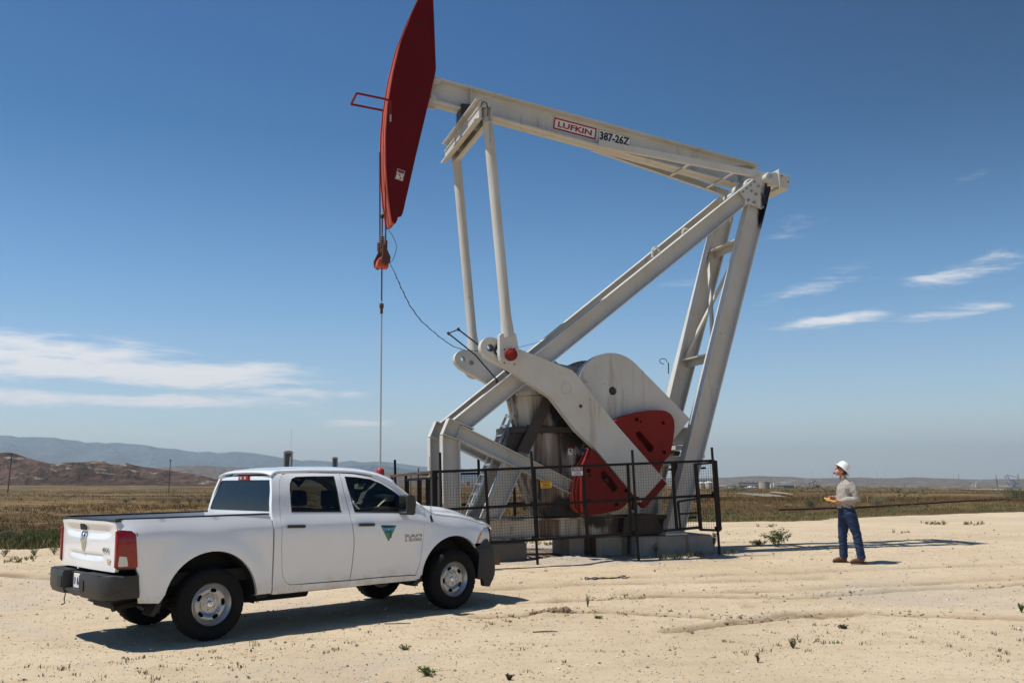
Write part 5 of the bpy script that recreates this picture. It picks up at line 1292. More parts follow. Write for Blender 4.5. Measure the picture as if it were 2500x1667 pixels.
# fender and hood
HSE = TSP([(1018, 1228), (1028, 1234.5), (1040, 1245), (1052, 1253), (1064, 1257.5), (1090, 1260.5), (1121, 1264), (1150, 1270.5), (1177, 1281)])
FENT = [(p[0], p[1]) for p in HSE]
fe = [(p[0] + gap, p[1]) for p in TSP([(1029, 1251), (1033, 1262), (1035.2, 1283), (1033, 1310), (1029, 1345), (1023, 1380), (1015, 1402)])]
LAMPE = TSP([(1180.5, 1287), (1172, 1300), (1166, 1315), (1163, 1325), (1157, 1329)])
ar = arch(WB, RA, 172, 41)
fen_out = [(2.86, 1.33)] + [p for p in FENT if p[0] > 2.92] + [(4.38, FENT[-1][1] - .03)] + LAMPE + ar[::-1] + [(2.93, .47)] + fe[::-1]
fo = flank(fen_out, [], 'front_fender', depth=.05)
def fz(x): return interp(FENT, x)
def hood():
    vs = []; NX, NY = 26, 28
    for i in range(NX + 1):
        t = i / NX; x = 3.02 + (4.42 - 3.02) * t
        ze = fz(min(x, FENT[-1][0])) + .004 - (.0 if x < 4.25 else .28 * (x - 4.25) ** 1.2); ye = Ys(x, ze) - .012
        for k in range(NY + 1):
            s_ = k / NY * 2 - 1; e = abs(s_)
            crown = interp([(0, .085), (.25, .095), (.5, .10), (.75, .085), (1, .05)], t)
            dome = .038 * sm(e, .62, .50) * (1 - .25 * sm(e, .45, 0)) * (1 - .5 * sm(t, .75, 1))
            z = ze + crown * (1 - e ** 2.6) ** .75 + dome
            xx = x + .09 * t * t * (1 - e * e)
            if t > .93: z -= .05 * ((t - .93) / .07) ** 2
            vs.append((xx, s_ * ye, z))
    m = MB(); m.add(vs, [(i * (NY + 1) + k, i * (NY + 1) + k + 1, (i + 1) * (NY + 1) + k + 1, (i + 1) * (NY + 1) + k) for i in range(NX) for k in range(NY)])
    o = m.build('hood', CARW, trk, 50); s = o.modifiers.new('s', 'SOLIDIFY'); s.thickness = .015; s.offset = 1
hood()
m = MB(); m.box((2.92, -.80, 1.28), (3.12, .80, 1.34)); m.build('cowl', BPLAST, trk)
# front: grille, lamps, bumper
m = MB(); m.prism([(-.60, .80), (.60, .80), (.66, 1.05), (-.66, 1.05)], 4.38, 4.48, lambda a, y, b: (y, a, b)); gr_ = m.build('grille', BPLAST, trk, bevel=.02)
for s_ in (-1, 1):
    P = [(4.06, .87), (4.12, .96), (4.20, 1.0)]
    lamp = [LAMPE[0], LAMPE[1], LAMPE[2], LAMPE[3], (4.31, .835), (4.45, .84), (4.44, 1.06)]
    m = panel(lamp, [], .05, lambda a, b: (a + .0, s_ * (Ys(a, b) - .004 - 1.0 * max(0, a - 4.28)), b), (0, -s_ * .12, 0)); hl = m.build('headlight', LENSW, trk, 45)
    q = [LAMPE[1], LAMPE[2], LAMPE[3], (LAMPE[3][0] + .04, LAMPE[3][1]), (LAMPE[1][0] + .05, LAMPE[1][1] + .03)]
    m = panel(q, [], .05, lambda a, b: (a + .012, s_ * (Ys(a, b) + .0), b), (0, -s_ * .02, 0)); m.build('turn_lens', AMBER, hl, 45)
# bumper loft across the front
def fb(x, zt_, zb_): return [(x - .16, zt_), (x - .02, zt_ + .0), (x, zt_ - .10), (x + .01, zb_ + .12), (x - .03, zb_), (x - .16, zb_ + .02)]
secs = []
for y in (-.99, -.93, -.75, -.4, 0, .4, .75, .93, .99):
    e = abs(y); xo = 4.60 - .30 * (e / .99) ** 3.2; secs.append([(x, y, z) for x, z in fb(xo, .80, .33)])
secs = [[(4.03, -.985, .80), (4.08, -.995, .78), (4.1, -1.0, .68), (4.1, -1.0, .5), (4.04, -.985, .36), (4.0, -.96, .36)]] + secs + [[(4.03, .985, .80), (4.08, .995, .78), (4.1, 1.0, .68), (4.1, 1.0, .5), (4.04, .985, .36), (4.0, .96, .36)]]
loft(secs, 'front_bumper', BPLAST, smooth=35)
secs = []
for y in (-.985, -.93, -.75, -.4, 0, .4, .75, .93, .985):
    e = abs(y); xo = 4.52 - .32 * (e / .99) ** 3.; secs.append([(xo - .25, y * .98, .79), (xo - .02, y * .98, .91 if e > .6 else .84), (xo + .06, y, .79), (xo - .02, y, .74)])
loft(secs, 'bumper_upper_cover', BPLAST, smooth=35)
for s_ in (-1, 1):
    m = MB(); m.prism(arch(WB, RA, 41, -8, 8) + [(4.10, .26), (4.22, .24), (4.32, .40), (4.30, .80)], s_ * .985, s_ * .90); m.build('bumper_corner', BPLAST, trk, bevel=.02)
    # mirror
    m = MB(); c = T3(995, 1232, -1.10)
    P = roundpoly([(-.075, -.125), (.06, -.135), (.085, .03), (.055, .125), (-.075, .135)], .03)
    m.prism([(c.x + a, c.z + b) for a, b in P], s_ * .99, s_ * 1.20, ); mr = m.build('door_mirror', BPLAST, trk, 30, bevel=.025)
    m = MB(); m.box((c.x - .079, s_ * 1.01, c.z - .10), (c.x - .074, s_ * 1.18, c.z + .11)); m.build('mirror_glass', CHROME, mr)
    m = MB(); m.bar((c.x + .02, s_ * .91, c.z - .11), (c.x + .02, s_ * 1.02, c.z - .08), .09, .05, side=(1, 0, 0)); m.build('mirror_arm', BPLAST, mr)
    # wheel house, flaps
    for c_ in (0., WB):
        m = MB(); A = arch(c_, RA + .01, -8, 188, 20); v_ = []
        for y0 in (.93, .52): v_ += [(a, s_ * y0, b) for a, b in A]
        nA = len(A); m.add(v_, [(k, k + 1, nA + k + 1, nA + k) for k in range(nA - 1)]); m.add([(a, s_ * .52, b) for a, b in A], [tuple(range(nA))]); m.build('wheel_liner', UNDER, trk, recalc=False)
        if c_ == 0: P = [(-.555, .62), (-.53, .62), (-.60, .40), (-.66, .33), (-.70, .35), (-.62, .47)]
        else: P = [(c_ - .565, .60), (c_ - .535, .60), (c_ - .56, .42), (c_ - .66, .36), (c_ - .70, .40), (c_ - .60, .46)]
        m = MB(); m.prism(P, s_ * 1.0, s_ * .75); m.build('mud_guard', BRUB, trk)
# chassis
m = MB()
for s_ in (-1, 1): m.box((-1.1, s_ * .42, .48), (4.2, s_ * .54, .62))
m.box((.85, -.88, .42), (2.9, .88, .50)); m.box((-1.1, -.8, .62), (.7, .8, .76)); m.box((2.95, -.5, .35), (4.2, .5, .9)); m.build('chassis', UNDER, trk)
m = MB(); m.tube([(0, -.8, .40), (0, .8, .40)], .055, 10); m.lathe([(.0, -.16), (.13, -.12), (.16, 0), (.13, .12), (0, .16)], 16, (0, 0, .40), 'y'); m.build('rear_axle', UNDER, trk, 40)
m = MB(); m.tube([(WB, -.7, .38), (WB, .7, .38)], .05, 10); m.build('front_axle', UNDER, trk, 40)
m = MB(); m.tube([(-.2, -.55, .46), (-.9, -.62, .44), (-1.05, -.66, .42)], .035, 10); m.build('exhaust_pipe', UNDER, trk, 40)
m = MB(); m.tube([(.75, -.3, .38), (1.6, -.3, .38)], .09, 12); m.build('muffler', UNDER, trk, 40)
m = MB(); m.box((-.95, -.40, .38), (-.65, .20, .50)); m.build('rear_crossmember', UNDER, trk, bevel=.02)
m = MB(); m.box((.60, -.90, .40), (.74, -.55, .46)); m.box((.60, .55, .37), (.78, .93, .46)); m.box((2.78, -.93, .40), (2.94, -.6, .47)); m.box((2.78, .93, .40), (2.94, .6, .47)); m.build('body_mount', UNDER, trk)
m = MB(); m.tube([(-1.30, .30, .53), (-1.31, .31, .46), (-1.29, .33, .42), (-1.33, .36, .40)], .008, 5); m.build('tow_wire', BRUB, trk)
# interior
m = MB(); m.box((.83, -.86, .60), (2.95, .86, .62)); m.box((2.88, -.85, .6), (2.95, .85, 1.15)); m.build('cabin_floor', UNDER, trk)
m = MB(); m.prism([(2.56, .95), (2.54, 1.14), (2.66, 1.265), (3.04, 1.30), (3.04, .9)], -.84, .84); m.prism([(2.58, 1.18), (2.58, 1.27), (2.74, 1.325), (2.80, 1.27)], .18, .58); m.build('dashboard', DASHM, trk, bevel=.02)
for x0, y_ in ((2.02, -.40), (2.02, .40), (1.16, -.42), (1.16, .42)):
    w_ = .24 if x0 > 2 else .36
    m = MB(); m.prism([(x0 + .02, .75), (x0 + .52, .78), (x0 + .50, .92), (x0 + .02, .90)], y_ - w_, y_ + w_); m.prism([(x0 - .02, .82), (x0 + .14, .85), (x0 - .04, 1.40), (x0 - .16, 1.40)], y_ - w_, y_ + w_); m.build('seat', SEATM, trk, bevel=.04)
    m = MB(); m.prism(roundpoly([(x0 - .20, 1.43), (x0 - .08, 1.43), (x0 - .10, 1.63), (x0 - .20, 1.65)], .04), y_ - .14, y_ + .14); m.build('headrest', SEATM, trk, bevel=.03)
    m = MB()
    for d_ in (-.07, .07): m.tube([(x0 - .13, y_ + d_, 1.38), (x0 - .15, y_ + d_, 1.46)], .008, 6)
    m.build('headrest_post', CHROME, trk)
m = MB(); ring = []
for k in range(25):
    a = k / 24 * math.tau; ring.append((2.50 - .08 * math.sin(a), .40 + .19 * math.cos(a), 1.18 + .17 * math.sin(a)))
m.tube(ring, .016, 8, False); m.bar((2.50, .40, 1.18), (2.66, .40, 1.10), .08, .08); m.bar((2.49, .22, 1.18), (2.49, .58, 1.18), .05, .02); m.build('steering_wheel', BRUB, trk, 50)
p = T3(878.5, 1183.5, -.05); m = MB(); m.prism(roundpoly([(-.12, -.035), (.12, -.035), (.12, .035), (-.12, .035)], .02), 2.60, 2.63, lambda a, y, b: (y, a, b + 1.68)); m.bar((2.63, 0, 1.70), (2.70, 0, 1.80), .02, .02); m.build('rear_view_mirror', CHROME, trk)
# aerial
ab = TS(1053.6, 1268); m = MB(); m.tube([(ab[0], -Ys(*ab) - .0, ab[1] - .03), (ab[0] - .005, -Ys(*ab) + .01, ab[1] + .06)], [.026, .012], 10); m.tube([(ab[0], -Ys(*ab) + .01, ab[1] + .03), (ab[0] - .015, -Ys(*ab) + .03, ab[1] + .86)], .0035, 5); m.build('aerial', BRUB, trk)
# door emblem: triangle with hills, river and pine
def door_pt(px, py): a = TS(px, py); return (a[0], a[1])
def decal(P, mat, name, par, lvl, step=.06):
    m = panel(P, [], step, lambda a, b: (a, -(Ys(a, b) + .0012 + .0009 * lvl), b), (0, .0008, 0)); return m.build(name, mat, par, 40)
tri = roundpoly([door_pt(929, 1281.5), door_pt(968, 1281.5), door_pt(948.6, 1322)], .022)
def C_(name, c): return plain(name, c, .4, 0, .05)
em = decal(tri, C_('emblem_black', (.01, .02, .02)), 'door_emblem', fd[0], 0)
cx, cz = sum(p[0] for p in tri) / len(tri), sum(p[1] for p in tri) / len(tri)
t2 = [(cx + (a - cx) * .93, cz + (b - cz) * .93) for a, b in tri]
mx_, mn_ = max(b for a, b in t2), min(b for a, b in t2)
def clip(P, a0, a1):      # part of the triangle between heights, as fractions from the top
    z0, z1 = mx_ - (mx_ - mn_) * a0, mx_ - (mx_ - mn_) * a1; out = []
    Q = resample(P, .004)
    return [(a, min(z0, max(z1, b))) for a, b in Q]
def uniq(P):
    o = []
    for p in P:
        if not o or math.dist(o[-1], p) > 5e-4: o.append(p)
    if math.dist(o[0], o[-1]) < 5e-4: o.pop()
    return o
def band_poly(a0, a1):
    z0, z1 = mx_ - (mx_ - mn_) * a0, mx_ - (mx_ - mn_) * a1
    Q = [p for p in resample(t2, .003) if z1 - .002 <= p[1] <= z0 + .002]
    L = sorted([p for p in Q if p[0] < cx], key=lambda p: p[1]); R2 = sorted([p for p in Q if p[0] >= cx], key=lambda p: -p[1])
    return uniq(L[::3] + R2[::3])
decal(band_poly(0, 1), C_('emblem_teal', (.01, .22, .25)), 'emblem_field', em, 1)
decal(band_poly(.16, .42), C_('emblem_sky', (.05, .30, .50)), 'emblem_sky', em, 2)
decal(band_poly(.40, .98), C_('emblem_green', (.10, .30, .04)), 'emblem_meadow', em, 2)
H_ = mx_ - mn_
def ep(u, v): return (cx + u * H_, mx_ - v * H_)
decal([ep(-.30, .43), ep(-.16, .33), ep(-.06, .27), ep(0, .24), ep(.08, .29), ep(.2, .35), ep(.3, .43)], C_('emblem_blue', (.02, .10, .28)), 'emblem_mountain', em, 3)
decal([ep(-.09, .285), ep(0, .235), ep(.09, .285), ep(.03, .30), ep(0, .335), ep(-.03, .30)], WHITE, 'emblem_snow', em, 4)
decal([ep(-.32, .42), ep(-.1, .40), ep(.1, .44), ep(.26, .41), ep(.24, .50), ep(0, .52), ep(-.24, .50)], C_('emblem_dkgreen', (.03, .16, .03)), 'emblem_hill', em, 3)
decal([ep(-.10, .50), ep(.02, .52), ep(-.06, .58), ep(.03, .66), ep(-.04, .74), ep(.02, .86), ep(-.02, .88), ep(-.10, .76), ep(-.03, .67), ep(-.13, .58)], C_('emblem_river', (.02, .22, .42)), 'emblem_river', em, 4)
for k in range(5):
    z_ = .40 + k * .09; w_ = .035 + k * .018; m_ = decal([ep(.15, z_ - .08), ep(.15 + w_, z_ + .06), ep(.15 - w_, z_ + .06)], C_('emblem_pine', (.008, .05, .02)) if k == 0 else MATS['emblem_pine'], 'emblem_pine', em, 5 + k * .2)
for txt, v_, w_ in (('U.S. DEPARTMENT OF THE INTERIOR', .055, .88), ('BUREAU OF LAND MANAGEMENT', .125, .70)):
    a, b = ep(0, v_); badge(txt, (a, -(Ys(a, b) + .006), b), (1, 0, 0), (0, 0, 1), H_ * w_, H_ * .04, WHITE if 0 else MATS['emblem_black'], em, 'lettering', .001)
for txt, y0, y1 in (('RAM', 1303.5, 1311), ('1500', 1313.5, 1321)):
    a, b, c = TS(990, (y0 + y1) / 2), TS(1029, (y0 + y1) / 2), TS(1009, y1); a2 = TS(1009, y0)
    mxx = ((a[0] + b[0]) / 2, (a2[1] + c[1]) / 2); badge(txt, (mxx[0], -(Ys(*mxx) + .008), mxx[1]), (1, 0, 0), (0, 0, 1), b[0] - a[0], a2[1] - c[1], BADGE, fd[0], 'badge', .0)
# wheels
def make_wheel():
    e = empty('wheel', (0, 0, 0)); e['label'] = ''
    del e['label']
    R0_, hw = .402, .135
    prof = [(.236, -hw * .78), (.262, -hw * .96), (.305, -hw * 1.06), (.345, -hw * 1.02), (.372, -hw * .92), (.392, -hw * .80), (R0_, -hw * .62), (R0_, -hw * .45), (R0_ - .012, -hw * .42), (R0_ - .012, -hw * .36), (R0_ + .002, -hw * .33), (R0_ + .002, -hw * .06), (R0_ - .012, -hw * .04), (R0_ - .012, hw * .04), (R0_ + .002, hw * .06), (R0_ + .002, hw * .33), (R0_ - .012, hw * .36), (R0_ - .012, hw * .42), (R0_, hw * .45), (R0_, hw * .62), (.392, hw * .80), (.36, hw), (.30, hw * 1.05), (.236, hw * .8), (.225, hw * .6), (.225, -hw * .6)]
    n = 144; vs = []
    for i, (r, h) in enumerate(prof):
        for k in range(n):
            rr = r
            if (r > .365) and k % 4 == (i // 2) % 2 * 1: rr = r - .010
            if i in (3, 4) and k % 4 == 0: rr = r - .004
            a = k / n * math.tau; vs.append((rr * math.cos(a), h, rr * math.sin(a)))
    m = MB(); M_ = len(prof); m.add(vs, [(i * n + k, i * n + (k + 1) % n, ((i + 1) % M_) * n + (k + 1) % n, ((i + 1) % M_) * n + k) for i in range(M_) for k in range(n)])
    ty_ = m.build('tyre', TYRE, e, 30)
    m = MB(); m.lathe([(.231, -.118), (.238, -.112), (.236, -.100), (.226, -.098), (.222, -.088), (.214, -.080), (.208, -.060), (.204, .08), (.236, .11), (.20, .10), (.19, -.05), (.203, -.078), (.212, -.090), (.220, -.104)], 60, mode='y', close=True); m.build('rim', STEELW, e, 40)
    holes = []
    for k in range(5):
        a = R_(90 + 72 * k + 8); c = Vector((math.cos(a), math.sin(a))) * .152; t_ = Vector((-c.y, c.x)).normalized(); q = c.normalized(); P = []
        for j in range(16):
            b = j / 16 * math.tau; P.append(tuple(c + t_ * (.037 * math.copysign(abs(math.cos(b)) ** .7, math.cos(b))) + q * (.022 * math.copysign(abs(math.sin(b)) ** .7, math.sin(b)))))
        holes.append(P)
    def dz(a, b):
        r = math.hypot(a, b)
        y = interp([(0, -.060), (.05, -.062), (.085, -.060), (.10, -.052), (.118, -.068), (.15, -.082), (.175, -.080), (.19, -.068), (.205, -.052)], r)
        for k in range(5):
            aa = R_(90 + 72 * k + 8); d = math.hypot(a - .152 * math.cos(aa), b - .152 * math.sin(aa)); y += .006 * sm(d, .05, .03)
        return (a, y, b)
    P = [(.206 * math.cos(k / 60 * math.tau), .206 * math.sin(k / 60 * math.tau)) for k in range(60)]
    m = panel(P, holes, .012, dz, (0, .006, 0)); m.build('wheel_disc', STEELW, e, 50)
    m = MB(); m.lathe([(.0, -.078), (.030, -.078), (.036, -.074), (.038, -.055)], 24, mode='y'); hc = m.build('hub_cap', CHROME, e, 40)
    for s_ in (-1, 1): m = MB(); m.tube([(s_ * .002, -.080, .012), (s_ * .014, -.081, .014), (s_ * .017, -.081, 0), (s_ * .008, -.081, -.006)], .0028, 5); m.build('cap_emblem', STEELW, hc)
    for k in range(5):
        a = R_(90 + 72 * k + 44); m = MB(); m.lathe([(.012, -.05), (.012, -.078), (.008, -.084), (0, -.085)], 8, (.070 * math.cos(a), 0, .070 * math.sin(a)), 'y'); m.build('wheel_nut', CHROME, e, 30)
    m = MB(); m.lathe([(0, .0), (.19, .0), (.19, .03), (0, .03)], 24, mode='y'); m.build('brake_drum', UNDER, e)
    return e
W1_ = make_wheel(); W1_.parent = trk; W1_.location = (0, -.90, .402); W1_.rotation_euler = (0, R_(20), 0)
def copy_tree(o, parent):
    c = copyone(o, parent)
    for ch in [x for x in bpy.data.objects if x.parent == o]: copy_tree(ch, c)
    return c
for x, y, fl, ro_ in ((WB, -.90, 0, -14), (0, .90, 1, 50), (WB, .90, 1, 10)):
    c = copy_tree(W1_, trk); c.location = (x, y, .402); c.rotation_euler = (0, R_(ro_), math.pi if fl else 0)

# ------------------------------------------------------------------ the man with the notepad
def remeshed(m, name, mat, parent, vox, smooth_it=3, wr=None, cut=None):
    o = m.build('tmp', mat, None, recalc=True)
    r = o.modifiers.new('r', 'REMESH'); r.mode = 'VOXEL'; r.voxel_size = vox
    s = o.modifiers.new('s', 'SMOOTH'); s.iterations = smooth_it; s.factor = .5
    bpy.context.view_layer.update()
    me = bpy.data.meshes.new_from_object(o.evaluated_get(bpy.context.evaluated_depsgraph_get())); bpy.data.objects.remove(o)
    me.name = name; me.materials.clear(); me.materials.append(mat)
    if wr:
        me.calc_loop_triangles() if False else None
        nr = [v.normal.copy() for v in me.vertices]
        for v, n_ in zip(me.vertices, nr): v.co = v.co + n_ * wr(v.co)
    me.polygons.foreach_set('use_smooth', [True] * len(me.polygons))
    ob = bpy.data.objects.new(name, me); COL.objects.link(ob); ob.parent = parent; return ob
def ell(m, c, r, n=14, rot=None):
    vs, fs = [], []
    for i in range(n // 2 + 1):
        th = math.pi * i / (n // 2)
        for k in range(n):
            ph = k / n * math.tau; p = Vector((r[0] * math.sin(th) * math.cos(ph), r[1] * math.sin(th) * math.sin(ph), r[2] * math.cos(th)))
            if rot: p = rot @ p
            vs.append(p + Vector(c))
    h = n // 2
    fs = [(i * n + k, (i + 1) * n + k, (i + 1) * n + (k + 1) % n, i * n + (k + 1) % n) for i in range(h) for k in range(n)]
    m.add(vs, fs); return m
def rings(m, secs, n=20):   # (cx, cy, z, ax, ay)
    vs = [(cx + ax * math.cos(k / n * math.tau), cy + ay * math.sin(k / n * math.tau), z) for cx, cy, z, ax, ay in secs for k in range(n)]
    fs = [(i * n + k, i * n + (k + 1) % n, (i + 1) * n + (k + 1) % n, (i + 1) * n + k) for i in range(len(secs) - 1) for k in range(n)] + [tuple(range(n))[::-1], tuple(range((len(secs) - 1) * n, len(secs) * n))]
    m.add(vs, fs); return m
MX, MY = 6.40, 18.35
man = empty('person', (MX, MY, base_z(MX, MY) + .005), 0, 'man in white hard hat, tan shirt and blue jeans looking up with a notepad', 'person')
pitch_h = Matrix.Rotation(R_(30), 3, 'Y')     # head tipped back, face to -x
HC = Vector((-.158, 0, 1.725))
def hd_(x, y, z): return HC + pitch_h @ Vector((x, y, z))
b = MB()
ell(b, HC + pitch_h @ Vector((.015, 0, .02)), (.098, .078, .105), 18, pitch_h); ell(b, hd_(-.035, 0, -.055), (.058, .056, .062), 14, pitch_h)
ell(b, hd_(-.075, 0, -.095), (.026, .030, .022), 10, pitch_h)                  # chin
ell(b, hd_(-.100, 0, -.015), (.020, .013, .022), 10, pitch_h); ell(b, hd_(-.090, 0, .01), (.012, .011, .03), 10, pitch_h)   # nose
ell(b, hd_(-.087, 0, -.058), (.012, .024, .007), 8, pitch_h); ell(b, hd_(-.085, 0, -.070), (.012, .020, .007), 8, pitch_h)    # lips
for s_ in (-1, 1): ell(b, hd_(.012, s_ * .082, -.02), (.018, .011, .032), 10, pitch_h)
b.tube([(-.11, 0, 1.47), (-.125, 0, 1.56), (-.135, 0, 1.66)], [.066, .060, .058], 14)
rings(b, [(-.085, 0, .93, .12, .155), (-.09, 0, 1.02, .125, .16), (-.095, 0, 1.12, .125, .155), (-.09, 0, 1.28, .13, .175), (-.08, 0, 1.42, .12, .19), (-.08, 0, 1.50, .08, .14), (-.10, 0, 1.54, .05, .07)])
LH = Vector((-.275, -.10, 1.150)); RH = Vector((-.345, .045, 1.225))
arms = {-1: [(-.055, -.195, 1.47), (.02, -.245, 1.20), (-.215, -.135, 1.155), tuple(LH)], 1: [(-.07, .195, 1.47), (-.02, .24, 1.20), (-.27, .09, 1.205), tuple(RH)]}
for s_ in (-1, 1):
    A = arms[s_]; b.tube(A[:3], [.052, .042, .030], 12); b.tube([A[2], A[3]], [.030, .036], 12)
def finger(p, d1, d2, d3, r=.0095, L=(.034, .024, .020)):
    p = Vector(p); P = [p - Vector(d1).normalized() * .02, p]
    for d, l in zip((d1, d2, d3), L): P.append(P[-1] + Vector(d).normalized() * l)
    b.tube(P, [r * 1.05, r, r * .95, r * .88, r * .75], 8)
# left hand holds the pad from beneath: four fingers under it, thumb on top
ell(b, LH + Vector((-.03, 0, -.005)), (.048, .040, .017), 12)
for k, L_ in enumerate(((.032, .022, .018), (.036, .026, .019), (.034, .024, .018), (.027, .018, .015))):
    finger(LH + Vector((-.062 + k * .002, .028 - k * .020, -.010)), (-1, .25, -.15), (-1, .3, .05), (-.8, .3, .35), .0092 - .0005 * (k == 3), L_)
finger(LH + Vector((-.02, -.040, .010)), (-.7, -.2, .35), (-.9, .25, .15), (-1, .4, -.05), .011, (.03, .027, .02))
# right hand closes round the pen
ell(b, RH + Vector((-.02, 0, 0)), (.045, .034, .022), 12)
for k, L_ in enumerate(((.034, .024, .018), (.036, .026, .018), (.032, .024, .017), (.026, .018, .015))):
    finger(RH + Vector((-.052 + .004 * k, .022 - k * .015, -.006 - k * .006)), (-1, -.1, -.3 - .2 * k), (-.5, -.2, -1), (.5, -.1, -.8), .009, L_)
finger(RH + Vector((-.01, -.034, .008)), (-.8, -.3, .1), (-1, .1, -.25), (-.9, .35, -.5), .0105, (.03, .026, .02))
legs = {-1: [(-.075, -.085, .96), (.035, -.105, .53), (.090, -.12, .11)], 1: [(-.10, .085, .96), (-.150, .13, .54), (-.135, .18, .11)]}
for s_ in (-1, 1):
    L = legs[s_]; b.tube([L[0], L[1], L[2]], [.085, .058, .042], 14); f0 = Vector(L[2])
    b.tube([(f0.x + .03, f0.y, .05), (f0.x - .06, f0.y, .045), (f0.x - .16, f0.y - .01, .035)], [.036, .038, .028], 12)
remeshed(b, 'body', SKIN, man, .0058, 2)
# clothes
b = MB()
rings(b, [(-.10, 0, 1.03, .150, .180), (-.105, 0, 1.08, .168, .192), (-.11, 0, 1.16, .165, .188), (-.10, 0, 1.28, .158, .200), (-.09, 0, 1.40, .148, .215), (-.085, 0, 1.48, .115, .195), (-.095, 0, 1.535, .075, .12), (-.115, 0, 1.565, .070, .080)])
for s_ in (-1, 1):
    A = [Vector(q) for q in arms[s_]]; b.tube([A[0] + Vector((-.0, -s_ * .03, .01)), A[0].lerp(A[1], .5) + Vector((.012, 0, 0)), A[1] + Vector((.012, 0, -.008)), A[1].lerp(A[2], .5), A[2].lerp(A[3], -.06)], [.090, .085, .074, .066, .050], 14)
def wr_shirt(c):
    return .010 * nz(c.x * 9, c.y * 9, c.z * 7) + .007 * nz(c.x * 22, c.y * 20, c.z * 15 + 4) + (.008 * math.sin(c.z * 60 + c.x * 40) * sm(c.z, 1.2, 1.06))
remeshed(b, 'shirt', SHIRT, man, .009, 3, wr_shirt)
b = MB(); b.tube([(-.17 + .0, .06, 1.60), (-.10, .075, 1.59), (-.055, 0, 1.60), (-.10, -.075, 1.59), (-.17, -.06, 1.60)], .012, 8); b.prism([(-.20, 1.53), (-.16, 1.60), (-.11, 1.59), (-.14, 1.54)], -.082, -.070); b.build('collar', SHIRT, man, 40)
b = MB(); b.prism([(-.17, 1.40), (-.175, 1.31), (-.10, 1.30), (-.09, 1.39)], -.219, -.205); b.build('shirt_pocket', SHIRT, man, 40, bevel=.004)
b = MB()
rings(b, [(-.085, .0, .84, .14, .17), (-.085, 0, .92, .155, .185), (-.09, 0, 1.0, .150, .178), (-.10, 0, 1.055, .146, .172)])
for s_ in (-1, 1):
    L = [Vector(q) for q in legs[s_]]; b.tube([L[0] + Vector((0, 0, -.02)), L[0].lerp(L[1], .5), L[1], L[1].lerp(L[2], .5), L[2] + Vector((.0, 0, -.02))], [.124, .108, .085, .077, .075], 18)
def wr_j(c):
    k = sm(c.z, .62, .45); return .006 * nz(c.x * 12, c.y * 12, c.z * 9) + k * .0045 * math.sin(c.z * 62 + c.x * 30 + 9 * nz(c.x * 5, c.y * 5, c.z * 4)) + .006 * nz(c.x * 25, c.y * 25, c.z * 30)
remeshed(b, 'jeans', JEANS, man, .009, 3, wr_j)
b = MB(); rings(b, [(-.10, 0, 1.035, .155, .181), (-.10, 0, 1.07, .158, .183)], 28); b.build('belt', BOOT, man, 40)
b = MB(); b.box((-.262, -.03, 1.03), (-.25, .03, 1.075)); b.build('belt_buckle', CHROME, man, bevel=.004)
for s_ in (-1, 1):
    f0 = Vector(legs[s_][2]); b = MB()
    b.tube([(f0.x + .01, f0.y, .17), (f0.x + .008, f0.y, .09), (f0.x - .0, f0.y, .055)], [.050, .052, .054], 14)
    b.tube([(f0.x + .045, f0.y, .05), (f0.x - .03, f0.y, .062), (f0.x - .10, f0.y, .052), (f0.x - .17, f0.y - .005, .042), (f0.x - .215, f0.y - .01, .036)], [.040, .050, .048, .042, .022], 14)
    o = remeshed(b, 'boot', BOOT, man, .008, 2)
    b = MB(); b.prism([(f0.x + .075, 0), (f0.x - .20, 0), (f0.x - .225, .022), (f0.x + .08, .022)], f0.y - .046, f0.y + .044); b.build('boot_sole', BRUB, man, bevel=.008)
# hat tipped back with the head
hat = MB(); prof = [(.0, .142), (.04, .139), (.075, .123), (.100, .093), (.114, .05), (.119, .01), (.121, -.004), (.137, -.012), (.153, -.022), (.155, -.028), (.137, -.018), (.116, -.010), (.110, .0), (.10, .04), (.0, .12)]
n = 36; vs = []
hm_ = Matrix.Rotation(R_(40), 3, 'Y')
HO = HC + pitch_h @ Vector((.012, 0, .047))
for r, h in prof:
    for k in range(n):
        a = k / n * math.tau; rr = 1.03 * r * (1 + (.10 if r > .13 else .06) * abs(math.cos(a)) - .03); rz = h - (.012 * math.cos(a) if r > .14 else 0); rz += .006 * math.exp(-((math.sin(a) * r) / .012) ** 2) * (1 if h > .02 and r > .01 else 0)
        vs.append(HO + hm_ @ Vector((rr * math.cos(a), rr * math.sin(a) * .9, rz)))
m_ = len(prof); hat.add(vs, [(i * n + k, i * n + (k + 1) % n, (i + 1) * n + (k + 1) % n, (i + 1) * n + k) for i in range(m_ - 1) for k in range(n)])
hat.build('hard_hat', HATM, man, 50)
b = MB()
ell(b, hd_(.045, 0, .0), (.075, .080, .085), 14, pitch_h); hair = b.build('hair', HAIR, man, 60)
b = MB(); ell(b, hd_(-.088, 0, -.100), (.020, .022, .024), 10, pitch_h); b.build('goatee', HAIR, man, 60)
for s_ in (-1, 1):
    b = MB(); ell(b, hd_(-.083, s_ * .036, .014), (.010, .030, .021), 12, pitch_h); b.build('sunglass_lens', DECBLK, man, 60)
    b = MB(); b.tube([hd_(-.080, s_ * .064, .016), hd_(-.03, s_ * .084, .010), hd_(.02, s_ * .088, -.004)], .004, 6); b.build('sunglass_temple', DECBLK, man)
pad = MB(); pad.hexa([Vector(q) for q in ((-.11, -.075, -.006), (.11, -.075, -.006), (.11, .075, -.006), (-.11, .075, -.006), (-.11, -.075, .006), (.11, -.075, .006), (.11, .075, .006), (-.11, .075, .006))])
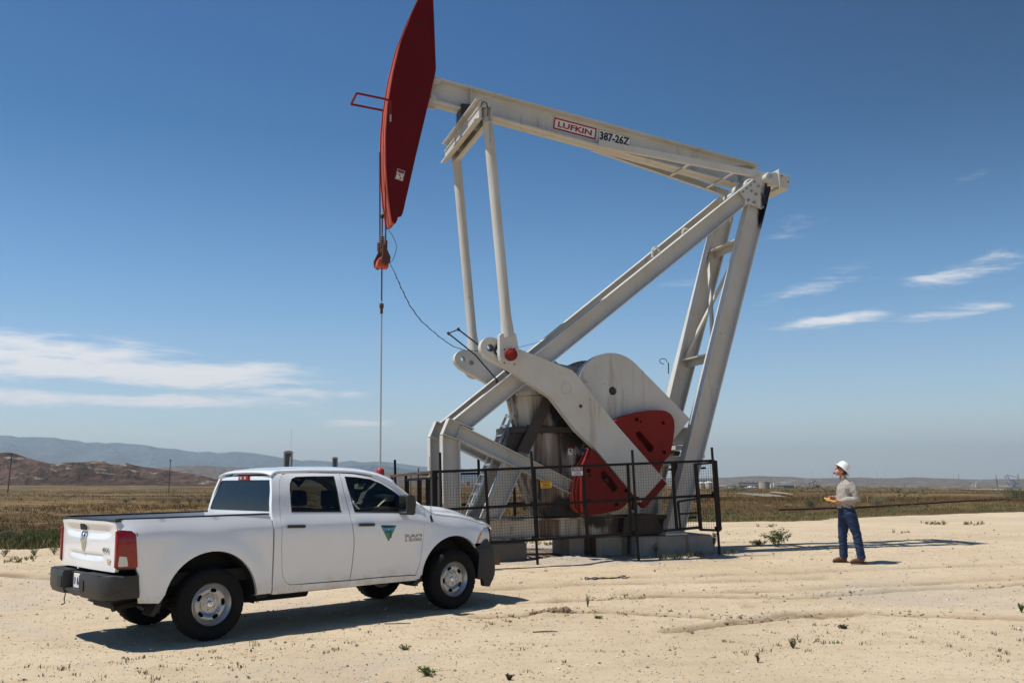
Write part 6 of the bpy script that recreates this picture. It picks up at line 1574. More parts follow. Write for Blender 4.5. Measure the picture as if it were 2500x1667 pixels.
pd = pad.build('notepad', PAPER, None, bevel=.002); pd.location = Vector((MX, MY, base_z(MX, MY))) + Vector((-.385, -.02, 1.178)); pd.rotation_euler = (R_(22), R_(12), R_(14)); tag(pd, 'yellow notepad held open in the hard hat man\'s left hand', 'notepad')
pb = MB(); pb.box((-.11, -.075, -.010), (.11, .075, -.0065)); pb.build('backing_board', WHITE, pd)
pn = MB(); q0 = Vector((MX, MY, base_z(MX, MY))) + Vector((-.385, .0, 1.205)); pn.tube([q0, q0 + Vector((.05, -.02, .11))], [.003, .005], 8); pn.build('pen', DECBLK, None, 40); tag(bpy.data.objects['pen'], 'dark pen in the right hand of the man with the notepad', 'pen')

# ------------------------------------------------------------------ plants
rnd = random.Random(11)
def leaf(m, p, s, n_=None, up=.4):
    a = rnd.uniform(0, math.tau); d = Vector((math.cos(a), math.sin(a), rnd.uniform(-.2, 1.0) * up * 2)).normalized(); t = d.orthogonal().normalized(); t.rotate(Matrix.Rotation(rnd.uniform(0, 6.3), 3, d))
    m.add([p - t * s * .22, p + t * s * .22, p + d * s], [(0, 1, 2)])
def bush(name, label, px, py, wpx, hpx, mat=SAGE, dens=1., cat='bush', group=None, twig=True, open_=.0, dry=0.):
    g = hit(px, py); D = math.hypot(g.x, g.y); k = D / F_PX; w_, h_ = wpx * k, hpx * k
    e = empty(name, (g.x, g.y, g.z - .02), rnd.uniform(0, 6), label, cat, group)
    m = MB(); tw = MB(); lobes = [(rnd.uniform(-.35, .35) * w_, rnd.uniform(-.35, .35) * w_, rnd.uniform(.25, .75) * h_, rnd.uniform(.16, .32)) for _ in range(9)]
    nst = 16
    for i in range(nst):
        a = rnd.uniform(0, math.tau); r = rnd.uniform(.1, .5) * w_; tip = Vector((math.cos(a) * r, math.sin(a) * r, h_ * rnd.uniform(.6, 1.02))); mid = tip * .5 + Vector((rnd.uniform(-.1, .1) * w_, rnd.uniform(-.1, .1) * w_, h_ * .08))
        tw.tube([(0, 0, 0), mid, tip], [.006 * (h_ + .3), .004 * (h_ + .3), .0012], 4, False)
        N = int((44 if open_ else 40) * dens)
        for j in range(N):
            t = rnd.uniform(.3 if open_ else .12, 1.0); p = (mid * (2 * t) if t < .5 else mid.lerp(tip, 2 * t - 1)) + Vector((rnd.gauss(0, 1), rnd.gauss(0, 1), rnd.gauss(0, .8))) * w_ * (.03 if open_ else .055)
            p.z = max(.01, p.z); leaf(m, p, (.05 if not open_ else .085) * (h_ * .5 + w_ * .35 + .12))
    if not open_:
        for (lx, ly, lz, lr) in lobes:
            for j in range(int(150 * dens)):
                d = Vector((rnd.gauss(0, 1), rnd.gauss(0, 1), rnd.gauss(0, 1))).normalized() * lr * (.75 + .35 * rnd.random()); p = Vector((lx + d.x * w_, ly + d.y * w_, lz + d.z * h_ * 1.0))
                if p.z > 0: leaf(m, p, .055 * (h_ * .5 + w_ * .35 + .12))
    m.build('foliage', mat, e, recalc=False); tw.build('stem', TWIG, e, recalc=False)
    return e
bush('weed', 'dark leafy weed growing against the right hand post of the fence', 1741, 1343, 26, 46, GREENL, .7, 'weed', open_=1)
bush('weed', 'largest open green weed on the sand between fence and man', 1896, 1333, 92, 42, GREENL, 1., 'weed', open_=1)
bush('weed', 'low dense part of green growth left of the large sand weed', 1852, 1332, 50, 16, GREENL, 1., 'weed', open_=1)
bush('sagebrush', 'green sage bush at the edge of the steppe left of the man', 1978, 1244, 34, 30, SAGE)
bush('sagebrush', 'pale grey sage bush just right of the man at belt height', 2142, 1236, 38, 26, leafy('pale_sage_leaf', (.16, .15, .09), (.26, .23, .15)))
bush('sagebrush', 'big green bush at the right edge beyond the rusty pipe', 2478, 1221, 62, 30, SAGE, 1.3)
bush('sagebrush', 'dark bush at the extreme right edge behind the pipe', 2512, 1222, 40, 24, leafy('dark_leaf', (.03, .035, .02), (.07, .07, .04)))
bush('sagebrush', 'small lone dark sage left of the row behind the truck bed', 308, 1227, 22, 11)
bush('sagebrush', 'smallest sage bush behind the lone one left of the row', 327, 1220, 14, 6)
bush('sagebrush', 'pale grey sage, leftmost of the row behind the truck bed', 398, 1227.5, 30, 11, MATS['pale_sage_leaf'])
bush('sagebrush', 'second sage of the row left of the truck cab, wide and low', 435, 1228.5, 34, 13)
bush('sagebrush', 'dark round sage, third of the row left of the cab', 464, 1228, 20, 14)
bush('sagebrush', 'tallest sage of the row left of the cab window', 486, 1227, 24, 15)
bush('sagebrush', 'sage half hidden by the edge of the truck cab', 508, 1227, 22, 12)
bush('sagebrush', 'tiny distant dark bush under the brown hill on the left', 142, 1180.5, 12, 5, MATS['dark_leaf'], .6)
bush('shrub', 'grey green shrub, tallest behind the tailgate at far left', 22, 1322, 48, 36, SAGE, 1.2, 'shrub')
bush('shrub', 'leafy green shrub between the two tall ones behind the tailgate', 70, 1324, 50, 28, GREENL, 1.2, 'shrub')
bush('shrub', 'dark green shrub closest to the tailgate on the left', 118, 1325, 54, 30, GREENL, 1.3, 'shrub')
bush('shrub', 'low green shrub at the left edge of the picture', -8, 1330, 40, 26, GREENL, 1.2, 'shrub')
bush('shrub', 'small green shrub seen through the guard below the front strut', 1281, 1246, 24, 22, SAGE, 1., 'shrub')
bush('weed', 'thin weed on the sand left of the tailgate, nearest to it', 132, 1352, 26, 22, GREENL, .35, 'weed', open_=1)
bush('weed', 'thin brown green weed left of the tailgate, second from it', 84, 1357, 22, 22, GREENL, .35, 'weed', open_=1)
bush('weed', 'flat weed at the left edge of the sand', 10, 1358, 30, 18, GREENL, .35, 'weed', open_=1)
bush('weed', 'low dark weed on the open sand below the man', 2059, 1534, 26, 13, MATS['dark_leaf'], 1.0, 'weed', open_=1)
bush('weed', 'small upright yellow flowered weed on the foreground sand', 1936, 1582, 18, 30, GREENL, .35, 'weed', open_=1)
bush('weed', 'thin dry weed left of the yellow flowered one', 1850, 1616, 16, 26, GRASSD, .2, 'weed', open_=1)
bush('weed', 'sprawling weed at the bottom edge below the truck front', 1046, 1646, 62, 24, GREENL, .6, 'weed', open_=1)
bush('weed', 'dark clump at the bottom edge right of the sprawling weed', 1243, 1658, 18, 18, MATS['dark_leaf'], .8, 'weed', open_=1)
bush('weed', 'low dry weed in front of the truck shadow', 990, 1584, 40, 14, GREENL, .4, 'weed', open_=1)
bush('weed', 'dark green tuft beside the clod of earth', 1459, 1508, 24, 9, GREENL, .7, 'weed', open_=1)
bush('weed', 'tall single grass stalk above the clod of earth', 1435, 1480, 12, 34, GREENL, .12, 'weed', open_=1)
bush('weed', 'tall green grass growing in front of the pale concrete block', 1601, 1357, 16, 34, GREENL, .3, 'weed', open_=1)
bush('weed', 'small weed right edge of the sand below the tyre ruts', 2494, 1494, 16, 24, GREENL, .5, 'weed', open_=1)
def tufts(name, mat, spots, label=None, bl=6):
    m = MB(); vs, fs = [], []
    for (x, y, z, h, w_) in spots:
        for j in range(bl):
            a = rnd.uniform(0, math.tau); r = rnd.uniform(0, w_); bx_, by_ = x + math.cos(a) * r, y + math.sin(a) * r; t = rnd.uniform(0, math.tau); ww = h * .045 + .003; dx, dy = math.cos(t) * ww, math.sin(t) * ww
            hh = h * rnd.uniform(.5, 1.1); lx, ly = rnd.gauss(0, .28) * hh, rnd.gauss(0, .28) * hh
            o = len(vs); vs += [(bx_ - dx, by_ - dy, z - .02), (bx_ + dx, by_ + dy, z - .02), (bx_ + lx * .4 + dx * .7, by_ + ly * .4 + dy * .7, z + hh * .55), (bx_ + lx, by_ + ly, z + hh)]; fs += [(0 + o, 1 + o, 2 + o), (0 + o, 2 + o, 3 + o)]
    m.add(vs, fs); return m.build(name, mat, None, kind='stuff', recalc=False)
sp_g, sp_d, sp_s = [], [], []
for _ in range(26000):
    a = rnd.uniform(-.56, .56); r = 26 * math.exp(rnd.random() ** 1.3 * 1.35); x, y = math.sin(a) * r, math.cos(a) * r; e = edge_r(a, x, y)
    if r < e: continue
    c = nz(x * .07, y * .07, 12) + .5 * nz(x * .35, y * .35, 3); near = 1 - sm(r, e + 2, e + 14)
    z = gz(x, y)[0]; k = r / 30
    green = near * (1.0 if a > .1 or a < -.40 else .5) + .75 * c > .46
    if green: sp_g.append((x, y, z, rnd.uniform(.06, .17) * (1.5 if a < -.40 and near > .5 else 1.) * (.6 + .8 * max(0, c + .3)) + .02, .18 * k))
    elif c > -.45: sp_d.append((x, y, z, rnd.uniform(.05, .13), .18 * k))
tufts('green_grass', GRASSG, sp_g, bl=8); tufts('dry_grass', GRASSD, sp_d, bl=9)
sp_t = []
for _ in range(15000):
    a = rnd.uniform(-.56, .56); r = 58 * math.exp(rnd.random() * 1.7); x, y = math.sin(a) * r, math.cos(a) * r
    if nz(x / 26, y / 9, 40) + .5 * nz(x / 7, y / 5, 2) < .0: continue
    sp_t.append((x, y, gz(x, y)[0], rnd.uniform(.12, .32) * (.7 + r / 300), .5 * r / 60))
tufts('dry_tussocks', GRASSD, sp_t, bl=7)
# brush beyond, as scattered low mounds
fs_, vs_ = [], []
m = MB()
for _ in range(2600):
    a = rnd.uniform(-.56, .56); r = 60 * math.exp(rnd.random() * 2.3); x, y = math.sin(a) * r, math.cos(a) * r
    d_ = nz(x / 60, y / 60, 21) + .5 * nz(x / 14, y / 14, 2)
    if d_ < (.02 if a > .14 else 9): continue
    if a > .16 and .75 * abs(r - 130) < 12: continue
    z = gz(x, y)[0]; s = rnd.uniform(.35, .95) * (1 + r / 500)
    for j in range(26):
        q = Vector((rnd.gauss(0, .5), rnd.gauss(0, .5), abs(rnd.gauss(0, .35)))) * s; leaf(m, Vector((x, y, z)) + q, .34 * s)
m.build('brush', SAGE, None, kind='stuff', recalc=False)
# sparse sprigs on the sand
sp_ = []
for _ in range(900):
    a = rnd.uniform(-.56, .56); r = rnd.uniform(8.4, 30) if rnd.random() < .5 else rnd.uniform(8.5, 13); x, y = math.sin(a) * r, math.cos(a) * r
    if nz(x * .5, y * .5, 33) < -.05: continue
    q = (Vector((x, y, 0)) - T0); u_, v_ = q.dot(TX), q.dot(TYV)
    if -1.5 < u_ < 5 and -1.3 < v_ < 1.3: continue
    sp_.append((x, y, gz(x, y)[0], rnd.uniform(.012, .045), rnd.uniform(.02, .09)))
tufts('sparse_weeds', GREENL, sp_[::3], bl=12); tufts('sparse_dry_weeds', TWIG, [q for i, q in enumerate(sp_) if i % 3], bl=9)
sp_ = []
for px, py, n in [(2285, 1279, 34), (2375, 1279, 20), (1190, 1352, 0), (1330, 1330, 10), (1370, 1334, 12), (1400, 1338, 14), (1640, 1362, 26), (1690, 1358, 22), (1770, 1352, 18), (1520, 1371, 10), (1300, 1326, 8), (2200, 1300, 8), (1880, 1285, 10), (30, 1372, 14), (60, 1366, 14)]:
    for _ in range(n): g = hit(px + rnd.gauss(0, 16), py + rnd.gauss(0, 1.6)); sp_.append((g.x, g.y, g.z, rnd.uniform(.04, .12), .05))
tufts('low_green_growth', GRASSG, sp_, bl=8)
# stones
m = MB()
for _ in range(20000):
    a = rnd.uniform(-.58, .58); r = 8.2 * math.exp(rnd.random() * 1.25); x, y = math.sin(a) * r, math.cos(a) * r; s = rnd.uniform(.004, .010) * (1 + 1.1 * (rnd.random() < .06)) * (1 + (r - 8) / 30)
    z = gz(x, y)[0]; c = [(s, 0, 0), (0, s, 0), (-s, 0, 0), (0, -s, 0), (0, 0, s * .8), (0, 0, -s * .5)]
    c = [(x + p[0] * rnd.uniform(.6, 1.2), y + p[1] * rnd.uniform(.6, 1.2), z + s * .25 + p[2] * rnd.uniform(.6, 1.1)) for p in c]; m.cur = rnd.choice((0, 0, 1, 1, 2))
    m.add(c, [(0, 1, 4), (1, 2, 4), (2, 3, 4), (3, 0, 4), (1, 0, 5), (2, 1, 5), (3, 2, 5), (0, 3, 5)])
m.build('gravel', [plain('tan_stone', (.42, .33, .23), .9), plain('grey_stone', (.20, .18, .16), .9), plain('pale_stone', (.66, .62, .55), .9)], None, kind='stuff', recalc=False)
# twisted wire left on the sand
g = hit(1480, 1414); m = MB(); P = []
for k in range(26): a = k / 25 * math.tau * 1.15; P.append((-.26 + .10 * math.cos(a), .14 * math.sin(a), .02 + .01 * math.sin(3 * a)))
m.tube(P, .010, 6, False); m.tube([(-.17, .06, .03), (-.05, -.04, .02), (.10, .03, .025), (.25, .06, .02), (.35, .14, .05)], .010, 6); m.tube([(-.2, -.10, .02), (-.06, .03, .03), (.10, -.04, .02), (.24, .03, .03), (.36, -.10, .02)], .010, 6); m.tube([(.15, .0, .02), (.30, .10, .06), (.33, .0, .03), (.40, -.02, .04)], .007, 5)
o = m.build('twisted_wire', WIREM, None, 40); o.location = g; tag(o, 'loop of twisted dark wire lying on the sand below the pale block', 'wire')
# crumbled earth along the ruts, and the big clod
m = MB()
for P, dep, hw, lip in RUTS[:3]:
    for (ax, ay), (bx, by) in zip(P, P[1:]):
        L = math.dist((ax, ay), (bx, by)); nn = int(L * (150 if dep > .034 else 70))
        for _ in range(nn):
            t_ = rnd.random(); x = ax + (bx - ax) * t_; y = ay + (by - ay) * t_
            if nz(x * .9, y * .9, 17) < -.05: continue
            x += rnd.gauss(0, hw * 1.1); y += rnd.gauss(0, hw * 1.1); s_ = rnd.uniform(.006, .022) * (1 + .8 * (rnd.random() < .1)); z = gz(x, y)[0]
            c = [(x + p[0] * rnd.uniform(.5, 1.3), y + p[1] * rnd.uniform(.5, 1.3), z + s_ * .2 + p[2] * rnd.uniform(.4, 1.1)) for p in ((s_, 0, 0), (0, s_, 0), (-s_, 0, 0), (0, -s_, 0), (0, 0, s_ * .8), (0, 0, -s_))]
            m.add(c, [(0, 1, 4), (1, 2, 4), (2, 3, 4), (3, 0, 4), (1, 0, 5), (2, 1, 5), (3, 2, 5), (0, 3, 5)])
SOIL = plain('damp_soil', (.27, .19, .12), .95, 0, .35, 30, .4)
m.build('soil_crumbs', SOIL, None, kind='stuff', recalc=False)
g = hit(1350, 1498); e = empty('earth_clod', hit(1352, 1497), 0, 'broken ridge of crumbly earth, the largest clod on the sand', 'clod'); e.scale = (.58, .7, .75)
m = MB()
for k in range(26):
    x = (k / 25 - .55) * .95; h_ = .03 + .06 * sm(x, -.45, .25) * sm(x, .46, .3) + rnd.uniform(-.01, .012)
    ell(m, (x, rnd.uniform(-.02, .02) - .10 * x, h_ * .4), (.045, .05, h_), 8)
remeshed(m, 'ridge_lump', SOIL, e, .009, 1, lambda c: .016 * nz(c.x * 22, c.y * 22, c.z * 22) + .008 * nz(c.x * 55, c.y * 55, c.z * 55))
for x, y, r_ in ((.43, -.03, .035), (.50, .02, .022), (.36, -.1, .02), (-.5, -.06, .018), (.2, -.12, .015)):
    m = MB(); ell(m, (x, y, r_ * .6), (r_, r_ * .8, r_ * .8), 8); m.build('loose_lump', SOIL, e, 40)
g = hit(1330, 1545); m = MB(); m.tube([(-.14, 0, .015), (0, .01, .02), (.15, .03, .015)], [.007, .009, .005], 6); o = m.build('stick', TWIG, None, 40); o.location = g; tag(o, 'short straight stick lying on the foreground sand', 'stick')
g = hit(970, 1524); m = MB(); m.tube([(-.16, 0, .012), (.16, .03, .012)], .006, 6); o = m.build('stick', WIREM, None, 40); o.location = g; tag(o, 'thin rusty rod on the sand in front of the truck shadow', 'rod')

# ------------------------------------------------------------------ rusty pipeline and far things
m = MB(); P = [hit(x, y) + Vector((0, 0, .10)) for x, y in ((1900, 1249), (1948, 1248), (2000, 1246), (2060, 1244), (2105, 1243), (2180, 1238), (2278, 1232), (2360, 1226.5), (2448, 1222.5), (2520, 1225), (2620, 1228))]
m.tube(P, .055, 12); o = m.build('pipeline', RUSTY, None, 50); tag(o, 'long rusty pipe running along the edge of the steppe behind the man', 'pipe')
def far(name, label, cat, px, py, group=None, sink=.3):
    g = hit(px, py); D = math.hypot(g.x, g.y); e = empty(name, (g.x, g.y, g.z), -math.atan2(g.x, g.y), label, cat, group); return e, D / F_PX
def fbox(e, k, name, x0, x1, h0, h1, d=None, mat=GREYB, y0=0., **kw):
    m = MB(); d = d if d is not None else (x1 - x0); m.box((x0 * k, y0 * k, h0 * k), (x1 * k, (y0 + d) * k, h1 * k)); return m.build(name, mat, e, **kw)
def pole(px, py, h, label, arm=5, r=.9, lean=0., mat=WOODP, two=False):
    e, k = far('utility_pole', label, 'pole', px, py)
    m = MB(); m.tube([(0, 0, -1), (lean * k, 0, h * k)], [r * k, r * .7 * k], 8); m.build('pole_shaft', mat, e, 40)
    if arm:
        m = MB(); m.box(((lean * .95 - arm) * k, -.4 * k, (h * .955) * k), ((lean * .95 + arm) * k, .4 * k, (h * .97) * k)); m.build('cross_arm', mat, e)
        for s_ in (-1, -.5, .5, 1):
            m = MB(); m.box(((lean * .95 + arm * s_ * .95 - .25) * k, -.2 * k, h * .97 * k), ((lean * .95 + arm * s_ * .95 + .25) * k, .2 * k, h * .985 * k)); m.build('insulator', GREYB, e)
    return e
pole(18, 1203, 85, 'brown utility pole with crossarm at the far left edge', 10, 1.2, 4.)
pole(411.5, 1203, 76, 'brown utility pole rising over the hills left of the cab', 2.5, 1.0, 1.4)
pole(317, 1173, 23, 'small distant pole in front of the brown hill', 0, .45)
pole(83, 1127, 20, 'thin pole on the crest of the left hill', 0, .35)
pole(2437, 1191, 28, 'brown pole beside the blue pumpjack at the right', 0, .8, -2.4)
pole(2434, 1191, 20, 'thin lower pole left of the brown one at the right', 0, .35, -.3)
def wire(A, B, sag, label):
    a, b_ = A, B; m = MB(); P = [a.lerp(b_, t / 14) + Vector((0, 0, -sag * 4 * (t / 14) * (1 - t / 14))) for t in range(15)]; m.tube(P, .035, 4, False); o = m.build('power_line', WIREM, None, recalc=False); tag(o, label, 'wire')
g1 = hit(411.5, 1203); k1 = math.hypot(g1.x, g1.y) / F_PX; topp = Vector((g1.x + 1.4 * k1, g1.y, g1.z + 74 * k1)); g0 = hit(18, 1203); topq = Vector((g0.x + 4 * k1, g0.y, g0.z + 82 * k1))
def tow(e, k, w_, h, dirn, acc):
    m = MB(); d = w_ * .9
    m.box((-w_ / 2 * k, 0, 0), (w_ / 2 * k, d * k, h * .93 * k)); m.build('tower_housing', TANM, e)
    m = MB(); m.box((-w_ * .32 * k, -.3 * k, 0), (w_ * .30 * k, 0, h * .90 * k)); m.build('open_front', DARKB, e)
    m = MB(); P = [(w_ * .56 * math.cos(a), h * .90 + w_ * .28 * math.sin(a)) for a in [math.pi * t / 10 for t in range(11)]]
    m.prism([(a * k, b_ * k) for a, b_ in P], -1.2 * k, (d + 1) * k); m.build('rounded_hood', TANM, e)
    m = MB(); m.box((w_ * .52 * k * dirn, 0, h * .3 * k), ((w_ * .52 + 3.5) * k * dirn, 2 * k, h * .31 * k))
    for x_ in (.53, .53 + 3.2 / w_):
        m.box((w_ * x_ * k * dirn, 0, h * .3 * k), ((w_ * x_ + .35) * k * dirn, .35 * k, h * .55 * k))
    for z_ in (.42, .55, .74, .9): m.box((w_ * .52 * k * dirn, 0, h * z_ * k), ((w_ * .52 + 3.5) * k * dirn, .3 * k, (h * z_ + .35) * k))
    m.build('service_platform', TANM, e)
e, k = far('long_stroke_pump', 'tan tower pumping unit directly behind the cab roof, larger of two', 'pump', 702, 1196); tow(e, k, 21, 96, 1, 0)
m = MB(); m.tube([(5 * k, -2 * k, 56 * k), (5 * k, -2 * k, 78 * k)], [1.6 * k, 1.0 * k], 8); m.build('gas_tube', PALEB, e, 40)
m = MB(); m.tube([(6 * k, 0, 90 * k), (6 * k, 0, 145 * k)], .22 * k, 4); m.build('mast', WIREM, e)
e, k = far('long_stroke_pump', 'smaller tan tower pumping unit behind the windscreen end of the roof', 'pump', 817, 1197); tow(e, k, 13, 84, -1, 0)
# hill-top tower
e, k = far('radio_tower', 'small radio tower on the hilltop at far left', 'tower', 19, 1104.5)
m = MB(); m.box((-.8 * k, 0, 0), (.8 * k, 1.6 * k, 15 * k)); m.build('tower_mast', GREYB, e); m = MB(); m.box((-9 * k, 0, -1 * k), (-3 * k, 4 * k, 1.5 * k)); m.build('hut', DARKB, e); m = MB(); m.box((-1.6 * k, -.3 * k, 13 * k), (1.6 * k, 2 * k, 15.6 * k)); m.build('dish', PALEB, e)
# plant on the right
def tank(label, px, py, w_, h, mat=TANK, dome=.0, name='storage_tank'):
    e, k = far(name, label, 'tank', px, py); m = MB(); r = w_ / 2 * k
    m.lathe([(r, -.5 * k), (r, (h - dome) * k)], 28, (0, r, 0)); m.build('tank_shell', mat, e, 40); m = MB()
    m.lathe([(r * 1.01, (h - dome) * k), (r * .6, (h - dome * .35) * k), (.01, h * k)] if dome else [(r * 1.02, (h - .0) * k), (r * 1.02, (h + .4) * k)], 28, (0, r, 0)); m.build('tank_roof', mat, e, 40); return e, k
tank('broad tan storage tank at the middle of the plant left of the man', 1866, 1192.5, 25, 15.5)
tank('cream tank with domed roof seen through the fence end, left one', 1711, 1191.5, 17, 15.5, CREAMT, 3)
tank('cream tank with domed roof next to the fence end post, right one', 1730, 1191.5, 21, 17, CREAMT, 3.5)
tank('low white tank in front of the grey plant building', 1833, 1192, 30, 5.5, PALEB, 3)
def house(name, label, px, py, w_, h, mat, roof=None, d=None, pitch=0., cat='building'):
    e, k = far(name, label, cat, px, py); d = d or w_ * .5; fbox(e, k, 'wall', -w_ / 2, w_ / 2, -.5, h, d, mat)
    m = MB()
    if pitch: m.prism([((-w_ / 2 - .8) * k, h * k), ((w_ / 2 + .8) * k, h * k), (w_ * .1 * k, (h + pitch) * k)], -.5 * k, (d + .5) * k)
    else: m.box(((-w_ / 2 - .6) * k, -.6 * k, h * k), ((w_ / 2 + .6) * k, (d + .6) * k, (h + .8) * k))
    m.build('roof', roof or mat, e); return e, k
e, k = house('plant_building', 'long grey brown plant building behind the low white tank', 1829, 1190, 49, 12, GREYB, TANK)
for x in (-18, -6, 8, 18): fbox(e, k, 'roof_vent', x, x + 4, 12.8, 15, 3, GREYB)
for x in (-22, -14, -5, 4, 13): fbox(e, k, 'bay_opening', x, x + 6, 0, 5.5, .5, DARKB, -.6)
for x, h_, lb in ((1871.5, 20, 'thin steel stack right of the tan tank, left one'), (1882, 24, 'taller thin steel stack with a white base right of the tan tank')):
    e, k = far('exhaust_stack', lb, 'stack', x, 1191.5); m = MB(); m.tube([(0, 0, 0), (0, 0, h_ * k)], .75 * k, 8); m.build('stack_pipe', GREYB, e, 40); m = MB(); m.lathe([(1.9 * k, 0), (1.9 * k, 6 * k), (.9 * k, 9 * k)], 12); m.build('stack_base', PALEB if h_ > 20 else GREYB, e, 40)
e, k = far('process_column', 'short white process column right of the stacks', 'column', 1889.5, 1191); m = MB(); m.lathe([(1.6 * k, 0), (1.6 * k, 10 * k), (.8 * k, 12 * k), (.8 * k, 14 * k)], 12); m.build('column_vessel', PALEB, e, 40); m = MB(); m.box((-3 * k, 0, 4 * k), (3 * k, 2 * k, 4.5 * k)); m.box((-3 * k, 0, 8 * k), (3 * k, 2 * k, 8.5 * k)); m.build('column_platform', GREYB, e)
e, k = house('shed', 'grey shed with dark right half at the right end of the plant', 1919, 1191.5, 36, 6.5, GREYB, GREYB, 14); fbox(e, k, 'dark_wall', -4, 18, 0, 5.6, .3, DARKB, -.5)
house('warehouse', 'tan warehouse with pale roof right of the fence end post', 1762, 1191.5, 25, 4.5, TANK, CREAMT, 14, 3)
house('canopy', 'white tent roofed canopy left of the plant building', 1779, 1192, 32, 1.5, CREAMT, PALEB, 10, 2.6)
house('pipe_gantry', 'long pale gantry roof above the two cream tanks', 1720, 1184, 44, 13, DARKB, CREAMT, 3)
tank('white round tank on the skyline right behind the hard hat', 2095, 1168.5, 13, 5, CREAMT, 1)
tank('pale squat tank on the distant ridge right of the man', 2256, 1172, 9, 3.5, CREAMT, .6)
tank('second pale squat tank on the distant ridge right of the man', 2270, 1171.5, 9, 3.5, CREAMT, .6)
tank('row end grey tank on the distant ridge right of the man', 2284, 1171.5, 7, 3, GREYB, .5)
for i, (px, py, w_, h, mt, lb) in enumerate([(1128, 1186, 9, 6, PALEB, 'small pale far building left of the ladder foot'), (1143, 1185, 7, 9, GREYB, 'small grey far building right of the pale one behind the mesh'), (1156, 1184, 12, 4, PALEB, 'low white far building seen under the ladder'), (1100, 1183, 8, 5, PALEB, 'far pale building behind the near front post of the pumpjack'), (1035, 1182, 9, 5, PALEB, 'far pale building seen through the gate panel'), (1008, 1181, 9, 7, GREYB, 'grey far building seen through the left guard panel'), (1390, 1181, 10, 5, PALEB, 'far pale building behind the caution sign'), (1590, 1184, 14, 6, PALEB, 'far pale building behind the tip of the red crank end'), (1605, 1186, 7, 9, GREYB, 'far grey building behind the rear leg foot')]):
    house('far_building', lb, px, py, w_, h, mt)
for i, (x, y, h_) in enumerate([(2328, 1169.5, 10), (2318, 1169.5, 6), (2341.5, 1170, 12), (2356, 1170, 6), (2140, 1167.5, 17), (2163, 1168, 18), (2033, 1168, 22), (1983, 1167, 16), (1803, 1176, 24), (1855, 1174, 15), (2202, 1168, 9)]):
    pole(x, y, h_, ['second skyline pole left of the lattice tower', 'leftmost short skyline pole left of the lattice tower', 'tall banded lattice tower on the right skyline', 'short pole just right of the lattice tower', 'thin mast right of the hard hat', 'thin mast, second to the right of the hard hat', 'tall thin mast left of the man\'s head', 'thin mast left of the black pumpjack mast', 'tall double mast at the left end of the plant', 'mast on the roof of the plant building', 'thin mast above the pale ridge road'][i], 1.6 if i < 4 else .8, .9 if i == 2 else .25, 0, GREYB)
# small pumpjacks in the distance
def mini(label, px, py, bars, mat, alt=None, spread=5):
    e, k = far('small_pumpjack', label, 'pumpjack', px, py)
    for nm_, P, r, mt, dbl in bars:
        for y_ in ((-spread / 2, spread / 2) if dbl else (0,)):
            m = MB()
            for a, b_ in zip(P, P[1:]): m.bar((a[0] * k, y_ * k, a[1] * k), (b_[0] * k, y_ * k, b_[1] * k), r * k, r * k, side=(0, 1, 0))
            m.build(nm_, mt or mat, e)
    return e
mini('small black pumpjack with nodding head beside the man\'s left', 1996, 1190.5, [('walking_beam', [(-16, 9.5), (-3, 16.5)], 1.6, None, 0), ('horsehead', [(-17, 12), (-18, 8), (-16.6, 5)], 1.8, None, 0), ('front_leg', [(-10, 0), (-7, 12.5)], 1., None, 1), ('rear_leg', [(-3, 0), (-7, 12.5)], .8, None, 1), ('pitman_arm', [(-3, 16), (-1, 5)], .8, None, 1), ('gearbox', [(-4, 3), (3, 3)], 5, None, 0), ('counterweight', [(-1, 5), (6, 5)], 3.2, None, 1), ('skid', [(-12, .8), (9, .8)], 1.6, None, 1), ('bridle', [(-17.6, 5), (-17, 0)], .3, None, 0)], DARKB)
mini('blue pumpjack with yellow horsehead at the far right', 2474, 1190.5, [('walking_beam', [(-12, 27.5), (10, 22)], 1.3, None, 0), ('horsehead', [(10, 29), (11.5, 22), (13, 12), (14, 9)], 2, YELP, 0), ('rear_leg', [(-15, 25.5), (-6, 0)], 1.1, None, 1), ('main_diagonal', [(-14, 25.5), (9, 6)], 1.1, None, 1), ('front_leg', [(-9, 26), (0, 2)], .9, None, 1), ('pitman_arm', [(11, 22), (7, 5)], .8, None, 1), ('crank', [(0, 17), (5, 12), (2, 4)], 2.4, DARKB, 0), ('gearbox', [(-2, 4), (5, 4)], 7, None, 0), ('skid', [(-7, 1), (13, 1)], 1.8, None, 1)], BLUEP)
mini('small white pumpjack with rusty beam on the right steppe', 2378, 1189.5, [('walking_beam', [(-7, 8), (4, 13.5)], 1.4, RUSTY, 0), ('front_leg', [(-3.5, 0), (-3, 9)], 1.5, None, 1), ('rear_leg', [(3, 0), (5, 13)], 1.2, None, 1), ('gearbox', [(1, 4), (4, 4)], 4, None, 0), ('cross_frame', [(-3, 9), (5, 12)], .9, None, 1)], PALEB)
# markers
e, k = far('marker_post', 'orange marker seen just beyond the gate at the fence end', 'marker', 1738, 1222); m = MB(); m.box((-2.4 * k, 0, 1 * k), (2.4 * k, .3 * k, 4.5 * k)); m.build('marker_panel', ORMK, e)
e, k = far('marker_post', 'white marker post with red disc right of the man', 'marker', 2118, 1226); m = MB(); m.tube([(0, 0, 0), (0, 0, 12 * k)], .35 * k, 6); m.build('marker_stake', PALEB, e); m = MB(); m.lathe([(2.2 * k, 0), (2.2 * k, .5 * k)], 16, (0, 0, 13.5 * k), 'y'); m.build('marker_disc', RED, e); m = MB(); m.lathe([(1.2 * k, -.1 * k), (1.2 * k, .0)], 12, (0, 0, 13.5 * k), 'y'); m.build('disc_centre', PALEB, e)
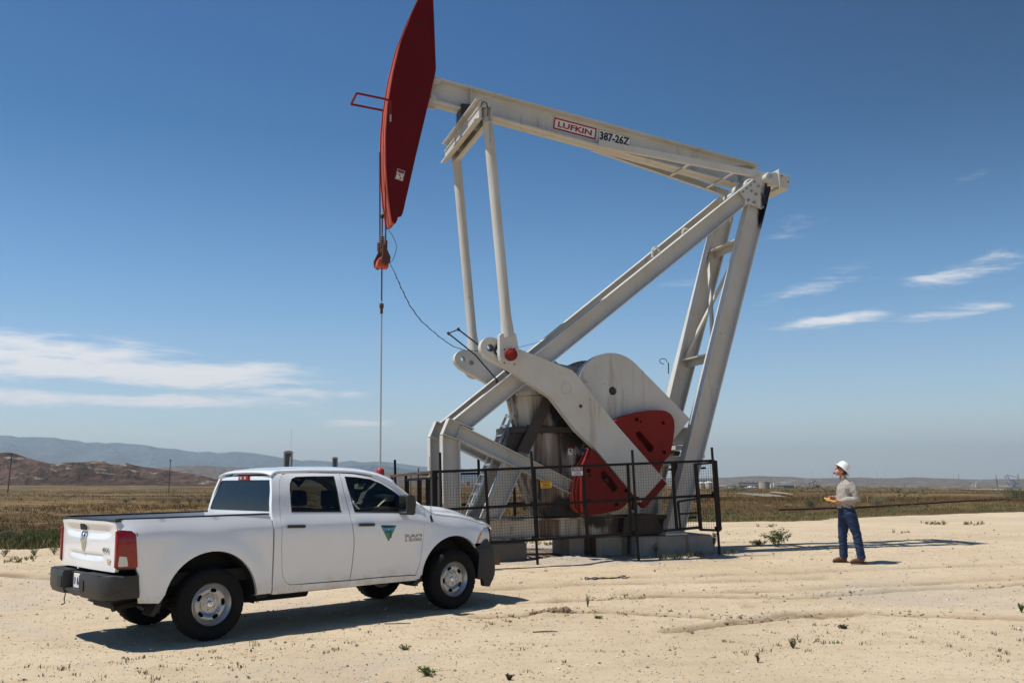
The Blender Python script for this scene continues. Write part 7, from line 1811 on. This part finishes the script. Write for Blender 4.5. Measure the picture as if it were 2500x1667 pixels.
# pale paved pad and berms far right, draped over the ground
def drape(name, P, mat, lift=.03, sub=10):
    m = MB(); n = len(P) // 2; L = P[:n]; Rr = P[n:][::-1]; vs = []
    for (a, b_) in zip(resample(L, 12, False), resample(Rr, 12, False) if len(resample(Rr, 12, False)) == len(resample(L, 12, False)) else resample(L, 12, False)): pass
    K = 40
    def along(Q, t):
        s = t * (len(Q) - 1); i = min(int(s), len(Q) - 2); f = s - i; return (Q[i][0] + (Q[i + 1][0] - Q[i][0]) * f, Q[i][1] + (Q[i + 1][1] - Q[i][1]) * f)
    for i in range(K + 1):
        a, b_ = hit(*along(L, i / K)), hit(*along(Rr, i / K))
        for j in range(sub + 1): p = a.lerp(b_, j / sub); vs.append((p.x, p.y, gz(p.x, p.y)[0] + lift))
    m.add(vs, [(i * (sub + 1) + j, i * (sub + 1) + j + 1, (i + 1) * (sub + 1) + j + 1, (i + 1) * (sub + 1) + j) for i in range(K) for j in range(sub)])
    return m.build(name, mat, None, 60, kind='structure')
ROADM = plain('pale_pavement', (.25, .22, .18), .95, 0, .3, .3, spec=.05)
BERM = plain('pale_sand_berm', (.38, .30, .21), .95, 0, .3, .5, spec=.05)
drape('road', [(1800, 1203.5), (1850, 1205), (1890, 1207.5), (1905, 1209.5), (1920, 1213), (1920, 1214), (1905, 1213.4), (1870, 1213), (1835, 1209.5), (1800, 1205)], ROADM, .05)
drape('sand_bank', [(1880, 1204.3), (1900, 1205.8), (1936, 1211.2), (1936, 1213), (1900, 1208.5), (1880, 1206)], BERM, .25)
drape('sand_track', [(2190, 1178), (2240, 1177), (2300, 1178.5), (2360, 1178), (2430, 1179), (2500, 1178.7), (2500, 1180.5), (2430, 1181), (2360, 1180.6), (2300, 1182.6), (2240, 1181), (2190, 1180)], BERM, .9)
drape('sand_track', [(2340, 1195.3), (2400, 1194.8), (2460, 1195), (2500, 1195.6), (2500, 1198), (2460, 1198), (2400, 1197), (2340, 1196.4)], BERM, .25)

# the tail of the body is drawn in to its true length
def tuck(o):
    for ch in list(o.children):
        if ch.name.startswith('wheel') and ch.type == 'EMPTY': continue
        if ch.type == 'MESH' and ch.data.get('tucked') is None:
            ch.data['tucked'] = 1
            for v in ch.data.vertices:
                if v.co.x < -.75: v.co.x = -.75 + (v.co.x + .75) * .78
        tuck(ch)
bpy.context.view_layer.update(); tuck(trk)
# never more than thing > part > sub-part
def depth(o):
    d = 0
    while o.parent: o = o.parent; d += 1
    return d
for o in list(COL.objects):
    while depth(o) > 2: o.parent = o.parent.parent
for o in COL.objects:
    if o.parent is None and o.get('category'):
        g_ = {'concrete_block': 'concrete blocks under the pumpjack', 'utility_pole': 'poles and masts on the plain and skyline', 'weed': 'weeds on the sand pad', 'sagebrush': 'sagebrush on the steppe',
              'shrub': 'green shrubs at the edge of the pad', 'far_building': 'far pale buildings on the plain', 'storage_tank': 'storage tanks in the distance', 'small_pumpjack': 'small pumpjacks in the distance',
              'long_stroke_pump': 'tower pumping units behind the truck', 'exhaust_stack': 'steel stacks of the plant', 'warning_sign': 'warning signs on the guard fence', 'marker_post': 'marker posts on the steppe'}.get(o.name.split('.')[0])
        if g_: o['group'] = g_
